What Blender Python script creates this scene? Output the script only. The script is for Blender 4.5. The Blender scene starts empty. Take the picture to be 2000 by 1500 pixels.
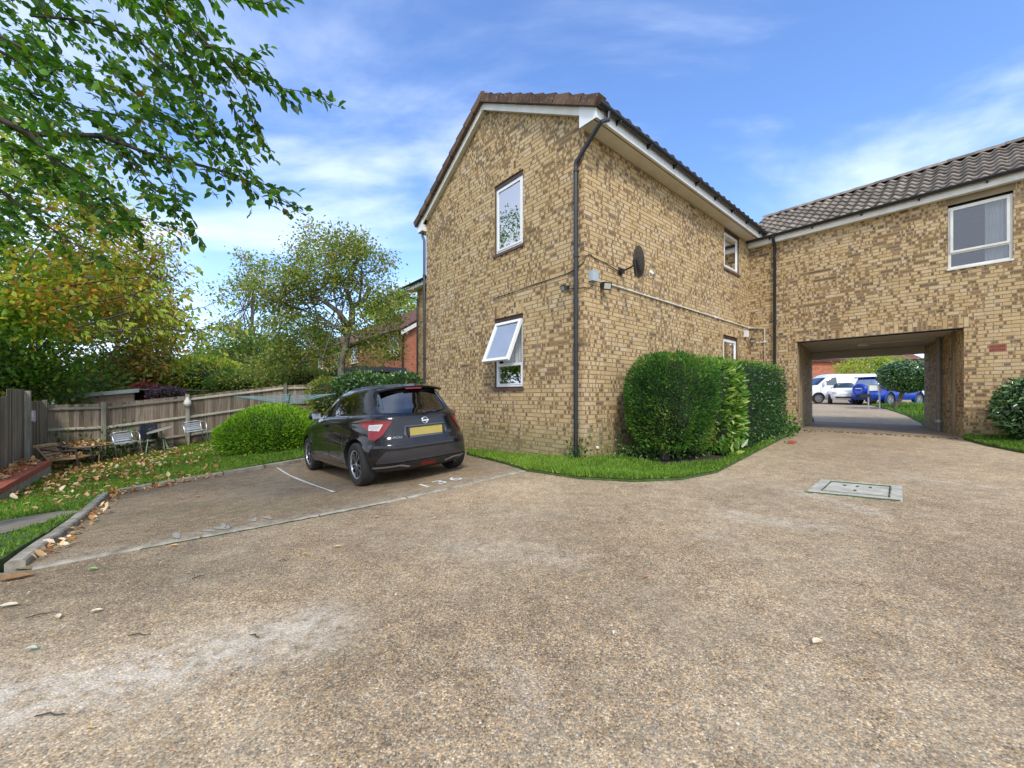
import bpy, bmesh, math, random
import numpy as np
from mathutils import Vector, Matrix
from mathutils.geometry import delaunay_2d_cdt
rng = np.random.default_rng(7)
R = random.Random(11)
S = bpy.context.scene
COL = S.collection

# ------------------------------------------------------------------ camera, world, sun, exposure
F = 776.0                      # focal length in photo pixels (photo 2000 wide); horizon at row 775
cd = bpy.data.cameras.new('camera')
cam = bpy.data.objects.new('camera', cd); COL.objects.link(cam)
cd.sensor_width = 36; cd.lens = F/2000*36; cd.shift_y = 0.0125
cd.clip_start = 0.05; cd.clip_end = 3000
cam.rotation_euler = (math.pi/2, 0, 0)
S.camera = cam
SUN_EL, SUN_AZ = math.radians(46), math.radians(174)   # azimuth clockwise from +Y
W = bpy.data.worlds.new('World'); S.world = W; W.use_nodes = True
nt = W.node_tree; nt.nodes.clear()
def N_(t, ty, **k):
    n = t.nodes.new(ty)
    for a, b in k.items(): setattr(n, a, b)
    return n
out = N_(nt, 'ShaderNodeOutputWorld'); bg = N_(nt, 'ShaderNodeBackground')
sky = N_(nt, 'ShaderNodeTexSky', sky_type='NISHITA', sun_disc=False)
sky.sun_elevation = SUN_EL; sky.sun_rotation = SUN_AZ
sky.air_density = 1.0; sky.dust_density = 0.6; sky.ozone_density = 3.0
tc = N_(nt, 'ShaderNodeTexCoord'); sep = N_(nt, 'ShaderNodeSeparateXYZ')
nt.links.new(tc.outputs['Generated'], sep.inputs[0])
def M_(t, op, a, b=None, c=None, clamp=False):
    n = t.nodes.new('ShaderNodeMath'); n.operation = op; n.use_clamp = clamp
    for i, v in enumerate((a, b, c)):
        if v is None: continue
        if isinstance(v, (int, float)): n.inputs[i].default_value = v
        else: t.links.new(v, n.inputs[i])
    return n.outputs[0]
zz = M_(nt, 'ADD', M_(nt, 'MAXIMUM', sep.outputs[2], 0.0), 0.16)
px_ = M_(nt, 'DIVIDE', sep.outputs[0], zz); py_ = M_(nt, 'DIVIDE', sep.outputs[1], zz)
cmb = N_(nt, 'ShaderNodeCombineXYZ'); nt.links.new(px_, cmb.inputs[0]); nt.links.new(py_, cmb.inputs[1])
n1 = N_(nt, 'ShaderNodeTexNoise'); n1.inputs['Scale'].default_value = 1.05; n1.inputs['Detail'].default_value = 8; n1.inputs['Roughness'].default_value = 0.56; n1.inputs['Distortion'].default_value = 0.35
mpw = N_(nt, 'ShaderNodeMapping'); mpw.inputs['Location'].default_value = (0.9, 2.35, 0); mpw.inputs['Rotation'].default_value = (0, 0, 0.5); mpw.inputs['Scale'].default_value = (0.7, 1.25, 1)
nt.links.new(cmb.outputs[0], mpw.inputs[0]); nt.links.new(mpw.outputs[0], n1.inputs['Vector'])
rmp = N_(nt, 'ShaderNodeValToRGB'); rmp.color_ramp.elements[0].position = 0.44; rmp.color_ramp.elements[1].position = 0.70
rmp.color_ramp.interpolation = 'EASE'
nt.links.new(n1.outputs['Fac'], rmp.inputs[0])
# clouds thicken towards the horizon, and the sky opposite the view is mostly cloud
hor = M_(nt, 'MULTIPLY', M_(nt, 'SUBTRACT', 0.42, sep.outputs[2], clamp=True), 1.5, clamp=True)
back = M_(nt, 'MULTIPLY', M_(nt, 'SUBTRACT', 0.15, sep.outputs[1]), 1.2, clamp=True)
lft = M_(nt, 'MULTIPLY', M_(nt, 'SUBTRACT', -0.58, sep.outputs[0]), 2.6, clamp=True)
cov = M_(nt, 'ADD', M_(nt, 'MULTIPLY', rmp.outputs[0], 0.62), M_(nt, 'MULTIPLY', hor, 0.44))
cov = M_(nt, 'ADD', cov, M_(nt, 'MULTIPLY', back, 0.75))
cov = M_(nt, 'ADD', cov, M_(nt, 'MULTIPLY', lft, 0.85), clamp=True)
skym = N_(nt, 'ShaderNodeMix', data_type='RGBA', blend_type='MULTIPLY'); skym.inputs[0].default_value = 1
skym.inputs[7].default_value = (1.10, 1.27, 1.55, 1)
nt.links.new(sky.outputs[0], skym.inputs[6])
mxw = N_(nt, 'ShaderNodeMix', data_type='RGBA'); mxw.inputs[7].default_value = (6.6, 7.2, 8.4, 1)
nt.links.new(cov, mxw.inputs[0]); nt.links.new(skym.outputs[2], mxw.inputs[6])
nt.links.new(mxw.outputs[2], bg.inputs[0]); bg.inputs[1].default_value = 0.12
nt.links.new(bg.outputs[0], out.inputs[0])
sl = bpy.data.lights.new('sun', 'SUN'); sl.energy = 1.5; sl.angle = math.radians(11); sl.color = (1.0, 0.95, 0.87)
so = bpy.data.objects.new('sun', sl); COL.objects.link(so)
sd = Vector((math.sin(SUN_AZ)*math.cos(SUN_EL), math.cos(SUN_AZ)*math.cos(SUN_EL), math.sin(SUN_EL)))
so.rotation_euler = sd.to_track_quat('Z', 'Y').to_euler()
so.location = sd*50
S.view_settings.view_transform = 'Standard'; S.view_settings.look = 'None'
S.view_settings.exposure = 0.86; S.view_settings.gamma = 1.0; S.view_settings.use_curve_mapping = False
S.cycles.max_bounces = 8; S.cycles.transparent_max_bounces = 12

# ------------------------------------------------------------------ helpers
def new_mat(name):
    m = bpy.data.materials.new(name); m.use_nodes = True
    t = m.node_tree; b = t.nodes['Principled BSDF']
    return m, t, b
def coords(t, kind='Object', scale=None, rot=None):
    tcn = t.nodes.new('ShaderNodeTexCoord'); o = tcn.outputs[kind]
    if scale is not None or rot is not None:
        mp = t.nodes.new('ShaderNodeMapping'); t.links.new(o, mp.inputs[0])
        if scale is not None: mp.inputs['Scale'].default_value = scale
        if rot is not None: mp.inputs['Rotation'].default_value = rot
        o = mp.outputs[0]
    return o
def worldpos(t): return t.nodes.new('ShaderNodeNewGeometry').outputs['Position']
def noise(t, vec, scale, detail=4, rough=0.55, dist=0.0):
    n = t.nodes.new('ShaderNodeTexNoise'); n.inputs['Scale'].default_value = scale
    n.inputs['Detail'].default_value = detail; n.inputs['Roughness'].default_value = rough
    n.inputs['Distortion'].default_value = dist
    t.links.new(vec, n.inputs['Vector']); return n.outputs['Fac']
def voro(t, vec, scale, feature='F1', rnd=1.0):
    n = t.nodes.new('ShaderNodeTexVoronoi'); n.inputs['Scale'].default_value = scale; n.feature = feature
    n.inputs['Randomness'].default_value = rnd
    t.links.new(vec, n.inputs['Vector']); return n
def ramp(t, fac, stops, interp='LINEAR'):
    n = t.nodes.new('ShaderNodeValToRGB'); cr = n.color_ramp; cr.interpolation = interp
    while len(cr.elements) < len(stops): cr.elements.new(0.5)
    for e, (p, c) in zip(cr.elements, stops):
        e.position = p; e.color = (c[0], c[1], c[2], 1) if not isinstance(c, (int, float)) else (c, c, c, 1)
    t.links.new(fac, n.inputs[0]); return n.outputs[0]
def mix(t, fac, a, b, mode='MIX'):
    n = t.nodes.new('ShaderNodeMix'); n.data_type = 'RGBA'; n.blend_type = mode
    for s, v in ((0, fac), (6, a), (7, b)):
        if isinstance(v, (int, float)): n.inputs[s].default_value = v
        elif isinstance(v, tuple): n.inputs[s].default_value = (v[0], v[1], v[2], 1)
        else: t.links.new(v, n.inputs[s])
    return n.outputs[2]
def bump(t, b, h, strength=0.3, dist=0.01):
    n = t.nodes.new('ShaderNodeBump'); n.inputs['Strength'].default_value = strength
    n.inputs['Distance'].default_value = dist
    t.links.new(h, n.inputs['Height']); t.links.new(n.outputs[0], b.inputs['Normal']); return n
def simple(name, col, rough=0.6, metal=0.0, var=0.15, scale=8.0, bmp=0.0, spec=0.5, coat=0.0):
    m, t, b = new_mat(name)
    f = noise(t, worldpos(t), scale, 5, 0.6)
    c0 = tuple(x*(1-var) for x in col); c1 = tuple(min(1, x*(1+var)) for x in col)
    t.links.new(ramp(t, f, [(0.3, c0), (0.7, c1)]), b.inputs['Base Color'])
    b.inputs['Roughness'].default_value = rough; b.inputs['Metallic'].default_value = metal
    b.inputs['Specular IOR Level'].default_value = spec; b.inputs['Coat Weight'].default_value = coat
    if bmp: bump(t, b, noise(t, worldpos(t), scale*6, 4), bmp, 0.005)
    return m

class MB:
    """collects vertices and faces of ONE mesh object"""
    def __init__(s): s.v = []; s.f = []; s.m = []; s.uv = []; s.uv2 = []
    def face(s, pts, mi=0):
        i = len(s.v); s.v += [tuple(p) for p in pts]; s.f.append(tuple(range(i, i+len(pts)))); s.m.append(mi)
    def box(s, o, ax, ay, az, lo, hi, mi=0):
        """box in the frame o + x*ax + y*ay + z*az between lo and hi"""
        o = Vector(o); i = len(s.v)
        for z in (lo[2], hi[2]):
            for y in (lo[1], hi[1]):
                for x in (lo[0], hi[0]):
                    s.v.append(tuple(o + Vector(ax)*x + Vector(ay)*y + Vector(az)*z))
        for q in ((0,2,3,1), (4,5,7,6), (0,1,5,4), (2,6,7,3), (0,4,6,2), (1,3,7,5)):
            s.f.append(tuple(i+k for k in q)); s.m.append(mi)
    def abox(s, lo, hi, mi=0): s.box((0,0,0), (1,0,0), (0,1,0), (0,0,1), lo, hi, mi)
    def tube(s, pts, rad, seg=8, mi=0, cap=True):
        pts = [Vector(p) for p in pts]; n = len(pts)
        if not hasattr(rad, '__len__'): rad = [rad]*n
        i0 = len(s.v); up = None
        for k in range(n):
            d = (pts[min(k+1, n-1)]-pts[max(k-1, 0)])
            if d.length < 1e-9: d = Vector((0, 0, 1))
            d.normalize()
            if up is None:
                up = Vector((0,0,1)) if abs(d.z) < 0.9 else Vector((1,0,0))
            a = d.cross(up)
            if a.length < 1e-6: a = d.cross(Vector((0.3,0.9,0.1)))
            a.normalize(); b = d.cross(a).normalized(); up = -b if False else up
            for j in range(seg):
                th = 2*math.pi*j/seg
                s.v.append(tuple(pts[k]+(a*math.cos(th)+b*math.sin(th))*rad[k]))
        for k in range(n-1):
            for j in range(seg):
                s.f.append((i0+k*seg+j, i0+k*seg+(j+1) % seg, i0+(k+1)*seg+(j+1) % seg, i0+(k+1)*seg+j)); s.m.append(mi)
        if cap:
            s.f.append(tuple(i0+j for j in range(seg))[::-1]); s.m.append(mi)
            s.f.append(tuple(i0+(n-1)*seg+j for j in range(seg))); s.m.append(mi)
    def lathe(s, o, axis, prof, seg=24, mi=0, closed=False):
        """prof: list of (r, h) along axis from o"""
        o = Vector(o); ax = Vector(axis).normalized(); a = ax.orthogonal().normalized(); b = ax.cross(a)
        i0 = len(s.v); n = len(prof)
        for r, h in prof:
            for j in range(seg):
                th = 2*math.pi*j/seg; s.v.append(tuple(o+ax*h+(a*math.cos(th)+b*math.sin(th))*r))
        for k in range(n if closed else n-1):
            k2 = (k+1) % n
            for j in range(seg):
                s.f.append((i0+k*seg+j, i0+k*seg+(j+1) % seg, i0+k2*seg+(j+1) % seg, i0+k2*seg+j)); s.m.append(mi)
    def build(s, name, mats, parent=None, smooth=False, angle=None, loc=None):
        me = bpy.data.meshes.new(name); me.from_pydata(s.v, [], s.f)
        if not isinstance(mats, (list, tuple)): mats = [mats]
        for m in mats: me.materials.append(m)
        if len(mats) > 1: me.polygons.foreach_set('material_index', s.m)
        if s.uv:
            u = me.uv_layers.new(name='UVMap'); u.data.foreach_set('uv', np.array(s.uv, dtype=np.float32).ravel())
            u2 = me.uv_layers.new(name='Rnd'); u2.data.foreach_set('uv', np.array(s.uv2, dtype=np.float32).ravel())
        me.update()
        return link(name, me, parent, smooth, angle, loc)
def link(name, me, parent=None, smooth=False, angle=None, loc=None):
    if smooth or angle:
        me.polygons.foreach_set('use_smooth', [True]*len(me.polygons))
        if angle: me.set_sharp_from_angle(angle=math.radians(angle))
    o = bpy.data.objects.new(name, me); COL.objects.link(o)
    if parent is not None:
        o.parent = parent
        if parent.name in BASE: o.matrix_parent_inverse = Matrix.Translation(-BASE[parent.name])
    if loc is not None: o.location = loc
    return o
BASE = {}
def tag(o, label=None, cat=None, group=None, kind=None):
    if label: o['label'] = label
    if cat: o['category'] = cat
    if group: o['group'] = group
    if kind: o['kind'] = kind
    return o
def thing(name, label, cat, loc=(0,0,0), rz=0.0, group=None, base=None):
    o = bpy.data.objects.new(name, None); COL.objects.link(o); o.location = loc; o.rotation_euler = (0,0,rz)
    o.empty_display_size = 0.2
    if base is not None:       # parts are given in world coordinates, the Empty stands at the base
        o.location = base; BASE[o.name] = Vector(base)
    return tag(o, label, cat, group)
def copy_tree(o, parent=None):
    c = o.copy(); COL.objects.link(c)
    if parent is not None: c.parent = parent
    for ch in list(o.children): copy_tree(ch, c)
    return c

# ------------------------------------------------------------------ plan of the place (metres, eye at the origin)
U = Vector((0.7574, 0.6529, 0)).normalized()      # along the side wall, away from the viewer
Nn = Vector((-0.6529, 0.7574, 0)).normalized()    # along the gable wall, to the left
ZV = Vector((0, 0, 1))
C = Vector((1.185, 6.52, 0)); GW = 5.28; SW = 7.36
D = C + U*SW; E = C + Nn*GW
EAVE = 4.40; APEX = 6.42
ctrl = [(0,0,-1.25),(-3.5,2.85,-1.24),(0,3,-1.2),(5,2,-1.1),(.2,6,-1.12),(1.2,6.5,-1.10),(-2.16,5.75,-1.28),(-3.8,7.66,-1.40),(-1.02,6.73,-1.2),
 (-.96,9.0,-1.27),(7.5,10.4,-.85),(9.4,8.3,-.86),(-4.5,8.6,-1.37),(-5.7,7.5,-1.45),(-6.4,6.2,-1.52),(-10.5,10.8,-1.74),(-12.3,10.4,-1.82),
 (-10.12,12.39,-1.52),(-8.09,14.14,-1.15),(-6.6,15.4,-1.02),(-8.5,6.6,-1.72),(-10.2,8.6,-1.77),(-5.2,4.1,-1.42),(-2.3,10.5,-1.3),
 (10,13.3,-.86),(11.8,11.3,-.85),(20,24,-.50),(25,30,-.40),(14,30,-.45),(60,60,-.4),(-20,20,-2.0),(-40,40,-2.2),(0,50,-.8),(-20,3,-1.9),(0,-8,-1.2),
 (10,2,-1.0),(12,6,-.85),(30,10,-.6),(200,0,-1),(-200,0,-2),(0,250,-1.5),(0,-200,-1.5),(600,600,-1),(-600,600,-2),(-600,-600,-2),(600,-600,-1),(2.6,6.7,-1.06),(4.35,7.2,-.98),(5.9,8.5,-.9)]
_P = np.array(ctrl); _c = 1.0
def _phi(r2): return np.sqrt(r2+_c)
_A = _phi(((_P[:,None,:2]-_P[None,:,:2])**2).sum(-1)); _n = len(_P)
_K = np.zeros((_n+1, _n+1)); _K[:_n,:_n] = _A; _K[:_n,_n] = 1; _K[_n,:_n] = 1
_w = np.linalg.solve(_K, np.append(_P[:,2], 0))
def H(x, y):
    x = np.asarray(x, float); y = np.asarray(y, float)
    r2 = (x[...,None]-_P[:,0])**2+(y[...,None]-_P[:,1])**2
    z = _phi(r2) @ _w[:_n] + _w[_n]
    return float(z) if z.ndim == 0 else z
def gp(px, py, dz=0.0):
    """ground point seen at a photo pixel"""
    z = -1.2
    for _ in range(30):
        Y = (z+dz)*F/(775-py) if py != 775 else 100
        z = 0.5*z+0.5*H((px-1000)/F*Y, Y)
    Y = (z+dz)*F/(775-py)
    return Vector(((px-1000)/F*Y, Y, z+dz))
def at(px, py, Y): return Vector(((px-1000)/F*Y, Y, (775-py)/F*Y))
def in_poly(x, y, poly):
    inside = np.zeros(x.shape, bool); n = len(poly)
    for i in range(n):
        x1, y1 = poly[i][0], poly[i][1]; x2, y2 = poly[(i+1) % n][0], poly[(i+1) % n][1]
        c = ((y1 > y) != (y2 > y)) & (x < (x2-x1)*(y-y1)/((y2-y1)+1e-12)+x1)
        inside ^= c
    return inside
def drape(name, poly, dz, step, m, parent=None, edge_step=None, bumpfn=None, edge_drop=None):
    poly = [(p[0], p[1]) for p in poly]; es = edge_step or step*1.5
    bd = []
    for i in range(len(poly)):
        a = np.array(poly[i]); b = np.array(poly[(i+1) % len(poly)]); k = max(1, int(np.linalg.norm(b-a)/es))
        for j in range(k): bd.append(tuple(a+(b-a)*j/k))
    xs = [p[0] for p in poly]; ys = [p[1] for p in poly]
    gx, gy = np.meshgrid(np.arange(min(xs), max(xs), step), np.arange(min(ys), max(ys), step))
    gx = gx.ravel(); gy = gy.ravel(); k = in_poly(gx, gy, bd); pts = np.stack([gx[k], gy[k]], 1)
    B = np.array(bd)
    if len(pts):
        keep = np.ones(len(pts), bool)
        for b in B: keep &= ((pts-b)**2).sum(1) > (step*0.35)**2
        pts = pts[keep]
    allp = [Vector(p) for p in bd]+[Vector(p) for p in pts]
    nb = len(bd)
    r = delaunay_2d_cdt(allp, [(i, (i+1) % nb) for i in range(nb)], [], 1, 1e-5)
    V = np.array([(v.x, v.y) for v in r[0]]); z = H(V[:,0], V[:,1])+dz
    if bumpfn is not None: z = z+bumpfn(V[:,0], V[:,1])
    mb = MB(); mb.v = [(a, b, c) for (a, b), c in zip(V.tolist(), z.tolist())]
    for f in r[2]:
        f = list(f)
        a, b, c = (r[0][i] for i in f[:3])
        if (b-a).cross(c-a) < 0: f = f[::-1]
        mb.f.append(tuple(f)); mb.m.append(0)
    if edge_drop:
        n0 = len(mb.v)
        for (a, b) in bd: 
            zt = H(a, b)+dz; mb.v += [(a, b, zt), (a, b, zt-edge_drop)]
        for i in range(nb):
            j = (i+1) % nb; mb.f.append((n0+2*i, n0+2*i+1, n0+2*j+1, n0+2*j)); mb.m.append(0)
    o = mb.build(name, m, parent, smooth=True, angle=50)
    return o
# ------------------------------------------------------------------ materials
def mat_aggregate(name, tone=1.0, grey=0.0):
    m, t, b = new_mat(name); P = worldpos(t)
    v1 = voro(t, P, 100.0); v2 = voro(t, P, 190.0); tone *= 1.20; P1_ = P
    peb = [(0.0,(.16,.12,.085)),(.16,(.40,.25,.13)),(.30,(.24,.20,.155)),(.42,(.56,.43,.28)),(.54,(.19,.17,.155)),(.66,(.44,.33,.215)),(.78,(.30,.255,.20)),(.88,(.60,.50,.38)),(.95,(.11,.10,.09))]
    sc1 = t.nodes.new('ShaderNodeSeparateColor'); t.links.new(v1.outputs['Color'], sc1.inputs[0])
    sc2 = t.nodes.new('ShaderNodeSeparateColor'); t.links.new(v2.outputs['Color'], sc2.inputs[0])
    c1 = ramp(t, sc1.outputs[0], peb, 'CONSTANT'); c2 = ramp(t, sc2.outputs[1], peb, 'CONSTANT')
    cement = ramp(t, noise(t, P, 60, 4), [(.3, (.20,.175,.135)), (.7, (.37,.32,.245))])
    gapm = ramp(t, v1.outputs['Distance'], [(.40, 0.0), (.58, 1.0)])
    c2b = mix(t, 0.30, c2, cement)
    col = mix(t, gapm, c1, c2b)
    # worn cement-covered areas hide the stones
    big = noise(t, P, 0.55, 6, 0.62, 0.4); med = noise(t, P, 3.2, 5, 0.6)
    worn = ramp(t, M_(t, 'ADD', M_(t, 'MULTIPLY', big, 0.6), M_(t, 'MULTIPLY', med, 0.4)), [(.44, 0.0), (.66, .55)])
    col = mix(t, worn, col, mix(t, 0.65, cement, (.44,.40,.335)))
    # clumps of darker and lighter stones
    grain = ramp(t, noise(t, P, 42, 5, 0.8), [(.32, (.50,.485,.46)), (.5, (.98,.97,.95)), (.68, (1.45,1.42,1.38))])
    col = mix(t, 0.75, col, grain, 'MULTIPLY')
    grain2 = ramp(t, noise(t, P, 7, 6, 0.72), [(.32, (.72,.71,.69)), (.66, (1.17,1.16,1.14))])
    col = mix(t, 1.0, col, grain2, 'MULTIPLY')
    # large tone drift, dirt, painted shade and moss
    drift = ramp(t, noise(t, P, 0.35, 5, 0.6), [(.30, (.72,.69,.64)), (.70, (1.22,1.18,1.09))])
    col = mix(t, 1.0, col, drift, 'MULTIPLY')
    at_ = t.nodes.new('ShaderNodeAttribute'); at_.attribute_name = 'wear_shade'
    sp = t.nodes.new('ShaderNodeSeparateColor'); t.links.new(at_.outputs['Color'], sp.inputs[0])
    br = noise(t, P, 14, 6, 0.7)
    wf = M_(t, 'MULTIPLY', sp.outputs[0], ramp(t, br, [(.36, 0.0), (.60, 1.0)]))
    col = mix(t, wf, col, (.58,.555,.51))
    df = M_(t, 'MULTIPLY', sp.outputs[1], ramp(t, noise(t, P, 2.5, 5, 0.65), [(.25, .35), (.7, 1.0)]))
    col = mix(t, M_(t, 'MULTIPLY', df, 0.72), col, mix(t, 1.0, col, (.40,.385,.37), 'MULTIPLY'))
    mf = M_(t, 'MULTIPLY', sp.outputs[2], ramp(t, noise(t, P, 9, 5, 0.7), [(.50, 0.0), (.62, 1.0)]))
    col = mix(t, mf, col, (.10,.12,.03))
    col = mix(t, 1.0, col, (tone, tone*(.985-.01*grey), tone*(.925-.02*grey)), 'MULTIPLY')
    t.links.new(col, b.inputs['Base Color']); 
    t.links.new(ramp(t, sp.outputs[1], [(0, .92), (1, .55)]), b.inputs['Roughness'])
    b.inputs['Specular IOR Level'].default_value = 0.3
    h = M_(t, 'ADD', ramp(t, v1.outputs['Distance'], [(0, 1.0), (.6, 0.0)]), M_(t, 'MULTIPLY', noise(t, P, 120, 3), 0.5))
    bump(t, b, h, 0.55, 0.004)
    return m
def mat_brick(name, moss=True):
    m, t, b = new_mat(name); P = worldpos(t)
    uv = t.nodes.new('ShaderNodeUVMap'); uv.uv_map = 'UVMap'; rn = t.nodes.new('ShaderNodeUVMap'); rn.uv_map = 'Rnd'
    su = t.nodes.new('ShaderNodeSeparateXYZ'); t.links.new(uv.outputs[0], su.inputs[0])
    sr = t.nodes.new('ShaderNodeSeparateXYZ'); t.links.new(rn.outputs[0], sr.inputs[0])
    r1, r2 = sr.outputs[0], sr.outputs[1]
    base = ramp(t, r1, [(0,(.47,.33,.16)),(.25,(.57,.415,.22)),(.5,(.51,.365,.185)),(.75,(.60,.45,.25)),(.9,(.58,.45,.28)),(1,(.49,.335,.165))], 'LINEAR')
    # bands of dark kiss marks across the brick
    cb = t.nodes.new('ShaderNodeCombineXYZ')
    t.links.new(M_(t, 'ADD', M_(t, 'MULTIPLY', su.outputs[0], 12.5), M_(t, 'MULTIPLY', r2, 517.0)), cb.inputs[0])
    t.links.new(M_(t, 'MULTIPLY', r1, 91.0), cb.inputs[1])
    band = noise(t, cb.outputs[0], 1.0, 1.0, 0.4)
    n2 = noise(t, P, 42, 4, 0.7)
    clus = noise(t, P, 0.75, 3, 0.5, 0.3)           # areas of the wall with darker bricks
    clus2 = noise(t, P, 3.5, 3, 0.6)
    thr = M_(t, 'SUBTRACT', 0.715, M_(t, 'MULTIPLY', clus, 0.30))
    thr = M_(t, 'SUBTRACT', thr, M_(t, 'MULTIPLY', clus2, 0.10))
    # a soft frame keeps the mark off the brick's edges
    ey = M_(t, 'MULTIPLY', M_(t, 'ABSOLUTE', M_(t, 'SUBTRACT', su.outputs[1], 0.5)), 2.0)
    edge = M_(t, 'ADD', ey, 0.0); mask = ramp(t, M_(t, 'ADD', ey, M_(t, 'MULTIPLY', M_(t, 'SUBTRACT', n2, .5), .35)), [(.74, 1.0), (.90, 0.0)])
    val = M_(t, 'SUBTRACT', M_(t, 'ADD', band, M_(t, 'MULTIPLY', M_(t, 'SUBTRACT', n2, 0.5), 0.06)), thr)
    dark = M_(t, 'MULTIPLY', M_(t, 'SUBTRACT', val, 0.012), 30.0, clamp=True)
    whole = M_(t, 'MULTIPLY', M_(t, 'SUBTRACT', r2, M_(t, 'SUBTRACT', 1.10, M_(t, 'MULTIPLY', clus, 0.34))), 30.0, clamp=True)
    dark = M_(t, 'MULTIPLY', M_(t, 'MAXIMUM', dark, whole), M_(t, 'ADD', 0.12, M_(t, 'MULTIPLY', mask, 0.88)))
    dcol = ramp(t, M_(t, 'FRACT', M_(t, 'MULTIPLY', r2, 13.7)), [(0,(.11,.075,.052)),(.35,(.25,.15,.065)),(.7,(.145,.105,.085)),(1,(.30,.185,.085))])
    col = mix(t, M_(t, 'MULTIPLY', dark, 0.94), base, dcol)
    col = mix(t, 1.0, col, ramp(t, noise(t, P, 60, 5, 0.7), [(.25, (.80,.79,.77)), (.75, (1.12,1.11,1.10))]), 'MULTIPLY')
    # pale bloom patches
    bl = ramp(t, noise(t, P, 1.7, 6, 0.6, 0.5), [(.56, 0.0), (.74, .22)])
    col = mix(t, bl, col, (.66,.60,.50))
    if moss:
        sz = t.nodes.new('ShaderNodeSeparateXYZ'); t.links.new(P, sz.inputs[0])
        low = M_(t, 'MULTIPLY', M_(t, 'SUBTRACT', M_(t, 'ADD', -0.66, M_(t, 'MULTIPLY', noise(t, P, 1.5, 4), 0.5)), sz.outputs[2]), 2.2, clamp=True)
        col = mix(t, M_(t, 'MULTIPLY', low, 0.5), col, (.24,.23,.10))
    t.links.new(col, b.inputs['Base Color']); b.inputs['Roughness'].default_value = 0.9; b.inputs['Specular IOR Level'].default_value = 0.25
    bump(t, b, noise(t, P, 130, 5, 0.7), 0.35, 0.004)
    return m
def mat_wood(name, dark, light, axis='Z', warm=None):
    """weathered boards: grain along axis, tone differs by object"""
    m, t, b = new_mat(name)
    oi = t.nodes.new('ShaderNodeObjectInfo')
    sc = {'Z': (30, 30, 1.4), 'X': (1.4, 30, 30), 'Y': (30, 1.4, 30)}[axis]
    P = coords(t, 'Object', sc)
    ad = t.nodes.new('ShaderNodeVectorMath'); ad.operation = 'ADD'; t.links.new(P, ad.inputs[0])
    cx = t.nodes.new('ShaderNodeCombineXYZ'); t.links.new(M_(t, 'MULTIPLY', oi.outputs['Random'], 77.0), cx.inputs[0]); t.links.new(M_(t, 'MULTIPLY', oi.outputs['Random'], 31.0), cx.inputs[1])
    t.links.new(cx.outputs[0], ad.inputs[1])
    f = noise(t, ad.outputs[0], 1.0, 6, 0.65, 0.3)
    c = ramp(t, f, [(.28, dark), (.72, light)])
    tone = ramp(t, oi.outputs['Random'], [(0, (.62,.60,.58)), (.35, (.95,.93,.92)), (.7, (1.1,1.1,1.1)), (1, (1.45,1.45,1.42))])
    c = mix(t, 1.0, c, tone, 'MULTIPLY')
    st = ramp(t, noise(t, worldpos(t), 5.0, 5, 0.6), [(.5, 0.0), (.75, .35)])
    c = mix(t, st, c, warm or (.13,.14,.07))
    t.links.new(c, b.inputs['Base Color']); b.inputs['Roughness'].default_value = 0.88; b.inputs['Specular IOR Level'].default_value = .25
    bump(t, b, f, 0.4, 0.004)
    return m
def mat_leaf(name, stops, rough=0.55, trans=0.35, spec=0.4):
    m, t, b = new_mat(name)
    a = t.nodes.new('ShaderNodeAttribute'); a.attribute_name = 'rnd'
    c = ramp(t, a.outputs['Fac'], stops)
    oi = t.nodes.new('ShaderNodeObjectInfo')
    c = mix(t, 1.0, c, ramp(t, noise(t, worldpos(t), 3.0, 4), [(.3, (.78,.78,.78)), (.7, (1.18,1.18,1.18))]), 'MULTIPLY')
    t.links.new(c, b.inputs['Base Color']); b.inputs['Roughness'].default_value = rough; b.inputs['Specular IOR Level'].default_value = spec
    tr = t.nodes.new('ShaderNodeBsdfTranslucent'); t.links.new(mix(t, 1.0, c, (1.15,1.25,.7), 'MULTIPLY'), tr.inputs['Color'])
    mx = t.nodes.new('ShaderNodeMixShader'); mx.inputs[0].default_value = trans
    o = [n for n in t.nodes if n.type == 'OUTPUT_MATERIAL'][0]
    t.links.new(b.outputs[0], mx.inputs[1]); t.links.new(tr.outputs[0], mx.inputs[2]); t.links.new(mx.outputs[0], o.inputs[0])
    return m
def mat_glass(name, tint=(.9,.95,.97), refl=0.5):
    m, t, b = new_mat(name); t.nodes.remove(b)
    o = [n for n in t.nodes if n.type == 'OUTPUT_MATERIAL'][0]
    gl = t.nodes.new('ShaderNodeBsdfGlossy'); gl.inputs['Roughness'].default_value = 0.015; gl.inputs['Color'].default_value = (.95,.97,1,1)
    tr = t.nodes.new('ShaderNodeBsdfTransparent'); tr.inputs['Color'].default_value = (*tint, 1)
    lw = t.nodes.new('ShaderNodeLayerWeight'); lw.inputs['Blend'].default_value = 0.35
    mx = t.nodes.new('ShaderNodeMixShader')
    t.links.new(M_(t, 'ADD', M_(t, 'MULTIPLY', lw.outputs['Fresnel'], 1.0), refl, clamp=True), mx.inputs[0])
    t.links.new(tr.outputs[0], mx.inputs[1]); t.links.new(gl.outputs[0], mx.inputs[2]); t.links.new(mx.outputs[0], o.inputs[0])
    return m
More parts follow.
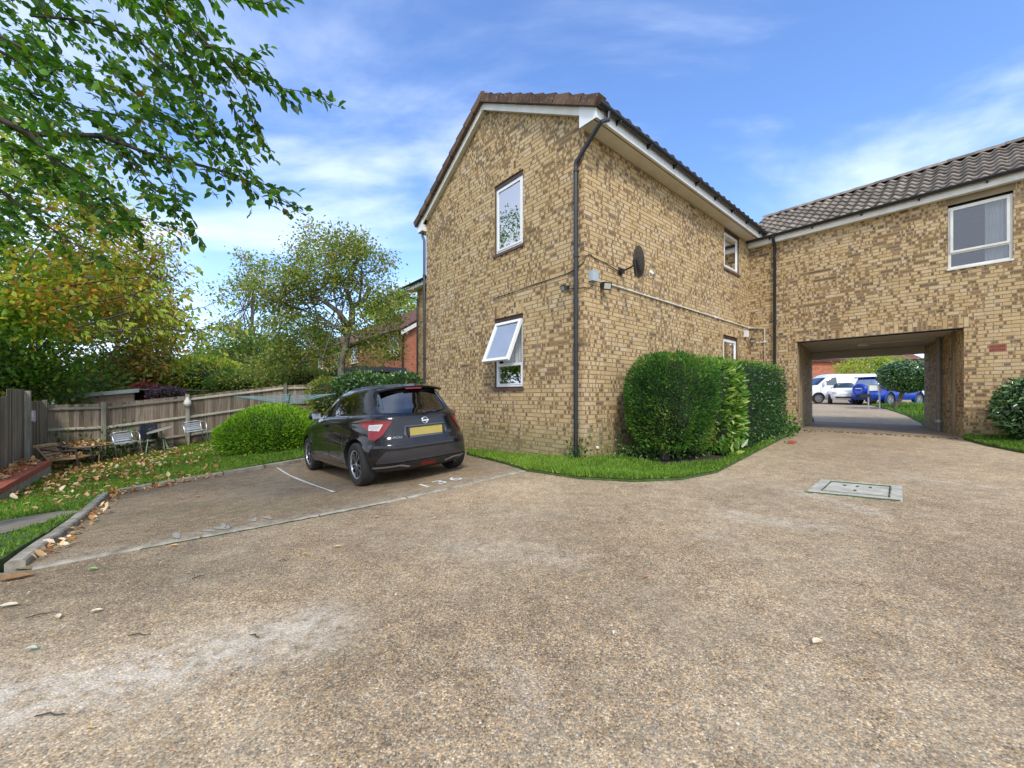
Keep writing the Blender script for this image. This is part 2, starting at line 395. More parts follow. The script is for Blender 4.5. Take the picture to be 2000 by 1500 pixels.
def mat_tile(name, base, lichen=True):
    m, t, b = new_mat(name); P = worldpos(t); oi = t.nodes.new('ShaderNodeObjectInfo')
    c = ramp(t, noise(t, P, 7, 6, 0.7), [(.3, tuple(x*.55 for x in base)), (.7, tuple(x*1.4 for x in base))])
    c = mix(t, 1.0, c, ramp(t, oi.outputs['Random'], [(0, (.7,.7,.7)), (1, (1.25,1.22,1.2))]), 'MULTIPLY')
    if lichen:
        c = mix(t, ramp(t, noise(t, P, 11, 6, 0.75), [(.58, 0.0), (.68, .75)]), c, (.15,.15,.05))
        c = mix(t, ramp(t, voro(t, P, 16).outputs['Distance'], [(.10, .8), (.17, 0.0)]), c, (.42,.42,.36))
    t.links.new(c, b.inputs['Base Color']); b.inputs['Roughness'].default_value = .93; b.inputs['Specular IOR Level'].default_value = .2
    bump(t, b, noise(t, P, 70, 5), .5, .006)
    return m
def mat_redbrick(name):
    m, t, b = new_mat(name)
    P = coords(t, 'UV')
    bt = t.nodes.new('ShaderNodeTexBrick'); t.links.new(P, bt.inputs['Vector'])
    bt.inputs['Scale'].default_value = 1.0; bt.inputs['Brick Width'].default_value = .225; bt.inputs['Row Height'].default_value = .075; bt.inputs['Mortar Size'].default_value = .006
    bt.inputs['Color1'].default_value = (.34,.085,.04,1); bt.inputs['Color2'].default_value = (.46,.14,.065,1); bt.inputs['Mortar'].default_value = (.34,.25,.18,1); bt.inputs['Bias'].default_value = 0
    c = mix(t, 1.0, bt.outputs[0], ramp(t, noise(t, worldpos(t), 1.5, 5), [(.3, (.8,.8,.8)), (.7, (1.15,1.15,1.15))]), 'MULTIPLY')
    t.links.new(c, b.inputs['Base Color']); b.inputs['Roughness'].default_value = .9
    return m
M = {}
M['agg'] = mat_aggregate('exposed_aggregate', 1.0); M['agg_bay'] = mat_aggregate('bay_aggregate', .80, 1.0)
M['brick'] = mat_brick('buff_brick'); 
M['mortar'] = simple('mortar', (.25,.195,.12), .95, var=.35, scale=1.2, bmp=.2)
M['soil'] = simple('soil', (.045,.03,.018), .95, var=.4, scale=12, bmp=.6)
M['turf'] = simple('turf', (.055,.09,.022), .95, var=.4, scale=9, bmp=.4)
M['farland'] = simple('farland', (.05,.09,.02), .95, var=.4, scale=.3)
M['concrete'] = simple('concrete', (.20,.17,.12), .9, var=.25, scale=9, bmp=.5)
M['kerb'] = simple('kerb_concrete', (.29,.26,.20), .92, var=.45, scale=7, bmp=.6)
M['cover'] = simple('cover_concrete', (.40,.385,.31), .9, var=.28, scale=9, bmp=.2)
M['moss'] = simple('moss', (.07,.085,.03), .95, var=.5, scale=40, bmp=.5)
M['paint'] = simple('road_paint', (.66,.65,.60), .8, var=.3, scale=35, bmp=.3)
M['white'] = simple('white_upvc', (.80,.81,.80), .35, var=.04, scale=3)
M['whitedirty'] = simple('white_board', (.72,.70,.63), .5, var=.12, scale=4)
M['soffit'] = simple('cream_soffit', (.66,.62,.52), .6, var=.08, scale=3)
M['black'] = simple('black_plastic', (.018,.020,.024), .35, var=.2, scale=6)
M['brown'] = simple('brown_timber', (.055,.030,.022), .55, var=.4, scale=10)
M['sillbrown'] = simple('brown_tile_sill', (.11,.06,.045), .6, var=.35, scale=12)
M['pane'] = mat_glass('window_glass', refl=.42); M['pane_dull'] = mat_glass('dull_window_glass', (.85,.87,.88), .03)
M['net'] = simple('net_curtain', (.72,.72,.72), .9, var=.08, scale=6)
M['room'] = simple('room_dark', (.10,.10,.10), .9, var=.3, scale=1)
M['tile_main'] = mat_tile('brown_tile', (.13,.085,.06)); M['tile_link'] = mat_tile('grey_pantile', (.23,.20,.165))
M['galv'] = simple('galvanised', (.45,.47,.48), .45, .7, var=.15, scale=10)
M['ceiling'] = simple('passage_ceiling', (.50,.46,.38), .9, var=.1, scale=2)
M['lintel'] = simple('dark_lintel', (.05,.045,.04), .6, var=.2, scale=6)
M['terracotta'] = simple('terracotta', (.38,.10,.055), .85, var=.2, scale=12)
M['fence'] = mat_wood('weathered_board', (.105,.076,.055), (.37,.30,.225))
M['rail'] = mat_wood('weathered_rail', (.16,.145,.105), (.42,.39,.31), 'Z')
M['alu'] = simple('aluminium', (.70,.72,.74), .35, .85, var=.08, scale=8)
M['redbrick'] = mat_redbrick('red_brick')
M['redroof'] = mat_tile('red_brown_roof', (.14,.07,.055), False)
M['bark'] = simple('bark', (.16,.14,.105), .95, var=.5, scale=9, bmp=.8)
M['barkdark'] = simple('dark_bark', (.060,.047,.036), .95, var=.4, scale=12, bmp=.6)

# ------------------------------------------------------------------ ground
def surface_attr(o, fn):
    me = o.data; n = len(me.vertices); co = np.empty(n*3, np.float32); me.vertices.foreach_get('co', co); co = co.reshape(-1, 3)
    a = me.color_attributes.new('wear_shade', 'FLOAT_COLOR', 'POINT'); c = fn(co[:,0], co[:,1]); a.data.foreach_set('color', c.astype(np.float32).ravel())
def segd(x, y, a, b):
    ax, ay, bx, by = a[0], a[1], b[0], b[1]; dx, dy = bx-ax, by-ay
    tt = np.clip(((x-ax)*dx+(y-ay)*dy)/(dx*dx+dy*dy), 0, 1)
    return np.hypot(x-ax-tt*dx, y-ay-tt*dy)
LP = gp(1025, 920)                       # right end of the channel line in front of the bays
LQ = gp(60, 1112)
# far ground
xs = np.unique(np.concatenate([-np.geomspace(1, 900, 40), np.geomspace(1, 900, 40), np.arange(-16, 16, 1.0)]))
gx, gy = np.meshgrid(xs, xs); hz = H(gx.ravel(), gy.ravel())-.10
mb = MB(); mb.v = list(zip(gx.ravel().tolist(), gy.ravel().tolist(), hz.tolist())); k = len(xs)
for i in range(k-1):
    for j in range(k-1): mb.f.append((i*k+j, i*k+j+1, (i+1)*k+j+1, (i+1)*k+j)); mb.m.append(0)
tag(mb.build('ground', M['farland'], smooth=True), kind='structure')
# driveway outline
kc = gp(205, 968); kb = gp(593, 896); ke = gp(28, 1112)
gr = [gp(*p) for p in ((1028,921),(1130,936),(1240,942),(1330,938),(1400,924),(1450,898),(1500,872),(1540,852),(1563,838))]
JL = D - Nn*1.139; JR = D - Nn*4.045     # jambs of the passage
TL = Vector((10.05, 13.3, 0)); TR = Vector((11.78, 11.35, 0))
rl = [gp(*p) for p in ((1884,860),(1930,872),(2000,886))]
drive_poly = [(-6,-6),(9,-6),(9.5,3.2)] + [(rl[2].x+1.2, rl[2].y-.75),(rl[2].x, rl[2].y),(rl[1].x, rl[1].y),(JR.x,JR.y),(TR.x,TR.y),(TL.x,TL.y),(JL.x,JL.y)] + [(p.x,p.y) for p in gr[::-1]] + [(LP.x,LP.y),(LQ.x,LQ.y),(ke.x-.25,ke.y-.1),(-3.6,2.3),(-5.2,0.4),(-6.5,-2)]
o = drape('driveway', drive_poly, 0, .16, M['agg'])
wA, wB = gp(-60, 1400), gp(600, 1225); wC = gp(0, 1340)
mh = gp(1670, 960)
def wear_drive(x, y):
    c = np.zeros((len(x), 4)); c[:,3] = 1
    d = segd(x, y, wA, wB); c[:,0] = np.clip(1.15-d/.28, 0, 1)*.5
    d = segd(x, y, gp(-150,1360), gp(250,1345)); c[:,0] = np.maximum(c[:,0], np.clip(1.1-d/.2, 0, 1)*.5)
    for a, b_, w, s in (((1450,1010),(1620,1030),.18,.5),((1560,960),(1700,1000),.22,.6),((900,1070),(1100,1090),.25,.35),((1430,1000),(1380,1050),.15,.4),((1780,935),(1930,950),.25,.45),((980,1290),(1080,1430),.10,.4),((820,1460),(900,1430),.07,.4)):
        d = segd(x, y, gp(*a), gp(*b_)); c[:,0] = np.maximum(c[:,0], np.clip(1.1-d/w, 0, 1)*s*.5)
    # damp, dirtier concrete in the left corner and along the channel
    d = segd(x, y, gp(-400,1180), gp(380,1110)); c[:,1] = np.clip(1.25-d/.95, 0, 1)
    d = segd(x, y, LQ, LP); c[:,1] = np.maximum(c[:,1], np.clip(1-d/.5, 0, 1)*.55); c[:,2] = np.clip(1-d/.12, 0, 1)*.8
    d = segd(x, y, JL, JR); c[:,1] = np.maximum(c[:,1], np.clip(1-d/1.0, 0, 1)*.35)
    return c
surface_attr(o, wear_drive); tag(o, kind='structure')
bay_poly = [(LP.x,LP.y),(gp(917,890).x, gp(917,890).y),(gp(870,880).x,gp(870,880).y),(kb.x+.9,kb.y+.75),(kb.x,kb.y),(kc.x,kc.y),(ke.x,ke.y),(LQ.x,LQ.y)]
o = drape('parking_bay', bay_poly, .004, .16, M['agg_bay'])
def wear_shade_bay(x, y):
    c = np.zeros((len(x), 4)); c[:,3] = 1; c[:,1] = .35
    d = segd(x, y, gp(620,905), gp(840,905)); c[:,1] = np.maximum(c[:,1], np.clip(1.3-d/1.1, 0, 1)*.85)  # dark zone beneath the car: its shade put into the bay colour
    d = segd(x, y, kc, kb); c[:,2] = np.clip(1.1-d/.35, 0, 1); c[:,1] = np.maximum(c[:,1], np.clip(1.2-d/1.3, 0, 1)*.9)
    d = segd(x, y, gp(260,1010), gp(560,990)); c[:,2] = np.maximum(c[:,2], np.clip(1-d/.8, 0, 1)*.5)
    d = segd(x, y, LQ, LP); c[:,2] = np.maximum(c[:,2], np.clip(1-d/.2, 0, 1)*.6); c[:,0] = np.clip(1-d/.35, 0, 1)*.35
    return c
surface_attr(o, wear_shade_bay); tag(o, kind='structure')
# passage floor slab and road beyond
dirT = (TL-JL).normalized()
slab = [(JL.x+.02,JL.y+.02),(JR.x+.02,JR.y+.02),(TR.x+.3,TR.y+.3),(TL.x+.3,TL.y+.3)]
o = drape('passage_floor', slab, .004, .25, M['agg_bay']); surface_attr(o, lambda x, y: np.stack([x*0+.05, x*0+.45, x*0, x*0+1], 1)); tag(o, kind='structure')
road = [(TL.x+.3,TL.y+.3),(TR.x+.3,TR.y+.3)]+[(gp(*p).x, gp(*p).y) for p in ((1800,826),(1770,812),(1740,802),(1716,795),(1700,791))]+[(26,27),(40,30),(60,60),(8,44),(7,26),(gp(1588,815).x,gp(1588,815).y)]
o = drape('road', road, .006, .9, M['agg']); surface_attr(o, lambda x, y: np.stack([x*0+.08, x*0, x*0, x*0+1], 1)); tag(o, kind='structure')
LW = [(gp(1800,827).x, gp(1800,827).y),(gp(1770,812).x,gp(1770,812).y),(gp(1740,802).x,gp(1740,802).y),(gp(1716,795.5).x,gp(1716,795.5).y),(gp(1700,791.5).x,gp(1700,791.5).y),(22.5,24.6),(34,26),(34,14),(14,11.5),(TR.x+.2,TR.y+.2)]
far_lawn = LW
tag(drape('lawn_beyond_passage', far_lawn, .03, .8, M['turf']), kind='structure')
# lawns
Fd = U; F0 = Vector((-11.5, 11.2, 0))
lawn_poly = [(kc.x,kc.y),(kb.x,kb.y),(kb.x+.9,kb.y+.75),(gp(870,880).x,gp(870,880).y),(E.x-.02,E.y)]+[((E+U*2.4).x-.2,(E+U*2.4).y)]+[((F0+U*8.5).x,(F0+U*8.5).y),((F0+U*-1.5).x,(F0+U*-1.5).y),(-9.2,6.9),(-8.0,5.6),(-6.5,2.0),(-5.0,.5),(-3.75,2.2),(ke.x-.15,ke.y)]
tag(drape('lawn', lawn_poly, .05, .35, M['turf'], edge_drop=.1), kind='structure')
strip_poly = [(p.x,p.y) for p in [LP]+gr]+[(JL.x,JL.y),(D.x,D.y),(C.x,C.y),((C+Nn*3.4).x,(C+Nn*3.4).y),(gp(917,890).x,gp(917,890).y)]
tag(drape('grass_verge', strip_poly, .03, .2, M['turf'], edge_drop=.08), kind='structure')
rlawn = [(JR.x-.02,JR.y+.0)]+[(p.x,p.y) for p in rl]+[(rl[2].x+1.2,rl[2].y-.75),((D-Nn*8).x,(D-Nn*8).y)]
tag(drape('grass_verge', rlawn, .03, .25, M['turf'], edge_drop=.08), kind='structure')
bed = [(gp(*p).x, gp(*p).y) for p in ((1215,900),(1300,915),(1400,908),(1440,893),(1500,868),(1532,852))]+[((C+U*5.2).x,(C+U*5.2).y),((C+U*.5).x,(C+U*.5).y)]
tag(drape('planting_bed', bed, .038, .2, M['soil']), kind='structure')

# concrete channel strip in front of the bays, kerbs
def strip_obj(name, a, b, w, h, m, dz=0, seg=12, sink=.12):
    mb = MB(); a = Vector((a.x, a.y, 0)); b = Vector((b.x, b.y, 0)); d = (b-a).normalized(); s = Vector((-d.y, d.x, 0))
    rows = []
    for i in range(seg+1):
        p = a.lerp(b, i/seg); z = H(p.x, p.y)+dz; j = R.uniform(-.003, .003)
        rows.append([(p-s*w/2).to_tuple()[:2]+(z-sink,), (p-s*w/2).to_tuple()[:2]+(z+h-.012+j,), (p-s*(w/2-.015)).to_tuple()[:2]+(z+h+j,), (p+s*(w/2-.015)).to_tuple()[:2]+(z+h+j,), (p+s*w/2).to_tuple()[:2]+(z+h-.012+j,), (p+s*w/2).to_tuple()[:2]+(z-sink,)])
    n = 6
    for r in rows: mb.v += r
    for i in range(seg):
        for k in range(n-1): mb.f.append((i*n+k, (i+1)*n+k, (i+1)*n+k+1, i*n+k+1)); mb.m.append(0)
    mb.f.append(tuple(range(n))); mb.m.append(0); mb.f.append(tuple(range(seg*n, seg*n+n))[::-1]); mb.m.append(0)
    return mb.build(name, m)
e = thing('concrete_edging', 'narrow pale concrete edging strip across the front of the parking bays', 'edging', base=tuple((LP+LQ)/2))
L = (LP-LQ).length; nseg = 5
for i in range(nseg):
    a = LQ.lerp(LP, i/nseg+.002); b = LQ.lerp(LP, (i+1)/nseg-.002)
    o = strip_obj('edging_stone', a, b, .07, .014, M['kerb']); o.parent = e; o.matrix_parent_inverse = Matrix.Translation(-BASE[e.name])
gm = strip_obj('joint_moss', LQ.lerp(LP,.12)+(U.cross(ZV))*.042, LQ.lerp(LP,.55)+(U.cross(ZV))*.042, .014, .006, M['moss'], seg=30); gm.parent = e; gm.matrix_parent_inverse = Matrix.Translation(-BASE[e.name]); gm['kind'] = 'stuff'
def kerb(label, a, b, n, h=.10, w=.12):
    e = thing('kerb', label, 'kerb', base=tuple((a+b)/2))
    for i in range(n):
        p = a.lerp(b, i/n+.003); q = a.lerp(b, (i+1)/n-.003)
        o = strip_obj('kerb_stone', p, q, w, h, M['kerb'], seg=4); o.parent = e; o.matrix_parent_inverse = Matrix.Translation(-BASE[e.name])
kerb('low concrete kerb between the leafy lawn and the left end of the bays', kc, ke, 3, .06, .10)
kerb('low concrete kerb along the back of the bays below the lawn', kc+Vector((.1,.1,0)), kb+Vector((.9,.75,0)), 6, .07, .09)
for i, (qa, lab) in enumerate(((((-30,1062),(150,1008),(185,1000),(60,1040),(-60,1085)), 'grey paving slab set in the lawn beside the left kerb'), )):
    pts = [gp(-60,1072), gp(-60,1040), gp(70,1016), gp(120,1008), gp(160,1008), gp(120,1022), gp(60,1040)]
    mb = MB(); top = [Vector((p.x, p.y, H(p.x, p.y)+.066)) for p in pts]
    mb.face(top)
    for a, b in zip(top, top[1:]+top[:1]): mb.face([a, b, b-ZV*.05, a-ZV*.05])
    tag(mb.build('paving_slab', M['concrete']), lab, 'paving slab')

# white bay line, painted numbers
def flat_poly(name, pts, m, dz, lab, cat, group=None):
    mb = MB(); n = 14; a, b = pts
    d = (Vector((b.x-a.x, b.y-a.y, 0))).normalized(); s = Vector((-d.y, d.x, 0))*.022
    for i in range(n+1):
        p = a.lerp(b, i/n); z = H(p.x, p.y)+dz; w = R.uniform(.55, 1.1)
        mb.v += [(p.x-s.x*w, p.y-s.y*w, z), (p.x+s.x*w, p.y+s.y*w, z)]
    for i in range(n): mb.f.append((2*i, 2*i+2, 2*i+3, 2*i+1)); mb.m.append(0)
    return tag(mb.build(name, m), lab, cat, group)
flat_poly('bay_line', (gp(541,914), gp(652,962)), M['paint'], .010, 'worn white painted line between the bays beside the parked car', 'road marking')
def ground_text(txt, c, size, xdir, dz, name, lab):
    cu = bpy.data.curves.new('t', 'FONT'); cu.body = txt; cu.size = size; cu.offset = size*.008
    cu.align_x = 'CENTER'; cu.align_y = 'CENTER'; cu.space_character = 1.35
    ob = bpy.data.objects.new('t', cu); COL.objects.link(ob); dg = bpy.context.evaluated_depsgraph_get(); dg.update()
    me = bpy.data.meshes.new_from_object(ob.evaluated_get(dg)); bpy.data.objects.remove(ob)
    bm = bmesh.new(); bm.from_mesh(me); bmesh.ops.subdivide_edges(bm, edges=bm.edges[:], cuts=1)
    xd = Vector(xdir).normalized(); yd = Vector((-xd.y, xd.x, 0))
    for v in bm.verts:
        p = c+xd*v.co.x+yd*v.co.y; v.co = (p.x, p.y, H(p.x, p.y)+dz)
    bm.normal_update()
    bm.to_mesh(me); bm.free(); me.materials.clear(); me.materials.append(M['paint'])
    return tag(link(name, me), lab, 'road marking')
nc = gp(860, 943)
ground_text('136', nc, .36, U, .010, 'bay_number', 'white painted number 136 on the bay behind the parked car')
mb = MB()
for (px, py, sx, sy) in ((345,1045,11,9),(410,1036,14,3),(430,1031,16,4),(437,1026,8,6),(445,1029,6,5),(495,1016,8,4),(500,1012,5,3),(520,1010,10,3),(528,1012,5,3)):
    q = [gp(px+dx*sx*R.uniform(.5,.9), py+dy*sy*R.uniform(.4,.9), .0095) for dx, dy in ((-1,-.6),(.2,-1),(1,-.4),(.9,.7),(-.1,1),(-1,.5))]
    mb.face(q[::-1])
tag(mb.build('worn_bay_number', simple('worn_paint', (.30,.28,.235), .9, var=.4, scale=60)), 'almost worn away white bay number near the left end of the bays', 'road marking')

# inspection cover
mc = [gp(1605,937), gp(1762,950), gp(1763,981), gp(1572,963)]
e = thing('inspection_cover', 'pale concrete inspection cover with mossy joint set in the driveway', 'manhole cover', base=tuple(gp(1670,960)))
mb = MB(); top = [p+ZV*.008 for p in mc]; mb.face(top[::-1])
for a, b in zip(top, top[1:]+top[:1]): mb.face([a, b, b-ZV*.05, a-ZV*.05])
mb.build('surround', M['cover'], e)
cc = sum(mc, Vector())/4
def lerpq(u, v): return mc[0].lerp(mc[1], u).lerp(mc[3].lerp(mc[2], u), v)
inn = [(.17,.18),(.85,.18),(.85,.80),(.17,.80)]
mb = MB(); q = [lerpq(*p)+ZV*.0125 for p in inn]; mb.face(q[::-1]); mb.build('lid', M['cover'], e)
for (a, b) in (((.15,.16),(.87,.16)),((.15,.16),(.15,.80)),((.87,.16),(.87,.84)),((0,1.0),(.98,1.0))):
    mb = MB(); n = 16
    pa, pb = lerpq(*a), lerpq(*b); d = (pb-pa).normalized(); s = Vector((-d.y, d.x, 0))
    for i in range(n+1):
        p = pa.lerp(pb, i/n); w = R.uniform(.001, .011)
        mb.v += [tuple(p-s*w+ZV*.011), tuple(p+ZV*.022), tuple(p+s*w+ZV*.011)]
    for i in range(n): mb.f += [(3*i, 3*i+3, 3*i+4, 3*i+1), (3*i+1, 3*i+4, 3*i+5, 3*i+2)]; mb.m += [0, 0]
    mb.build('moss_joint', M['moss'], e)
for u in (.35, .5, .65):
    for v in (.35, .62):
        if u == .5 or v == .35:
            p = lerpq(u, v); mb = MB(); mb.box(p+ZV*.013, U, Nn, ZV, (-.03,-.012,0), (.03,.012,.004)); mb.build('lifting_slot', M['lintel'], e)
# ------------------------------------------------------------------ brick walls
BW, BH, JT = .219, .063, .012
def brick_box(mb, o, d, n, t0, t1, z0, z1, out, r1, r2, vert=False):
    """front brick: five faces, with its own colour seeds"""
    i = len(mb.v); o = Vector(o)
    P = []
    for dep in (-.004, out):
        for (t, z) in ((t0, z0), (t1, z0), (t1, z1), (t0, z1)): P.append(tuple(o+d*t+n*dep+ZV*z))
    mb.v += P
    Lt, Lz = t1-t0, z1-z0
    fs = ((4,5,6,7), (0,1,5,4), (1,2,6,5), (2,3,7,6), (3,0,4,7))
    fuv = (((0,0),(Lt,0),(Lt,1),(0,1)), ((0,.1),(Lt,.1),(Lt,0),(0,0)), ((Lt,0),(Lt,1),(Lt,1),(Lt,0)), ((Lt,1),(0,1),(0,.9),(Lt,.9)), ((0,1),(0,0),(0,0),(0,1)))
    if vert: fuv = tuple(tuple((v*Lz, u/Lt if Lt else 0) for u, v in q) for q in fuv)
    for q, uq in zip(fs, fuv):
        mb.f.append(tuple(i+k for k in q)); mb.m.append(0)
        for uvp in uq: mb.uv.append(uvp); mb.uv2.append((r1, r2))
def lay(L, z0, z1, lim, holes, soldiers, off=0.0, t_start=0.0):
    """pieces (t0,t1,z0,z1,vertical) of a stretcher-bond wall; lim(z)->(ta,tb)"""
    out = []; k0 = math.floor(z0/.075)
    z = k0*.075; row = 0
    while z < z1:
        za, zb = z+JT/2, z+.075-JT/2; zm = (za+zb)/2
        a, b = lim(zm)
        iv = [(a, b)]
        for (ha, hb, hz0, hz1) in holes+soldiers:
            if hz0 < zm < hz1:
                nv = []
                for (p, q) in iv:
                    if hb <= p or ha >= q: nv.append((p, q)); continue
                    if ha > p: nv.append((p, ha))
                    if hb < q: nv.append((hb, q))
                iv = nv
        for (p, q) in iv:
            k = math.floor((p-off)/.225)-1
            while True:
                s = off+k*.225+(.1125 if (row % 2) else 0); e = s+BW; k += 1
                if s >= q: break
                s2, e2 = max(s, p), min(e, q)
                if e2-s2 > .02: out.append((s2, e2, za, zb, False))
        z += .075; row += 1
    for (ha, hb, hz0, hz1) in soldiers:
        t = ha; hz1 = (math.floor(hz1/.075-.5)+1)*.075+JT/2
        while t < hb-.02:
            out.append((t+.004, min(t+.071, hb-.002), hz0+.004, hz1-.004, True)); t += .075
    return out
NFULL = 36; _full = []
def full_mesh():
    if not _full:
        for i in range(NFULL):
            mb = MB(); brick_box(mb, (0,0,0), Vector((1,0,0)), Vector((0,1,0)), 0, BW, 0, BH, .0055, R.random(), R.random())
            me = mb.build('brick', M['brick']).data; _full.append(me)
            for o in list(bpy.data.objects):
                if o.data is me: bpy.data.objects.remove(o)
    return _full
def brick_wall(wall, O, d, n, pieces, nind=300):
    """lays the bricks on the wall part: the largest in view as single objects, the rest joined"""
    def px(p):
        c = O+d*((p[0]+p[1])/2)+ZV*((p[2]+p[3])/2)
        if c.y < .5: return 0
        X = c.x/c.y*F
        if abs(X) > 1000 or not (-725 < (-c.z/c.y*F) < 775): return 0
        a = O+d*p[0]; b_ = O+d*p[1]
        return abs(a.x/a.y-b_.x/b_.y)/c.y
    full = [p for p in pieces if not p[4] and abs(p[1]-p[0]-BW) < .002]
    top = set(sorted(full, key=px, reverse=True)[:nind]) if nind else set()
    top = {p for p in top if px(p) > 0}
    mb = MB(); FM = full_mesh()
    mt = Matrix(((d.x, n.x, 0, 0), (d.y, n.y, 0, 0), (0, 0, 1, 0), (0, 0, 0, 1)))
    # outside faces: d x n must not mirror; a mirrored frame is turned round by laying the brick from its other end
    flip = d.cross(n).z < 0
    for p in pieces:
        if p in top:
            o = bpy.data.objects.new('brick', R.choice(FM)); COL.objects.link(o); o.parent = wall
            dd = -d if flip else d; w = O+(d*p[1] if flip else d*p[0])+ZV*p[2]+n*R.uniform(-.001, .001)
            o.matrix_world = Matrix(((dd.x, n.x, 0, w.x), (dd.y, n.y, 0, w.y), (0, 0, 1, w.z), (0, 0, 0, 1)))
        else:
            brick_box(mb, O, d, n, p[0], p[1], p[2], p[3], .0055+R.uniform(-.001, .0012), R.random(), R.random(), p[4])
    if mb.v:
        o = mb.build('brick', M['brick'], wall); o['kind'] = 'stuff'
def wall_panel(mb, O, d, n, L, z0, z1, holes, depth=.11, back=None):
    ts = sorted({0.0, L}|{h[0] for h in holes}|{h[1] for h in holes}); zs = sorted({z0, z1}|{h[2] for h in holes if z0 < h[2] < z1}|{h[3] for h in holes if z0 < h[3] < z1})
    P = lambda t, z, o=0: O+d*t+ZV*z+n*o
    for a, b in zip(ts, ts[1:]):
        for c, e in zip(zs, zs[1:]):
            tm, zm = (a+b)/2, (c+e)/2
            if any(h[0] < tm < h[1] and h[2] < zm < h[3] for h in holes): continue
            mb.face([P(a, c), P(b, c), P(b, e), P(a, e)])
    for (a, b, c, e) in holes:
        c2 = max(c, z0)
        mb.face([P(a, c2), P(a, e), P(a, e, -depth), P(a, c2, -depth)]); mb.face([P(b, c2), P(b, e), P(b, e, -depth), P(b, c2, -depth)])
        mb.face([P(a, e), P(b, e), P(b, e, -depth), P(a, e, -depth)]); mb.face([P(a, c2), P(b, c2), P(b, c2, -depth), P(a, c2, -depth)])
def frame_box(mb, P0, d, n, t0, t1, z0, z1, w, o0, o1, mi=0):
    """rectangular frame of width w between outward offsets o0..o1"""
    B = lambda a, b, c, e: mb.box(P0, d, n, ZV, (a, o0, c), (b, o1, e), mi)
    B(t0, t1, z0, z0+w); B(t0, t1, z1-w, z1); B(t0, t0+w, z0+w, z1-w); B(t1-w, t1, z0+w, z1-w)
def window(parent, O, d, n, hole, style='plain', curtain='none', label=None, transom=None, dark=True):
    a, b, c, e = hole
    mb = MB(); g = .0
    if dark:       # dark timber sub-frame lining the opening
        frame_box(mb, O, d, n, a+.002, b-.002, c+.02, e-.002, .03, -.10, -.02, 1)
        a2, b2, c2, e2 = a+.032, b-.032, c+.05, e-.085
        mb.box(O, d, n, ZV, (a+.002, -.045, e-.085), (b-.002, -.012, e-.035), 1)
    else: a2, b2, c2, e2 = a+.004, b-.004, c+.004, e-.05
    frame_box(mb, O, d, n, a2, b2, c2, e2, .045, -.075, -.028, 0)
    if transom: mb.box(O, d, n, ZV, (a2+.045, -.072, transom-.02), (b2-.045, -.026, transom+.02), 0)
    w = mb.build('window', [M['white'] if dark else M['whitedirty'], M['brown'] if dark else M['lintel']], parent)
    if label: w['label'] = label
    ia, ib, ic, ie = a2+.045, b2-.045, c2+.045, e2-.045
    def sash(z0, z1, off=-.03, wd=.04):
        m2 = MB(); frame_box(m2, O, d, n, ia-.01, ib+.01, z0, z1, wd, off-.02, off+.014); m2.build('sash', M['white'] if dark else M['whitedirty'], w)
        m3 = MB(); m3.box(O, d, n, ZV, (ia-.01+wd, off-.012, z0+wd), (ib+.01-wd, off-.006, z1-wd)); m3.build('pane', M['pane'] if dark else M['pane_dull'], w)
    if style == 'plain': sash(ic-.01, ie+.01)
    elif style == 'transom':
        sash(transom+.01, ie+.01, -.018)
        m3 = MB(); m3.box(O, d, n, ZV, (ia, -.055, ic), (ib, -.049, transom-.02)); m3.build('pane', M['pane_dull'], w)
    elif style == 'open':
        m3 = MB(); m3.box(O, d, n, ZV, (ia, -.055, ic), (ib, -.049, transom-.02)); m3.build('pane', M['pane'], w)
        m4 = MB(); frame_box(m4, O, d, n, ia-.005, ib+.005, ic-.005, transom-.018, .022, -.06, -.02); m4.build('sash', M['white'], w)
        th = math.radians(23.5); hz = ie+.02; hl = hz-(transom-.035)
        dn = (-ZV*math.cos(th)+n*math.sin(th)); ou = (n*math.cos(th)+ZV*math.sin(th)); hp = O+ZV*hz+n*(-.012)
        m5 = MB(); A_, B_ = ia-.03, ib+.03; wd = .055
        for (t0, t1, l0, l1) in ((A_, B_, 0, wd), (A_, B_, hl-wd, hl), (A_, A_+wd, wd, hl-wd), (B_-wd, B_, wd, hl-wd)):
            m5.box(hp, d, dn, ou, (t0, l0, -.03), (t1, l1, .03))
        s = m5.build('open_sash', M['white'], w); s['label'] = 'top-hung sash pushed open'
        m6 = MB(); m6.box(hp, d, dn, ou, (A_+wd, wd, -.003), (B_-wd, hl-wd, .003)); m6.build('pane', M['pane'], w)
        for t in (A_+.02, B_-.02):
            m7 = MB(); m7.tube([O+d*t+ZV*(hz-.12)+n*-.03, hp+d*t+dn*.42-ou*.03], .006, 6); m7.build('stay_arm', M['black'], w)
    # sill
    m8 = MB()
    if dark: m8.box(O, d, n, ZV, (a-.03, -.10, c-.035), (b+.02, .035, c+.018)); m8.build('sill', M['sillbrown'], w)
    else: m8.box(O, d, n, ZV, (a-.01, -.10, c-.03), (b+.01, .030, c+.003)); m8.build('sill', M['whitedirty'], w)
    if curtain != 'none':
        m9 = MB(); i0 = 0
        rngs = {'full': (ia-.03, ib+.03), 'right': (ia, ia+(ib-ia)*.36), 'left': (ib-(ib-ia)*.4, ib)}[curtain]
        nn = 40; t0, t1 = rngs
        for i in range(nn+1):
            t = t0+(t1-t0)*i/nn; o_ = -.19+.022*math.sin(i*1.05)+.008*math.sin(i*2.7)
            for z in (c2, e2): m9.v.append(tuple(O+d*t+ZV*z+n*o_))
        for i in range(nn): m9.f.append((2*i, 2*i+2, 2*i+3, 2*i+1)); m9.m.append(0)
        m9.build('curtain', M['net'], w, smooth=True)
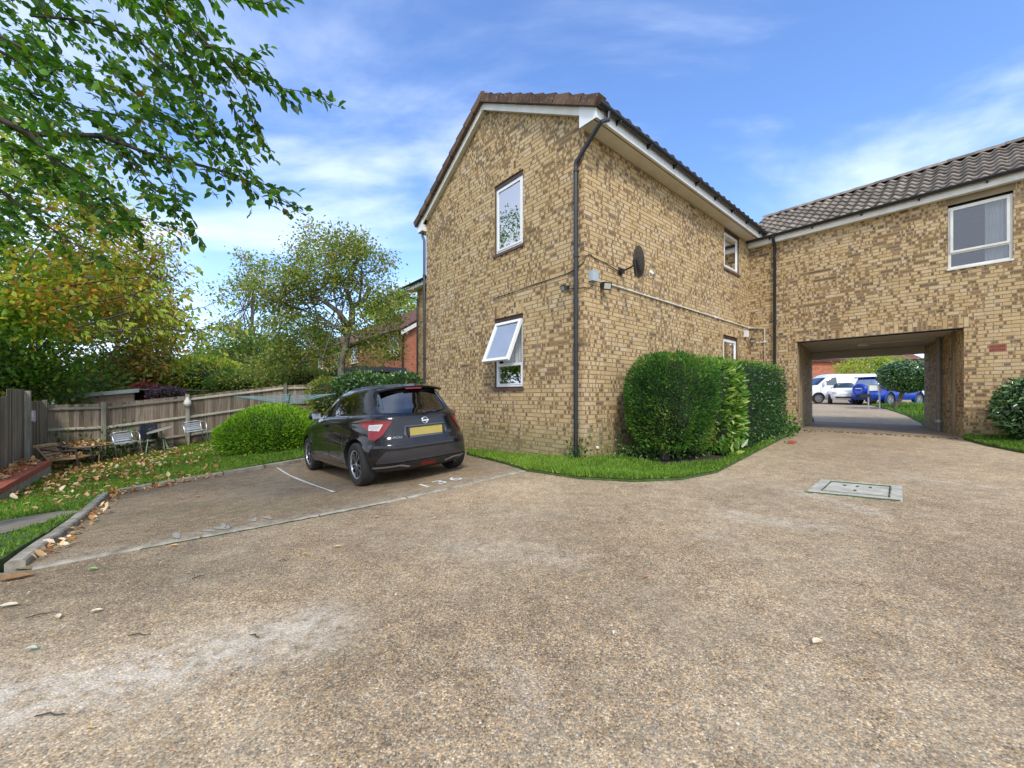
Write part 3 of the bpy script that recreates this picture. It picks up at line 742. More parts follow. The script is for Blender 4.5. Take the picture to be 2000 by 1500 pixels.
    mr = MB(); mr.box(O, d, n, ZV, (a-.4, -2.0, c-.5), (b+.4, -.24, e+.2))
    mr.f = [f for k, f in enumerate(mr.f) if k != 3]; mr.m = mr.m[:-1]      # front left open towards the window
    mr.build('room', M['room'], w)
    return w
def pipe(name, label, pts, r, mat_, brackets=(), parent=None):
    mb = MB(); mb.tube(pts, r, 12)
    o = mb.build(name, mat_, parent, smooth=True, angle=40)
    if label: o['label'] = label
    return o

# ------------------------------------------------------------------ the gabled block
blk = thing('brick_house', 'two-storey buff brick block with brown tiled gable facing the parking bays', 'building', base=(C.x, C.y, -1.1))
Zb = -1.5
W1 = (1.483, 2.373, 2.93, 4.39); W2 = (1.483, 2.373, .155, 1.617)
S1 = (5.60, 6.60, 3.29, 4.35); S2 = (5.55, 6.50, .20, 1.59)
half = GW/2
EV = 4.70; APEX = 6.24                # roof line at the walls and at the ridge
def gable_lim(z):
    if z < EV: return (-.0055, GW)
    k = (z-EV)/(APEX-EV)
    return (half*k, GW-half*k)
mb = MB(); wall_panel(mb, C, Nn, -U, GW, Zb, EV, [W1, W2])
mb.face([C+ZV*EV, C+Nn*GW+ZV*EV, C+Nn*half+ZV*APEX])
gw = mb.build('wall', M['mortar'], blk)
SL1 = (W1[0]-.02, W1[1]+.02, W1[3], W1[3]+.225); SL2 = (W2[0]-.02, W2[1]+.02, W2[3], W2[3]+.225)
brick_wall(gw, C, Nn, -U, lay(GW, -1.42, APEX, gable_lim, [W1, W2], [SL1, SL2]), 150)
mb = MB(); wall_panel(mb, C, U, -Nn, SW+.02, Zb, EAVE+.02, [S1, S2]); sw = mb.build('wall', M['mortar'], blk)
brick_wall(sw, C, U, -Nn, lay(SW, -1.42, 4.40, lambda z: (0, SW), [S1, S2], [(S2[0]-.02, S2[1]+.02, S2[3], S2[3]+.225)], .1), 150)
# other walls of the block (rear and far side), plain
mb = MB(); DL = SW+4.6
P = lambda t, s, z: C+Nn*t+U*s+ZV*z
mb.face([P(GW,0,Zb), P(GW,DL,Zb), P(GW,DL,EV), P(GW,0,EV)]); mb.face([P(0,DL,Zb), P(GW,DL,Zb), P(GW,DL,EV), P(0,DL,EV)])
mb.face([P(0,DL,EV), P(GW,DL,EV), P(half,DL,APEX)]); mb.face([P(0,SW,Zb), P(0,DL,Zb), P(0,DL,EV), P(0,SW,EAVE)])
mb.build('rear_wall', M['mortar'], blk)
window(blk, C, Nn, -U, W1, 'plain', 'none', 'closed white window upstairs in the gable')
window(blk, C, Nn, -U, W2, 'open', 'full', 'white window with its top sash pushed open', transom=.66)
window(blk, C, U, -Nn, S1, 'plain', 'none')
window(blk, C, U, -Nn, S2, 'plain', 'full')
# roof: two slopes with a small overhang
OH = .34; OV = .12                    # eaves and verge overhang
slope = (APEX-EV)/half; sl_ang = math.atan(slope)
def roof_pt(t, s, up):                # t across the gable (0 at the near eave), s along the ridge
    z = EV+slope*(t if t <= half else GW-t)+.10
    return C+Nn*t+U*s+ZV*(z+up)
mb = MB()
for (ta, tb) in ((-OH, half), (half, GW+OH*.8)):
    q = [roof_pt(ta, -OV, 0), roof_pt(ta, DL, 0), roof_pt(tb, DL, 0), roof_pt(tb, -OV, 0)]
    mb.face(q); mb.face([p-ZV*.05 for p in q][::-1])
    for a, b in zip(q, q[1:]+q[:1]): mb.face([a, b, b-ZV*.05, a-ZV*.05])
roof = mb.build('roof', M['tile_main'], blk)
def tile_mesh(name, w, l, amp, th, m, waves=1, seg=8, verge=0.0):
    mb = MB(); ns = seg*waves
    prof = []
    for i in range(ns+1):
        u = i/ns; x = u*w; ph = (u*waves) % 1.0
        prof.append((x, amp*(.5+.5*math.cos(2*math.pi*ph+math.pi))**1.1))
    for (x, h) in prof: mb.v += [(x, 0, h-th), (x, 0, h), (x, l, h)]
    for i in range(ns):
        a = 3*i; b = a+3
        mb.f += [(a, b, b+1, a+1), (a+1, b+1, b+2, a+2)]; mb.m += [0, 0]
    if verge:
        mb.f.append((0, 1, 2)); mb.m.append(0)
        for (y, z) in ((0, -verge), (l, -verge)): pass
        i = len(mb.v); mb.v += [(-.012,0,-verge),(-.012,0,.02+th),(-.012,l*.98,.02),(-.012,l*.98,-verge),(.02,0,-verge),(.02,0,.02+th)]
        mb.f += [(i, i+3, i+2, i+1), (i, i+1, i+5, i+4)]; mb.m += [0, 0]
    o = mb.build(name, m); me = o.data; me.polygons.foreach_set('use_smooth', [True]*len(me.polygons)); me.set_sharp_from_angle(angle=math.radians(45))
    bpy.data.objects.remove(o); return me
def tile_roof(parent, O, along, up, nc, nr, w, l, expo, me, nind, tilt=.045, mat_=None, nrm=None):
    """O: lower corner; along: eave direction; up: unit vector up the slope"""
    nrm = nrm or along.cross(up).normalized()
    if nrm.z < 0: nrm = -nrm
    up2 = (up-nrm*tilt).normalized() if False else up
    items = [(r, c) for r in range(nr) for c in range(nc)]
    items.sort(key=lambda rc: (O+along*(rc[1]*w)+up*(rc[0]*expo)).length)
    src = [(v.co.copy()) for v in me.vertices]; fs = [tuple(p.vertices) for p in me.polygons]
    mb = MB()
    ax, ay = along, (up*1.0-nrm*(.048/l)*1.0).normalized()
    az = ax.cross(ay).normalized()
    if az.z < 0: az = -az
    for k, (r, c) in enumerate(items):
        o_ = O+along*(c*w+R.uniform(-.002, .002))+up*(r*expo+R.uniform(-.004, .004))+nrm*(.034+R.uniform(-.002, .003))
        if k < nind:
            ob = bpy.data.objects.new('roof_tile', me); COL.objects.link(ob); ob.parent = parent
            ob.matrix_world = Matrix(((ax.x, ay.x, az.x, o_.x), (ax.y, ay.y, az.y, o_.y), (ax.z, ay.z, az.z, o_.z), (0,0,0,1)))
        else:
            i = len(mb.v); mb.v += [tuple(o_+ax*v.x+ay*v.y+az*v.z) for v in src]
            mb.f += [tuple(i+q for q in f) for f in fs]; mb.m += [0]*len(fs)
    if mb.v:
        o = mb.build('roof_tile', mat_, parent, smooth=True, angle=45); o['kind'] = 'stuff'
upR = (Nn*half+ZV*(APEX-EV)).normalized(); upL = (-Nn*half+ZV*(APEX-EV)).normalized()
tmain = tile_mesh('roof_tile', .30, .40, .035, .022, M['tile_main'])
tile_roof(roof, roof_pt(-OH-.05, -OV+.03, 0), U, upR, 39, 10, .30, .40, .352, tmain, 140, mat_=M['tile_main'])
tile_roof(roof, roof_pt(GW+OH*.8+.05, -OV+.03, 0), U, upL, 39, 10, .30, .40, .352, tmain, 60, mat_=M['tile_main'])
# verge tiles on both rakes: thick cloaked edge tiles
def verge_tile(O, up, sgn):
    nr = up.cross(U).normalized(); nr = nr if nr.z > 0 else -nr
    mb = MB(); j = R.uniform(-.006, .006)
    v0 = .055+j
    # wedge-shaped: lower end stands proud of the next tile down
    P0 = [(-.03, 0, -.085), (.16, 0, -.085), (.16, 0, v0+.028), (-.03, 0, v0+.028), (-.03, .375, -.085), (.16, .375, -.085), (.16, .375, v0-.012), (-.03, .375, v0-.012)]
    pts = [tuple(O+U*x+up*y+nr*z) for x, y, z in P0]; mb.v = pts
    mb.f = [(0,1,2,3), (4,7,6,5), (0,3,7,4), (1,5,6,2), (3,2,6,7), (0,4,5,1)]; mb.m = [0]*6
    return mb.build('verge_tile', M['tile_main'], roof)
for k in range(10):
    verge_tile(roof_pt(-OH-.06, -OV-.045, 0)+upR*(k*.345), upR, 1)
    verge_tile(roof_pt(GW+OH*.8+.06, -OV-.045, 0)+upL*(k*.345), upL, -1)
rp = roof_pt(half, 0, 0)
for k in range(28):
    mb = MB(); a = rp+U*(-OV-.04+k*.43)+ZV*.0
    prof = [(-.13, .0), (-.10, .075), (0, .125), (.10, .075), (.13, .0)]
    i = 0
    for s_, e_ in ((0, .010), (.44, 0)):
        for (x, z) in prof: mb.v.append(tuple(a+U*s_+Nn*x*(1+e_*4)+ZV*(z+e_)))
    for q in range(4): mb.f.append((q, q+1, q+6, q+5)); mb.m.append(0)
    mb.f.append((0, 1, 2, 3, 4)); mb.m.append(0)
    mb.build('ridge_tile', M['tile_main'], roof)
# white bargeboards, box ends, fascia, soffit
def rake_board(ta, tb, z_off, hgt, s0, s1, m, name):
    mb = MB()
    pts = []
    for t in (ta, tb):
        base = EV+slope*(t if t <= half else GW-t)
        for s_ in (s0, s1):
            for z in (base+z_off, base+z_off-hgt): pts.append(tuple(C+Nn*t+U*s_+ZV*z))
    mb.v = pts
    mb.f = [(0,1,5,4), (2,6,7,3), (1,3,7,5), (0,4,6,2), (0,2,3,1), (4,5,7,6)]; mb.m = [0]*6
    return mb.build(name, m, blk)
rake_board(-OH+.003, half, .055, .19, -OV+.01, -OV+.035, M['whitedirty'], 'bargeboard')
rake_board(half, GW+OH*.8-.003, .055, .19, -OV+.01, -OV+.035, M['whitedirty'], 'bargeboard')
rake_board(.10, half-.02, -.105, .02, -OV+.037, -.007, M['soffit'], 'verge_soffit')
rake_board(half+.02, GW-.10, -.105, .02, -OV+.037, -.007, M['soffit'], 'verge_soffit')
fz = EAVE-.02
mb = MB(); mb.box(C, U, -Nn, ZV, (-OV+.01, OH-.022, fz-.02), (SW-.02, OH, fz+.19)); mb.build('fascia', M['white'], blk)
mb = MB(); mb.box(C, U, -Nn, ZV, (-OV+.04, .008, fz-.012), (SW-.03, OH-.024, fz)); mb.build('soffit', M['soffit'], blk)
mb = MB(); mb.box(C, U, -Nn, ZV, (-OV+.04, OH-.075, fz-.0145), (SW-.03, OH-.058, fz-.0125)); mb.build('vent_strip', M['lintel'], blk)
mb = MB()
P0 = [(-.004, fz-.025), (OH-.001, fz-.025), (OH-.001, fz+.20), (-.004, fz+.36)]
for s_ in (-OV-.004, -OV+.009):
    for (o_, z) in P0: mb.v.append(tuple(C+U*s_-Nn*o_+ZV*z))
mb.f = [(0,1,2,3), (4,7,6,5), (0,4,5,1), (1,5,6,2), (2,6,7,3), (3,7,4,0)]; mb.m = [0]*6
mb.build('box_end', M['white'], blk)
mb = MB()
for s_ in (-OV-.004, -OV+.009):
    for (o_, z) in [(-.004, fz-.0), (OH*.8-.001, fz-.0), (OH*.8-.001, fz+.20), (-.004, fz+.34)]: mb.v.append(tuple(C+Nn*GW+U*s_+Nn*o_+ZV*z))
mb.f = [(0,1,2,3), (4,7,6,5), (0,4,5,1), (1,5,6,2), (2,6,7,3), (3,7,4,0)]; mb.m = [0]*6
mb.build('box_end', M['white'], blk)
mb = MB(); mb.box(C+Nn*GW, U, Nn, ZV, (-OV+.01, .0, fz), (DL, OH*.8, fz+.17)); mb.build('fascia', M['white'], blk)
def gutter(parent, O, d, n, L, z, r=.058, name='gutter'):
    mb = MB(); ns = 10
    for s_ in (0, L):
        for i in range(ns+1):
            a = math.pi*i/ns; mb.v.append(tuple(O+d*s_+n*(r+.003-math.cos(a)*r)+ZV*(z-math.sin(a)*r)))
        for i in range(ns+1):
            a = math.pi*i/ns; q = r-.005; mb.v.append(tuple(O+d*s_+n*(r+.003-math.cos(a)*q)+ZV*(z-math.sin(a)*q)))
    k = ns+1
    for i in range(ns): mb.f += [(i, i+1, 2*k+i+1, 2*k+i), (k+i, 3*k+i, 3*k+i+1, k+i+1), (i, k+i, k+i+1, i+1), (2*k+i, 2*k+i+1, 3*k+i+1, 3*k+i)]; mb.m += [0]*4
    mb.f += [(0, 2*k, 3*k, k), (ns, k+ns, 3*k+ns, 2*k+ns)]; mb.m += [0, 0]
    g = mb.build(name, M['black'], parent, smooth=True, angle=50)
    s_ = .55
    while s_ < L:
        m2 = MB(); m2.box(O+d*s_, d, n, ZV, (-.014, .0, z-.10), (.014, .03, z-.005)); m2.box(O+d*s_, d, n, ZV, (-.014, .03, z-.075), (.014, .10, z-.058)); m2.build('gutter_bracket', M['black'], g)
        s_ += .95
    return g
FE = C-Nn*OH
gut = gutter(blk, FE+U*(-OV-.03), U, -Nn, SW+OV+.10, fz+.17)
def soil_bracket(p, d, parent, r=.040):
    mb = MB(); mb.tube([p-ZV*.022, p+ZV*.022], r*1.22, 12); mb.box(p, d, U, ZV, (-.02,-.0,-.012), (.02,.07,.012)); mb.build('pipe_clip', M['black'], parent)
# near downpipe on the gable: swan neck from the gutter to the wall
dpn = C+Nn*.125-U*.062
top_ = FE+U*(.10)-Nn*.06+ZV*(fz+.12)
knee1 = FE+U*(-.045)-Nn*.03+ZV*(fz-.06)
pts = [top_, top_-ZV*.12, knee1-ZV*.02, dpn+ZV*3.87, dpn+ZV*3.78, dpn+ZV*-1.12]
dp = pipe('downpipe', 'black downpipe near the front corner of the gable', pts, .036, M['black'], parent=blk)
for z in (3.74, 2.33, .55): soil_bracket(dpn+ZV*z, Nn, dp, .036)
dpf = C+Nn*(GW+.02)-U*.055
dp = pipe('downpipe', 'black downpipe at the far corner of the gable', [dpf+Nn*.10+ZV*(fz-.02), dpf+Nn*.10+ZV*(fz-.10), dpf+ZV*(fz-.26), dpf+ZV*-1.3], .034, M['black'], parent=blk)
for z in (3.2, 1.0, -.2): soil_bracket(dpf+ZV*z, Nn, dp, .036)

# rear wing seen past the gable's far corner
k0 = E+U*2.42
mb = MB(); wall_panel(mb, k0, Nn, -U, 5.2, -1.6, 4.25, []); rw = mb.build('rear_wing_wall', M['mortar'], blk)
brick_wall(rw, k0, Nn, -U, lay(5.2, -1.4, 4.25, lambda z: (3.4, 5.2), [], []), 0)
mb = MB(); mb.box(k0, Nn, U, ZV, (0, .02, -1.6), (5.2, 5, 4.25)); mb.build('rear_wing_wall', M['mortar'], blk)
mb = MB(); mb.box(k0, Nn, -U, ZV, (-.1, .0, 4.26), (5.62, .30, 4.45)); mb.build('fascia', M['white'], blk)
gutter(blk, k0-U*.30, Nn, -U, 5.7, 4.46, name='gutter')
mb = MB(); q = [k0-U*.38+ZV*4.48, k0-U*.38+Nn*5.75+ZV*4.48, k0+U*2.4+Nn*5.75+ZV*5.6, k0+U*2.4+ZV*5.6]; mb.face(q); mb.face([p-ZV*.05 for p in q][::-1])
mb.face([q[1], q[2], q[2]-ZV*.05, q[1]-ZV*.05]); mb.face([k0+Nn*5.2+ZV*4.25, k0+Nn*5.2+U*2.4+ZV*5.5, k0+Nn*5.2+U*5+ZV*4.25])
mb.build('rear_wing_roof', M['tile_main'], blk)
pipe('overflow_pipe', None, [k0-U*.33+Nn*5.66+ZV*4.40, k0-U*.30+Nn*5.6+ZV*4.1, k0-U*.05+Nn*5.1+ZV*3.9, k0-U*.05+Nn*5.1-ZV*1.3], .034, M['black'], parent=blk)

# ------------------------------------------------------------------ the link block over the passage
lk = thing('brick_link_block', 'buff brick link block with grey pantile roof over the drive-through passage', 'building', base=(JR.x, JR.y, -.85))
LL = 7.6; dL = -Nn; LZ = 4.32
OPN = (1.139, 4.045, -2.0, 1.43)
WL = (3.814, 4.681, 2.70, 4.05)
mb = MB(); wall_panel(mb, D, dL, -U, LL, -1.45, LZ, [OPN, WL], .215)
lw_ = mb.build('wall', M['mortar'], lk)
vent = (4.375, 4.60, .90, 1.05)
brick_wall(lw_, D, dL, -U, lay(LL, -1.2, 4.2, lambda z: (0, LL), [OPN, WL, vent, (WL[0]-.03, WL[1]+.03, WL[3], 4.3)], [(OPN[0]-.1, OPN[1]+.09, OPN[3]+.012, OPN[3]+.232)], .05), 150)
window(lk, D, dL, -U, WL, 'transom', 'left', 'white timber window with a curtain on its right side', transom=3.03, dark=False)
mb = MB(); mb.box(D, dL, -U, ZV, (WL[0]-.03, -.09, WL[3]), (WL[1]+.03, -.01, 4.2)); mb.build('window_lintel', M['lintel'], lk)
mb = MB(); mb.box(D, dL, -U, ZV, (vent[0]+.005, -.02, vent[2]+.005), (vent[1]-.005, .004, vent[3]-.005))
vb = mb.build('air_brick', M['terracotta'], lk)
for r_ in range(2):
    mb = MB()
    for c_ in range(9): mb.box(D, dL, -U, ZV, (vent[0]+.018+c_*.0215, .0035, vent[2]+.02+r_*.066), (vent[0]+.030+c_*.0215, .0055, vent[2]+.062+r_*.066))
    mb.build('vent_slot', M['lintel'], vb)
# passage: side walls, ceiling, far beam
LLz = 1.55
nTL = (TL-JL).normalized(); nTR = (TR-JR).normalized()
pl = Vector((nTL.y, -nTL.x, 0)); pr = Vector((-nTR.y, nTR.x, 0))
for (A0, dd, pn, L_, off_) in ((JL, nTL, pl, (TL-JL).length, 0), (JR, nTR, pr, (TR-JR).length, 0)):
    mb = MB(); wall_panel(mb, A0, dd, pn, L_, -1.2, LLz, []); o = mb.build('passage_wall', M['mortar'], lk)
    brick_wall(o, A0, dd, pn, lay(L_, -1.1, LLz, lambda z, L_=L_: (0.0, L_+.002), [], []), 0)
    # thickened pier at the mouth
    mb = MB(); mb.box(A0, dd, pn, ZV, (.62, .0, -1.2), (.74, .045, 1.44)); mb.build('passage_pier', M['mortar'], lk)
mb = MB(); c_ = [JL, JR, TR, TL]; off = U*.25
q = [p+ZV*1.46 for p in c_]; mb.face([q[0]+U*.2, q[1]+U*.2, q[2], q[3]]); mb.build('passage_ceiling', M['ceiling'], lk)
mb = MB(); mb.box(JL, dL, -U, ZV, (0.0, -.20, 1.43), (2.906, .02, 1.446)); mb.build('passage_lintel', M['lintel'], lk)
bl = TL-TR; bd = (TL-TR).normalized(); bn = Vector((bd.y, -bd.x, 0))
mb = MB(); mb.box(TR, bd, Vector((-bd.y, bd.x, 0)), ZV, (-.1, -.12, 1.24), (bl.length+.1, .12, 1.455)); mb.build('passage_beam', M['ceiling'], lk)
lp_ = JL.lerp(TR, .5)+U*.0
mb = MB(); mb.lathe(lp_+ZV*1.458, (0,0,-1), [(0, 0), (.13, 0), (.14, .03), (.11, .055), (0, .07)], 20); mb.build('ceiling_light', M['whitedirty'], lk, smooth=True, angle=40)
mb = MB(); mb.tube([lp_+ZV*1.45, lp_+dL*1.2+ZV*1.45], .012, 6); mb.build('light_conduit', M['whitedirty'], lk)
rpp = JR+nTR*1.75+pr*.075
pipe('downpipe', 'grey downpipe on the right wall of the passage', [rpp+ZV*1.45, rpp-ZV*.9], .05, simple('grey_pipe', (.20,.19,.17), .6), parent=lk)
mb = MB(); mb.lathe(rpp-ZV*.62, (0,0,1), [(.05,0),(.066,.0),(.066,.06),(.05,.06)], 14); mb.build('pipe_collar', M['galv'], lk)
# upper body, rear and end walls of the link
mb = MB(); DP = 4.3
Q = lambda s, u, z: D+dL*s+U*u+ZV*z
mb.face([Q(0,DP,1.4), Q(LL,DP,1.4), Q(LL,DP,LZ), Q(0,DP,LZ)]); mb.face([Q(LL,0,-1.4), Q(LL,DP,-1.4), Q(LL,DP,LZ), Q(LL,0,LZ)])
tR = (TR-D).dot(dL)
mb.face([Q(tR,DP,-1.4), Q(LL,DP,-1.4), Q(LL,DP,1.4), Q(tR,DP,1.4)]); mb.face([Q(LL,0,LZ), Q(LL,DP,LZ), Q(LL,2.2,5.8)])
mb.build('rear_wall', M['mortar'], lk)
# roof
rs = (5.80-4.42)/2.2; upK = (U*2.2+ZV*(5.80-4.42)).normalized(); upK2 = (-U*2.2+ZV*(5.80-4.42)).normalized()
mb = MB()
for (o0, uu, ln) in ((Q(-.3,-.14,4.33), upK, 2.78), (Q(-.3,DP+.14,4.33), upK2, 2.5)):
    q = [o0, o0+dL*(LL+.5), o0+dL*(LL+.5)+uu*ln, o0+uu*ln]; mb.face(q); mb.face([p-ZV*.04 for p in q][::-1])
rl_ = mb.build('roof', M['tile_link'], lk)
tlink = tile_mesh('roof_tile', .225, .40, .062, .030, M['tile_link'], 1, 12)
tile_roof(rl_, Q(-.3,-.17,4.315), dL, upK, 36, 8, .225, .40, .345, tlink, 288, mat_=M['tile_link'])
for k in range(18):
    mb = MB(); a = Q(-.3+k*.45, 2.2, 5.83)
    for s_ in (0, .46):
        for (x, z) in [(-.13, -.03), (-.10, .04), (0, .085), (.10, .04), (.13, -.03)]: mb.v.append(tuple(a+dL*s_+U*x+ZV*(z+(.01 if s_ == 0 else 0))))
    for q in range(4): mb.f.append((q, q+1, q+6, q+5)); mb.m.append(0)
    mb.build('ridge_tile', M['tile_link'], rl_)
mb = MB(); mb.box(D, dL, -U, ZV, (.02, .008, 4.185), (LL+.1, .14, 4.33)); mb.build('fascia', M['whitedirty'], lk)
gutter(lk, Q(.0,-.14,0), dL, -U, LL+.1, 4.37)
dpp = Q(.648, -.055, 0)
dp = pipe('downpipe', 'black downpipe beside the hedge on the link block', [Q(.648,-.20,4.33), Q(.648,-.20,4.25), Q(.648,-.055,4.10), dpp-ZV*.9], .036, M['black'], parent=lk)
for z in (3.8, 2.2, .9): soil_bracket(dpp+ZV*z, dL, dp, .036)

# ------------------------------------------------------------------ things fixed to the walls
wp = lambda O, d, n, t, z, o=0: O+d*t+ZV*z+n*o
G = lambda t, z, o=.02: wp(C, Nn, -U, t, z, o)
Sd = lambda t, z, o=.02: wp(C, U, -Nn, t, z, o)
Lk = lambda t, z, o=.02: wp(D, dL, -U, t, z, o)
# satellite dish
e = thing('satellite_dish', 'dark oval satellite dish on the side wall above the white conduit', 'satellite dish', base=tuple(Sd(1.0, 2.26, 0)))
mb = MB(); mb.box(Sd(1.0,2.26,0), U, -Nn, ZV, (-.05,.006,-.07), (.05,.02,.07)); mb.box(Sd(1.0,2.26,0), U, -Nn, ZV, (-.03,.02,-.05), (.03,.09,.03)); mb.build('wall_bracket', M['black'], e)
dc = at(1243, 512, 6.78); 
mb = MB(); mb.tube([Sd(1.0,2.26,.06), Sd(1.05,2.29,.16), dc+Vector((-.02,.06,-.03))], .017, 8); mb.build('arm', M['black'], e)
ax = Vector((.985, .12, .12)).normalized()            # dish looks to the right
aX = ax.cross(ZV).normalized(); aZ = aX.cross(ax).normalized()
mb = MB(); nr, ns = 6, 32
prof = [(r/nr) for r in range(nr+1)]
for side in (0, .006):
    for r in prof:
        for j in range(ns):
            a = 2*math.pi*j/ns; p = dc+aX*(math.cos(a)*r*.215)+aZ*(math.sin(a)*r*.275)+ax*(r*r*.045-side); mb.v.append(tuple(p))
kk = (nr+1)*ns
for s_ in range(2):
    for r in range(nr):
        for j in range(ns):
            a = s_*kk+r*ns+j; b = s_*kk+r*ns+(j+1) % ns; mb.f.append((a, b, b+ns, a+ns)); mb.m.append(0)
for j in range(ns): a = nr*ns+j; b = nr*ns+(j+1) % ns; mb.f.append((a, b, b+kk, a+kk)); mb.m.append(0)
mb.build('reflector', simple('dish_grey', (.085,.08,.075), .5, var=.35, scale=14), e, smooth=True, angle=50)
mb = MB(); mb.box(dc-ax*.035, aX, aZ, ax, (-.035,-.24,-.012), (.035,.05,.012)); mb.build('back_plate', M['black'], e)
foot = dc-aZ*.265+ax*.03; head = at(1273, 533, 6.50)
mb = MB(); mb.tube([foot, head-Vector((.04,0,.02))], .012, 8); mb.build('feed_arm', M['galv'], e)
hv = (dc-head).normalized()
mb = MB(); mb.lathe(head-hv*.05, hv, [(0,0),(.018,0),(.018,.05),(.028,.055),(.028,.09),(0,.09)], 14); mb.build('receiver', M['whitedirty'], e, smooth=True, angle=40)
mb = MB(); mb.tube([head-hv*.05, head-hv*.06-ZV*.06, head-ZV*.10-Vector((.02,0,0)), foot.lerp(head,.7)-ZV*.02], .004, 6); mb.build('receiver_cable', M['black'], e, smooth=True)
# cable from the dish round the corner and across the gable
def cable(label, pts, r, m=None, name='cable'):
    mb = MB(); mb.tube(pts, r, 6); return tag(mb.build(name, m or M['black'], smooth=True, angle=60), label, 'cable')
cable('thin black cable running from the satellite dish round the corner across the gable', [Sd(.98,2.24,.03), Sd(.6,2.30), Sd(.25,2.33), Sd(.12,2.36), Sd(.02,2.31,.022), C-(U+(-Nn)*-1)*.0+ZV*2.22+(-U-Nn)*.018+Vector((0,0,0)), G(.10,2.15,.022), G(.35,2.10), G(1.2,2.08), G(1.9,2.06), G(2.35,2.06), G(2.37,2.00), G(2.37,1.98)], .0075)
cable('short black cable between the corner floodlight and the junction box', [G(.30,1.83,.03), G(.12,1.80,.03), C+(-U-Nn)*.02+ZV*1.78, Sd(.10,1.80), Sd(.2,1.86)], .006)
e = thing('wall_conduit', 'white conduit pipe along the side wall ending beside the black downpipe', 'conduit', base=tuple(Sd(3.5, 1.96, 0)))
mb = MB(); mb.tube([Sd(.40,1.965,.03), Sd(SW-.10,1.95,.03)], .0145, 10); mb.build('pipe', M['whitedirty'], e, smooth=True, angle=50)
mb = MB(); mb.tube([Sd(SW-.10,1.95,.03), Lk(.03,1.95,.03), Lk(.40,1.90,.03), Lk(.40,.4,.03)], .0145, 10); mb.build('pipe', M['whitedirty'], e, smooth=True, angle=50)
for p in (Sd(5.0,1.955,.03), Sd(SW-.12,1.95,.03), Lk(.40,1.52,.03)):
    mb = MB(); mb.lathe(p-(-U)*.0, -Nn if p.y < 11.2 else -U, [(0,-.02),(.034,-.02),(.034,.02),(0,.02)], 14); mb.build('junction_box', M['whitedirty'], e)
mb = MB(); mb.tube([Lk(.40,1.52,.03), Lk(.22,1.50,.03)], .011, 8); mb.build('pipe', M['whitedirty'], e)
tag((lambda m: (m.box(Sd(.17,2.0,.0), U, -Nn, ZV, (-.075,.008,-.085), (.085,.10,.085)), m.build('junction_box', simple('grey_box', (.36,.42,.47), .5)))[1])(MB()), 'square grey junction box on the side wall near the corner', 'junction box')
def floodlight(label, p, d, n, face, s=1.0):
    e = thing('floodlight', label, 'floodlight', base=tuple(p))
    mb = MB(); mb.box(p, d, n, ZV, (-.03,.0,-.03), (.03,.035,.03)); mb.tube([p+n*.03, p+n*.09-ZV*.02], .012, 6); mb.build('bracket', M['black'], e)
    c = p+n*.12-ZV*.03; f = Vector(face).normalized(); a = f.cross(ZV).normalized(); b = a.cross(f).normalized()
    mb = MB(); mb.box(c, a, b, f, (-.085*s,-.065*s,-.03), (.085*s,.065*s,.018)); mb.build('lamp_housing', M['black'], e)
    mb = MB(); mb.box(c, a, b, f, (-.065*s,-.045*s,.018), (.065*s,.045*s,.022)); mb.build('lamp_glass', simple('lamp_glass', (.45,.45,.38), .25), e)
floodlight('black floodlight on the side wall beside the grey junction box', Sd(.44,1.90,.01), U, -Nn, (.35,-.9,-.25))
floodlight('small black floodlight on the gable left of the downpipe', G(.34,1.86,.01), Nn, -U, (-.85,-.35,-.45), .8)
floodlight('small black floodlight in the inner corner of the link block', Lk(.13,1.60,.01), dL, -U, (-.3,-.8,-.5), .8)
e = thing('wall_vent_cover', 'small white vent cover box beside the ground floor side window', 'vent cover', base=tuple(Sd(7.0,1.73,0)))
mb = MB(); mb.box(Sd(7.0,1.76,0), U, -Nn, ZV, (-.07,.008,-.10), (.07,.09,.08)); mb.build('cover', M['white'], e)
mb = MB(); mb.box(Sd(7.0,1.76,0), U, -Nn, ZV, (.072,.02,-.08), (.075,.07,.06)); mb.build('grille', M['lintel'], e)
mb = MB(); mb.lathe(Sd(.33,-.86,.007), -Nn, [(0,0),(.028,0),(.03,.012),(.022,.03),(0,.035)], 16); tag(mb.build('round_pipe_cap', M['whitedirty'], smooth=True, angle=40), 'small round white cap low on the side wall near the corner', 'pipe cap')
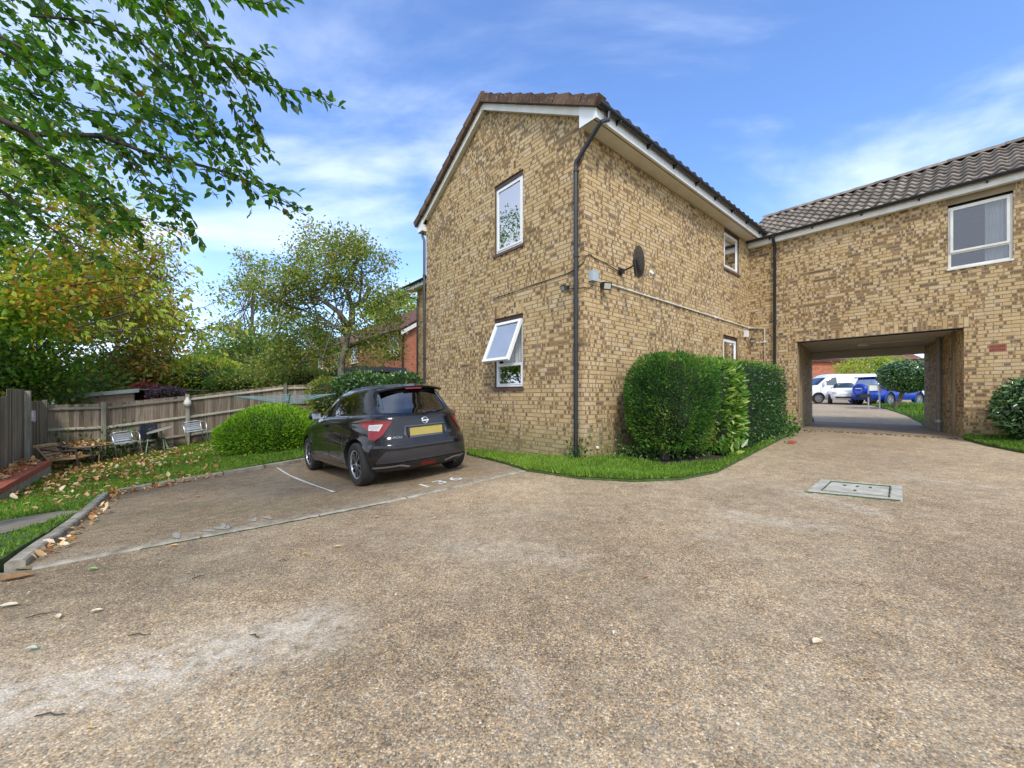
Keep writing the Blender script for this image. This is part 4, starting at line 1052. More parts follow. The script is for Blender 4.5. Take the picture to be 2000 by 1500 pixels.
# ------------------------------------------------------------------ vehicles: stacked plan rings
class Shell:
    """car surface: a ring per height z: (z, x_rear, x_front, half_width, roundness)"""
    def __init__(s, rings, flare=(), crease=None):
        s.r = np.array(rings, float); s.fl = flare; s.cr = crease
    def par(s, z):
        r = s.r; return [float(np.interp(z, r[:,0], r[:,k])) for k in (1,2,3,4)]
    def at(s, w, z, off=0.0, side=1):
        """w 0..1 across the rear from the middle to the corner, 1..3 along the side, 3..4 across the front"""
        xr, xf, b, n = s.par(z); xc, a = (xr+xf)/2, (xf-xr)/2
        th = math.radians(45)*w if False else None
        if w <= 1: cx, cy = -1.0, w
        elif w <= 3: cx, cy = w-2, 1.0
        else: cx, cy = 1.0, 4-w
        r = (abs(cx)**n+abs(cy)**n)**(-1/n)
        x = xc+a*r*cx; y = b*r*cy
        nx, ny = cx*abs(cx)**(n-2)/a if cx else 0, cy*abs(cy)**(n-2)/b if cy else 0
        for (fx, fz, rad, amt) in s.fl:
            d = math.hypot(x-fx, z-fz); k = math.exp(-((d-rad)/.10)**2)*amt
            y += k*min(1, y/b*1.2) if y > b*.5 else 0
        if s.cr and 1 < w < 3: y += s.cr(x, z)
        l = math.hypot(nx, ny) or 1
        return Vector((x+nx/l*off, side*(y+ny/l*off), z))
    def w_side(s, x, z):
        xr, xf, b, n = s.par(z); xc, a = (xr+xf)/2, (xf-xr)/2
        lo, hi = 1.0, 3.0
        for _ in range(30):
            m = (lo+hi)/2
            if s.at(m, z).x < x: lo = m
            else: hi = m
        return lo
    def w_rear(s, y, z):
        lo, hi = 0.0, 1.0
        for _ in range(30):
            m = (lo+hi)/2
            if abs(s.at(m, z).y) < y: lo = m
            else: hi = m
        return lo
    def body(s, zs, nw=200):
        mb = MB(); ws = np.concatenate([np.linspace(0, 1, 18, False), 1+2*np.linspace(0, 1, 74, False), 3+np.linspace(0, 1, 18)])
        ring = []
        for z in zs:
            row = [s.at(w, z) for w in ws]; row += [Vector((p.x, -p.y, p.z)) for p in row[::-1]][1:-1]; ring.append(row)
        m = len(ring[0])
        for row in ring: mb.v += [tuple(p) for p in row]
        for i in range(len(zs)-1):
            for j in range(m): mb.f.append((i*m+j, (i+1)*m+j, (i+1)*m+(j+1) % m, i*m+(j+1) % m)); mb.m.append(0)
        for i, fl in ((0, False), (len(zs)-1, True)):
            c = len(mb.v); pts = ring[i]; mb.v.append(tuple(sum(pts, Vector())/m))
            for j in range(m):
                f = (c, i*m+j, i*m+(j+1) % m); mb.f.append(f if not fl else f[::-1]); mb.m.append(0)
        return mb
    def patch(s, mb, poly, side=1, off=.004, step_w=.02, step_z=.03, wmap=None, mi=0, bothclose=False):
        """polygon in (w,z) laid on the surface"""
        pw = [p[0] for p in poly]; pz = [p[1] for p in poly]
        bd = []
        for i in range(len(poly)):
            a = np.array(poly[i]); b = np.array(poly[(i+1) % len(poly)]); k = max(1, int(max(abs(b-a)[0]/step_w, abs(b-a)[1]/step_z)))
            for j in range(k): bd.append(a+(b-a)*j/k)
        gx, gz = np.meshgrid(np.arange(min(pw)+step_w/2, max(pw), step_w), np.arange(min(pz)+step_z/2, max(pz), step_z))
        gx, gz = gx.ravel(), gz.ravel(); k = in_poly(gx, gz, bd); pts = np.stack([gx[k], gz[k]], 1)
        B = np.array(bd)
        if len(pts):
            keep = np.array([(((B-p)/[step_w, step_z])**2).sum(1).min() > .16 for p in pts], bool); pts = pts[keep]
        allp = [Vector((p[0], p[1])) for p in bd]+[Vector((p[0], p[1])) for p in pts]; nb = len(bd)
        r = delaunay_2d_cdt(allp, [(i, (i+1) % nb) for i in range(nb)], [], 1, 1e-6)
        i0 = len(mb.v)
        for v in r[0]:
            w, z = v.x, v.y
            if wmap: w = wmap(w, z)
            sd_ = side
            if w < 0: w = -w; sd_ = -side
            mb.v.append(tuple(s.at(w, z, off, sd_)))
        for f in r[2]:
            f = tuple(i0+q for q in f); mb.f.append(f if side < 0 else f[::-1]); mb.m.append(mi)
    def side_patch(s, mb, poly, side=1, off=.004, mi=0):
        s.patch(mb, poly, side, off, .06, .04, lambda x, z: s.w_side(x, z), mi)
    def rear_patch(s, mb, poly, off=.004, mi=0):
        def wm(y, z):
            w = s.w_rear(abs(y), z); return w if y >= 0 else -w
        s.patch(mb, poly, 1, off, .05, .04, wm, mi)
def to_mesh_obj(name, mb, mats, parent, angle=35): return mb.build(name, mats, parent, smooth=True, angle=angle)
def carve(o, cutters):
    """cuts the wheel wells with boolean cylinders, applied"""
    for c in cutters:
        md = o.modifiers.new('cut', 'BOOLEAN'); md.operation = 'DIFFERENCE'; md.solver = 'EXACT'; md.object = c; md.material_mode = 'TRANSFER'
    dg = bpy.context.evaluated_depsgraph_get(); dg.update()
    me = bpy.data.meshes.new_from_object(o.evaluated_get(dg)); o.modifiers.clear(); o.data = me
    for c in cutters: bpy.data.objects.remove(c)
    me.polygons.foreach_set('use_smooth', [True]*len(me.polygons)); me.set_sharp_from_angle(angle=math.radians(34))
def well_cutter(x, y, z, r, depth, side, m):
    mb = MB(); mb.lathe((x, side*(y-depth), z), (0, side, 0), [(0, 0), (r, 0), (r, depth+.3), (0, depth+.3)], 40)
    bm = bmesh.new(); 
    o = mb.build('cutter', m); bm.from_mesh(o.data); bmesh.ops.remove_doubles(bm, verts=bm.verts, dist=1e-5); bmesh.ops.recalc_face_normals(bm, faces=bm.faces); bm.to_mesh(o.data); bm.free()
    return o
def car_paint(name, col, flake=.0, rough=.28):
    m, t, b = new_mat(name); P = coords(t, 'Object')
    dirt = ramp(t, noise(t, P, 6, 5, .65), [(.4, 0.0), (.8, .05)])
    t.links.new(mix(t, dirt, tuple(col), (.22,.19,.15)), b.inputs['Base Color'])
    b.inputs['Metallic'].default_value = flake; b.inputs['Roughness'].default_value = rough
    b.inputs['Coat Weight'].default_value = .45; b.inputs['Specular IOR Level'].default_value = .35; b.inputs['Coat Roughness'].default_value = .04
    t.links.new(ramp(t, noise(t, P, 9, 5, .6), [(.3, rough*.8), (.8, rough*1.4)]), b.inputs['Roughness'])
    return m
M['tyre'] = simple('tyre_rubber', (.022,.021,.020), .85, var=.25, scale=20)
M['carblack'] = simple('black_trim', (.020,.020,.022), .45, var=.2, scale=20)
M['blackgloss'] = car_paint('gloss_black', (.006,.006,.007), 0, .12)
M['carglass'] = mat_glass('car_glass', (.16,.19,.17), .10)
M['taillight'] = simple('red_lens', (.20,.002,.006), .3, var=.25, scale=30, coat=.2)
M['clearlens'] = simple('clear_lens', (.50,.42,.36), .2, var=.25, scale=40, coat=1.0)
M['chrome'] = simple('chrome', (.75,.76,.78), .15, 1.0, var=.05)
M['silver'] = simple('silver_trim', (.42,.43,.48), .35, .6, var=.1)
M['wheeldark'] = simple('wheel_dark', (.05,.048,.05), .35, .5, var=.2)
M['seat'] = simple('car_interior', (.03,.03,.033), .8)
def wheel(parent, x, y, z, side, R_=.31, wid=.20, rim='v', local=True):
    """tyre with a rim as its child; axle along y, outer face towards side"""
    mb = MB(); s = side
    prof = [(R_*.66, -wid*.5), (R_*.70, -wid*.5), (R_*.93, -wid*.49), (R_*.985, -wid*.40), (R_, -wid*.25), (R_, wid*.25), (R_*.985, wid*.40), (R_*.93, wid*.49), (R_*.72, wid*.50), (R_*.665, wid*.44), (R_*.64, wid*.30), (R_*.60, -wid*.3)]
    mb.lathe((x, y, z), (0, s, 0), prof, 44)
    # tread grooves
    t = mb.build('wheel', M['tyre'], parent, smooth=True, angle=40)
    r = R_*.665; mb = MB()
    mb.lathe((x, y, z), (0, s, 0), [(r*.99, wid*.42), (r, wid*.46), (r*.93, wid*.45), (r*.90, wid*.36)], 44, 1)
    mb.lathe((x, y, z), (0, s, 0), [(0, wid*.05), (r*.6, wid*.05), (r*.92, wid*.1)], 30, 0)
    mb.lathe((x, y, z), (0, s, 0), [(0, wid*.43), (r*.10, wid*.43), (r*.16, wid*.36), (r*.20, wid*.1)], 16, 1)
    nS = 5
    ex, ez = Vector((1, 0, 0)), Vector((0, 0, 1)); ey = Vector((0, s, 0))
    for k in range(nS):
        a0 = 2*math.pi*k/nS+.3
        for da, mi in ((-.20, 0), (.20, 0)):
            aa = a0+da
            p0 = (ex*math.cos(a0+da*.7)+ez*math.sin(a0+da*.7))*r*.16; p1 = (ex*math.cos(a0+da*1.75)+ez*math.sin(a0+da*1.75))*r*.93
            d = (p1-p0).normalized(); sd_ = d.cross(ey)
            o_ = Vector((x, y, z))
            w0, w1 = r*.055, r*.085
            q = [o_+p0-sd_*w0+ey*wid*.40, o_+p0+sd_*w0+ey*wid*.40, o_+p1+sd_*w1+ey*wid*.42, o_+p1-sd_*w1+ey*wid*.42]
            mb.face(q, 0)
            for a, b in zip(q, q[1:]+q[:1]): mb.face([a, b, b-ey*.03, a-ey*.03], 0)
            # machined bright edge
            e0 = sd_*(-1 if da < 0 else 1)
            q2 = [o_+p0+e0*w0*.25+ey*(wid*.40+.002), o_+p0+e0*w0+ey*(wid*.40+.002), o_+p1+e0*w1+ey*(wid*.42+.002), o_+p1+e0*w1*.45+ey*(wid*.42+.002)]
            mb.face(q2, 1)
    mb.build('rim', [M['wheeldark'], M['silver']] if rim == 'v' else [M['silver'], M['silver']], t, smooth=True, angle=35)
    return t
def place_frame(e, rl, fl, rr, axle_x, track):
    """orient the Empty so that the wheel contacts sit on the ground points"""
    fwd = (fl-rl).normalized(); left = (rl-rr).normalized(); up = fwd.cross(left).normalized(); left = up.cross(fwd)
    o = (rl+rr)/2-fwd*axle_x
    e.matrix_world = Matrix(((fwd.x, left.x, up.x, o.x), (fwd.y, left.y, up.y, o.y), (fwd.z, left.z, up.z, o.z), (0,0,0,1)))
    l, q, s = e.matrix_world.decompose(); e.location = l; e.rotation_mode = 'XYZ'; e.rotation_euler = q.to_euler()
    return e
def seam(sh, parent, pts, kind, w=.006, side=1, name='panel_seam', m=None, off=.003):
    """thin dark gap line through (x,z) on the side or (y,z) on the rear"""
    P = []
    for i in range(len(pts)-1):
        for k in range(10):
            t = k/10; u = pts[i][0]*(1-t)+pts[i+1][0]*t; z = pts[i][1]*(1-t)+pts[i+1][1]*t
            ww = sh.w_side(u, z) if kind == 's' else sh.w_rear(abs(u), z)
            sdd = side if kind == 's' else (1 if u >= 0 else -1)
            P.append(sh.at(ww, z, off-.002, sdd))
    mb = MB(); mb.tube(P, w/2, 5); return mb.build(name, m or M['carblack'], parent, smooth=True)

# ---- the black hatchback
RLc, FLc, RRc = gp(709, 948), None, None
fd = Nn.copy(); lf = -U
rl3 = Vector((RLc.x, RLc.y, H(RLc.x, RLc.y)+.004)); fl3 = rl3+fd*2.525; fl3.z = H(fl3.x, fl3.y)+.004; rr3 = rl3-lf*1.50; rr3.z = H(rr3.x, rr3.y)+.004
car = thing('parked_car', 'black five-door hatchback parked in the bay in front of the gable wall', 'car')
rings = [(.17,.24,3.80,.76,4.6),(.22,.12,3.92,.82,5),(.30,.045,3.97,.855,5.2),(.40,.015,3.99,.868,5.2),(.50,.0,4.0,.870,5.0),(.57,.005,3.99,.870,5.0),(.61,.03,3.98,.868,4.8),(.66,.060,3.97,.865,4.6),(.72,.075,3.94,.86,4.4),(.80,.085,3.85,.853,4.1),(.87,.088,3.60,.842,3.8),(.92,.095,3.30,.83,3.8),(.96,.115,3.12,.812,3.8),(.985,.15,3.05,.79,3.8),(1.01,.185,3.0,.765,3.7),(1.10,.255,2.84,.735,3.5),(1.20,.335,2.64,.698,3.4),(1.30,.405,2.40,.655,3.3),(1.36,.44,2.22,.622,3.2),(1.40,.47,2.06,.585,3.0),(1.43,.54,1.90,.52,2.8),(1.448,.70,1.72,.40,2.6),(1.455,.9,1.5,.22,2.4)]
def crease(x, z):
    zc = .70+.07*math.sin((x-.9)*1.6)
    return -.022*math.exp(-((z-zc+.0)/.085)**2)+.010*math.exp(-((z-zc-.13)/.05)**2)-.012*math.exp(-((z-.33)/.07)**2)
sh = Shell(rings, flare=((.66,.31,.36,.022),(3.185,.31,.36,.020)), crease=crease)
zs = [.17,.195,.22,.26,.30,.35,.40,.45,.50,.54,.57,.59,.61,.635,.66,.69,.72,.76,.80,.84,.87,.895,.92,.94,.96,.972,.985,.997,1.01,1.05,1.10,1.15,1.20,1.25,1.30,1.33,1.36,1.38,1.40,1.415,1.43,1.44,1.448,1.455]
paint = car_paint('black_paint', (.006,.0055,.007), 0.0, .16)
mb = sh.body(zs); body = mb.build('body', paint, car)
bm = bmesh.new(); bm.from_mesh(body.data); bmesh.ops.recalc_face_normals(bm, faces=bm.faces); bm.to_mesh(body.data); bm.free()
carve(body, [well_cutter(x, .87, .325, .352, .27, s, M['carblack']) for x in (.66, 3.185) for s in (1, -1)])
for x in (.66, 3.185):
    for s in (1, -1): wheel(car, x, s*.748, .31, s)
# side glass
for s in (1, -1):
    mb = MB(); sh.side_patch(mb, [(1.80,1.0),(2.98,.975),(2.60,1.20),(2.32,1.325),(2.05,1.38),(1.72,1.40)], s, .003)
    to_mesh_obj('front_side_window', mb, M['carglass'], car)
    mb = MB(); sh.side_patch(mb, [(1.68,1.005),(1.61,1.40),(1.25,1.385),(.93,1.335),(.72,1.20),(.78,1.13),(1.02,1.05)], s, .003)
    to_mesh_obj('rear_side_window', mb, M['carglass'], car)
    mb = MB(); sh.side_patch(mb, [(.70,1.20),(.90,1.345),(.78,1.375),(.52,1.375),(.46,1.33),(.42,1.10),(.56,1.06)], s, .0035)
    to_mesh_obj('rear_pillar', mb, M['blackgloss'], car)
    mb = MB(); sh.side_patch(mb, [(1.695,1.0),(1.785,1.0),(1.705,1.41),(1.615,1.41)], s, .0045)
    to_mesh_obj('door_pillar', mb, M['carblack'], car)
    seam(sh, car, [(1.78,.97),(1.80,.60),(1.80,.30)], 's', .008, s)
    seam(sh, car, [(.98,1.0),(1.12,.82),(1.13,.62),(1.04,.47)], 's', .008, s)
    seam(sh, car, [(2.92,.95),(2.84,.60),(2.78,.30)], 's', .008, s)
    seam(sh, car, [(1.04,.285),(2.80,.285)], 's', .008, s)
    seam(sh, car, [(.80,.96),(1.1,.985),(1.8,.985),(3.0,.965)], 's', .012, s, 'belt_trim', M['blackgloss'])
    # door handle, mirror
    p = sh.at(sh.w_side(2.0-.08, .855), .855, .0, s)
    mb = MB(); mb.box(p, (1,0,0), (0,s,0), (0,0,1), (-.09,.0,-.012), (.09,.035,.016)); mb.box(p, (1,0,0), (0,s,0), (0,0,1), (-.05,-.02,-.028), (.05,.006,-.008)); mb.build('door_handle', paint, car, angle=40)
    p = sh.at(sh.w_side(2.72, 1.01), 1.01, 0, s)
    mb = MB()
    pr_ = [(.012,0),(.055,.02),(.078,.06),(.082,.12),(.074,.17),(.045,.205),(0,.215)]
    ns = 14
    for r, h in pr_:
        for j in range(ns):
            a = 2*math.pi*j/ns; mb.v.append(tuple(p+Vector((.02+math.cos(a)*r*.75, s*(.03+h), .015+math.sin(a)*r*.95))))
    for k in range(len(pr_)-1):
        for j in range(ns): mb.f.append((k*ns+j, k*ns+(j+1) % ns, (k+1)*ns+(j+1) % ns, (k+1)*ns+j)); mb.m.append(0)
    mir = mb.build('door_mirror', paint, car, smooth=True, angle=60)
    mb = MB(); mb.box(p, (1,0,0), (0,s,0), (0,0,1), (-.045,.06,-.045), (-.042,.20,.06)); mb.build('mirror_glass', M['chrome'], mir)
    # tail light: red boomerang wrapping the corner
    W = lambda k, u, z: (sh.w_rear(u, z) if k == 'r' else sh.w_side(u, z), z)
    mb = MB(); sh.patch(mb, [W('r',.47,.90),W('r',.60,.72),W('r',.70,.645),W('s',.22,.68),W('s',.30,.79),W('s',.62,.915),W('s',.27,.925)], s, .009, .02, .03)
    tl = to_mesh_obj('tail_light', mb, M['taillight'], car)
    mb = MB(); sh.patch(mb, [W('r',.575,.865),W('r',.63,.775),W('s',.19,.79),W('s',.30,.865)], s, .013, .02, .02)
    to_mesh_obj('reversing_lens', mb, M['clearlens'], tl)
    mb = MB(); sh.patch(mb, [W('r',.60,.85),W('r',.645,.80),W('s',.17,.81),W('s',.20,.85)], s, .015, .02, .02)
    to_mesh_obj('lamp_bulb', mb, M['silver'], tl)
    # headlight
    mb = MB(); sh.patch(mb, [(3.55,.70),(3.2,.66),(2.86,.80),(2.9,.84),(3.3,.78)], s, .006, .04, .03); to_mesh_obj('headlight', mb, M['clearlens'], car)
# rear: glass, spoiler, seams, plate, bumper
mb = MB(); sh.rear_patch(mb, [(-.60,1.0),(-.50,.965),(0,.945),(.50,.965),(.60,1.0),(.625,1.06),(.545,1.30),(.50,1.335),(0,1.345),(-.50,1.335),(-.545,1.30),(-.625,1.06)], .002)
to_mesh_obj('rear_surround', mb, M['blackgloss'], car)
mb = MB(); sh.rear_patch(mb, [(-.55,1.02),(0,.975),(.55,1.02),(.575,1.06),(.50,1.29),(0,1.315),(-.50,1.29),(-.575,1.06)], .006)
to_mesh_obj('rear_window', mb, M['carglass'], car)
mb = MB(); n = 20
for i in range(n+1):
    y = -.52+1.04*i/n; c = (y/.52)**2
    xt = .66; xe = .365+.07*c*c; zt = 1.432-.045*c; ze = 1.392-.055*c
    mb.v += [(xt, y*.95, zt+.012), ((xt+xe)/2, y, (zt+ze)/2+.016), (xe, y, ze+.004), (xe+.01, y, ze-.022), (.46, y*.97, 1.365-.05*c)]
for i in range(n):
    for k in range(4): mb.f.append((5*i+k, 5*i+k+1, 5*i+k+6, 5*i+k+5)); mb.m.append(0)
mb.f += [(0,1,2,3,4), tuple(range(5*n, 5*n+5))[::-1]]; mb.m += [0, 0]
sp = mb.build('spoiler', paint, car, smooth=True, angle=40)
mb = MB(); mb.abox((.366,-.13,1.348), (.40,.13,1.368)); mb.build('brake_light', M['taillight'], sp)
W2 = lambda pts, **k: seam(sh, car, pts, 'r', .008, **k)
seam(sh, car, [(.66,1.0),(.665,.93)], 'r', .008); seam(sh, car, [(-.66,1.0),(-.665,.93)], 'r', .008)
seam(sh, car, [(-.655,.68),(-.52,.635),(-.50,.58),(-.48,.555),(0,.55),(.48,.555),(.50,.58),(.655,.68)], 'r', .010)
def rear_pt(y, z, off=0): return sh.at(sh.w_rear(abs(y), z), z, off, 1 if y >= 0 else -1)
mb = MB(); sh.rear_patch(mb, [(-.315,.815),(.315,.815),(.345,.70),(.29,.645),(-.29,.645),(-.345,.70)], .003); to_mesh_obj('plate_recess', mb, simple('plate_recess', (.05,.052,.06), .2, coat=1), car)
mb = MB(); p = rear_pt(0,.73); mb.abox((p.x-.022,-.262,.672), (p.x-.004,.262,.785)); mb.build('number_plate', simple('number_plate', (.42,.33,.08), .5, var=.06, scale=12), car)
mb = MB(); mb.abox((p.x-.030,-.30,.655), (p.x+.01,-.266,.80)); mb.abox((p.x-.030,.266,.655), (p.x+.01,.30,.80)); mb.abox((p.x-.030,-.30,.788), (p.x+.01,.30,.806)); mb.build('plate_surround', paint, car)
bp = rear_pt(0,.875)
mb = MB(); tor = [( .045+.007*math.cos(a), .007*math.sin(a)) for a in [2*math.pi*i/8 for i in range(8)]]
mb.lathe((bp.x-.004, 0, .872), (-1,0,.05), tor, 28, closed=True); mb.abox((bp.x-.016,-.056,.863), (bp.x+.002,.056,.881)); mb.build('round_badge', M['chrome'], car, smooth=True, angle=50)
cu = bpy.data.curves.new('t', 'FONT'); cu.body = 'MICRA'; cu.size = .042; cu.extrude = .003; cu.space_character = 1.15; cu.align_x = 'CENTER'
ob = bpy.data.objects.new('t', cu); COL.objects.link(ob); dg = bpy.context.evaluated_depsgraph_get(); dg.update(); me = bpy.data.meshes.new_from_object(ob.evaluated_get(dg)); bpy.data.objects.remove(ob)
me.materials.clear(); me.materials.append(M['chrome']); tb = link('model_badge', me, car); q = rear_pt(.43,.67,.006)
tb.matrix_local = Matrix(((0,.0,-1,q.x-.002), (-1,0,0,.44), (0,1,0,.655), (0,0,0,1)))
mb = MB(); sh.rear_patch(mb, [(-.70,.40),(-.62,.495),(.62,.495),(.70,.40),(.72,.33),(-.72,.33)], .006); to_mesh_obj('lower_bumper', mb, simple('bumper_grey', (.03,.029,.033), .3, coat=.5), car)
mb = MB(); sh.rear_patch(mb, [(-.74,.315),(.74,.315),(.72,.20),(-.72,.20)], .007); to_mesh_obj('diffuser', mb, M['carblack'], car)
for s in (1, -1):
    mb = MB(); sh.rear_patch(mb, [(s*.74,.285),(s*.74,.262),(s*.44,.272),(s*.30,.235),(s*.27,.25),(s*.42,.295)][::s], .012); to_mesh_obj('bumper_blade', mb, M['silver'], car)
mb = MB(); sh.rear_patch(mb, [(-.13,.285),(.13,.285),(.115,.225),(-.115,.225)], .014); to_mesh_obj('fog_light', mb, M['taillight'], car)
wp0, wp1 = rear_pt(-.02, .985, .02), rear_pt(-.36, 1.01, .03)
mb = MB(); mb.lathe(rear_pt(-.02,.985,.0), (-1,0,.4), [(0,.0),(.022,0),(.022,.03),(0,.035)], 14); mb.tube([wp0, wp0.lerp(wp1,.5)+Vector((-.012,0,.012)), wp1], [.012,.010,.006], 6); mb.build('rear_wiper', M['carblack'], car, smooth=True, angle=50)
mb = MB(); mb.tube([(.80,0,1.452),(.78,0,1.475),(.70,0,1.60)], [.014,.008,.003], 8); mb.build('aerial', M['carblack'], car)
mb = MB(); mb.tube([(.15,-.50,.205),(.32,-.50,.22)], .024, 12); mb.build('exhaust', M['wheeldark'], car)
# interior seen through the rear window
for y in (-.36, .36):
    mb = MB(); mb.lathe((1.15, y, 1.0), (0,0,1), [(.0,0),(.10,.0),(.12,.06),(.11,.14),(.04,.17),(0,.17)], 12); mb.build('headrest', M['seat'], car, smooth=True)
place_frame(car, rl3, fl3, rr3, .66, 1.5)

# ---- far vehicles beyond the passage
def simple_vehicle(name, label, cat, rings, zs, col, ax, wheels_x, wr, wy, windows_s, windows_r=(), extra=None, wcol='s'):
    e = thing(name, label, cat); s_ = Shell(rings); pt = car_paint(name+'_paint', col, 0, .3)
    b = s_.body(zs).build('body', pt, e); bm = bmesh.new(); bm.from_mesh(b.data); bmesh.ops.recalc_face_normals(bm, faces=bm.faces); bm.to_mesh(b.data); bm.free()
    yb = max(r[3] for r in rings)
    carve(b, [well_cutter(x, yb, wr+.02, wr*1.14, .3, s, M['carblack']) for x in wheels_x for s in (1, -1)])
    for x in wheels_x:
        for s in (1, -1): wheel(e, x, s*wy, wr, s, wr, .22, wcol)
    for (nm, poly) in windows_s:
        for s in (1, -1): mb = MB(); s_.side_patch(mb, poly, s, .006); to_mesh_obj(nm, mb, M['carglass'], e)
    for (nm, poly, mt, of) in windows_r: mb = MB(); s_.rear_patch(mb, poly, of); to_mesh_obj(nm, mb, mt, e)
    if extra: extra(e, s_, pt)
    return e
def set_down(e, p, heading):
    e.location = (p.x, p.y, H(p.x, p.y)+.01); e.rotation_euler = (0, 0, heading)
# white van, nose to the left
van_r = [(.25,.05,4.85,.88,6),(.45,.0,4.95,.93,6),(.75,.0,4.93,.95,6),(.95,.02,4.80,.95,6),(1.08,.03,4.45,.95,6),(1.2,.04,4.20,.94,6),(1.5,.07,3.85,.90,6),(1.75,.10,3.55,.85,6),(1.88,.14,3.35,.80,5.5),(1.93,.25,3.2,.65,5)]
def van_extra(e, s_, pt):
    for s in (1, -1):
        seam(s_, e, [(3.95,1.15),(3.88,.35)], 's', .015, s); seam(s_, e, [(2.80,1.80),(2.80,.35)], 's', .015, s); seam(s_, e, [(.3,1.12),(2.2,1.12)], 's', .03, s, 'slide_rail')
        for x in (2.72, 2.35): p = s_.at(s_.w_side(x,1.12),1.12,0,s); mb = MB(); mb.box(p,(1,0,0),(0,s,0),(0,0,1),(-.08,0,-.015),(.08,.03,.015)); mb.build('door_handle', M['carblack'], e)
        p = s_.at(s_.w_side(3.75,1.25),1.25,0,s); mb = MB(); mb.box(p,(1,0,0),(0,s,0),(0,0,1),(-.06,.02,-.06),(.06,.22,.14)); mb.build('door_mirror', pt, e, angle=60)
    mb = MB(); s_.patch(mb, [(4.0,1.2),(3.08,1.2),(3.12,1.7),(4.0,1.7)], 1, .006, .05, .06); s_.patch(mb, [(4.0,1.2),(3.08,1.2),(3.12,1.7),(4.0,1.7)], -1, .006, .05, .06); to_mesh_obj('windscreen', mb, M['carglass'], e)
    mb = MB(); mb.abox((4.90,-.3,.45),(4.96,.3,.62)); mb.build('grille', M['carblack'], e)
v = simple_vehicle('white_van', 'white panel van parked behind the small white car beyond the passage', 'van', van_r, [.25,.35,.45,.6,.75,.85,.95,1.02,1.08,1.14,1.2,1.35,1.5,1.62,1.75,1.82,1.88,1.91,1.93], (.80,.81,.82), 0, (.95, 4.05), .33, .83,
   [('front_side_window', [(2.98,1.18),(3.80,1.18),(3.72,1.30),(3.45,1.62),(3.2,1.70),(2.98,1.70)])], extra=van_extra)
hdv = math.atan2(.16, -1.0)
p = at(1612, 786, 26.8); set_down(v, p+Vector((3.1,-.5,0)), hdv)
# small white car facing us
sr = [(.2,.1,3.5,.70,3.6),(.32,.03,3.58,.78,3.6),(.5,0,3.6,.81,3.6),(.65,.01,3.56,.815,3.5),(.78,.04,3.40,.81,3.4),(.88,.06,3.0,.79,3.4),(.95,.09,2.75,.77,3.3),(1.1,.2,2.5,.70,3.2),(1.3,.35,2.15,.62,3.1),(1.42,.5,1.9,.50,3),(1.47,.8,1.6,.35,3)]
def mini_extra(e, s_, pt):
    mb = MB(); f = s_.at(4.0,.36); mb.abox((f.x-.03,-.46,.34),(f.x+.015,.46,.44)); mb.build('grille', M['carblack'], e)
    mb = MB(); f = s_.at(4.0,.55); mb.abox((f.x,-.26,.50),(f.x+.012,.26,.61)); mb.build('number_plate', simple('white_plate', (.7,.7,.68), .5), e)
    for s in (1, -1):
        mb = MB(); s_.patch(mb, [(3.55,.60),(3.15,.60),(3.12,.74),(3.45,.74)], s, .01, .04, .04); to_mesh_obj('headlight', mb, M['clearlens'], e)
    for s in (1, -1): mb = MB(); s_.patch(mb, [(4.0,.99),(3.1,.99),(3.14,1.33),(4.0,1.33)], s, .006, .05, .06); to_mesh_obj('windscreen', mb, M['carglass'], e)
v = simple_vehicle('small_car', 'small white city car facing the passage in front of the van', 'car', sr, [.2,.26,.32,.4,.5,.58,.65,.72,.78,.83,.88,.92,.95,1.02,1.1,1.2,1.3,1.37,1.42,1.45,1.47], (.80,.80,.80), 0, (.62, 2.92), .28, .70,
   [('side_window', [(1.0,.97),(2.55,.97),(2.15,1.28),(1.0,1.30)])], extra=mini_extra)
p = at(1640, 788, 25.0); set_down(v, p+Vector((2.1,2.3,0)), math.radians(-128))
# blue off-roader with a spare wheel, tail to the left
br = [(.32,.12,4.05,.82,5),(.45,.02,4.14,.87,5),(.62,.0,4.15,.885,5),(.72,.04,4.13,.88,4.8),(.90,.05,4.0,.87,4.6),(.98,.06,3.6,.86,4.6),(1.05,.08,3.1,.84,4.5),(1.25,.16,2.85,.78,4.3),(1.5,.27,2.45,.70,4),(1.62,.33,2.2,.63,3.8),(1.68,.5,2.0,.50,3.4)]
def suv_extra(e, s_, pt):
    mb = MB(); mb.lathe((.06,.12,.92),(-1,0,.06),[(0,-.02),(.34,-.02),(.35,.04),(.35,.16),(.33,.20),(.24,.215),(.22,.205),(0,.21)],32); c = mb.build('spare_wheel_cover', pt, e, smooth=True, angle=40)
    mb = MB(); mb.box((-.155,.12,.93),(0,1,0),(0,0,1),(-1,0,0),(-.16,.03,-.005),(.16,.075,.012)); mb.build('cover_lettering_band', M['white'], c)
    for s in (1, -1):
        mb = MB(); s_.patch(mb, [(s_.w_rear(.70,.78),.78),(s_.w_side(.18,.78),.78),(s_.w_side(.24,1.15),1.15),(s_.w_rear(.66,1.15),1.15)], s, .012, .04, .05); to_mesh_obj('tail_light', mb, M['taillight'], e)
        for x in (.85, 3.30): mb = MB(); mb.lathe((x, s*.89, .36), (0,s,0), [(.40,-.06),(.44,-.06),(.44,.012),(.40,.012)], 28); mb.build('arch_flare', pt, e, smooth=True, angle=40)
    mb = MB(); mb.abox((.24,-.6,1.60),(.62,.6,1.66)); mb.build('spoiler', M['blackgloss'], e)
    mb = MB(); mb.abox((-.03,-.35,.42),(.03,.35,.55)); mb.build('number_plate', M['carblack'], e)
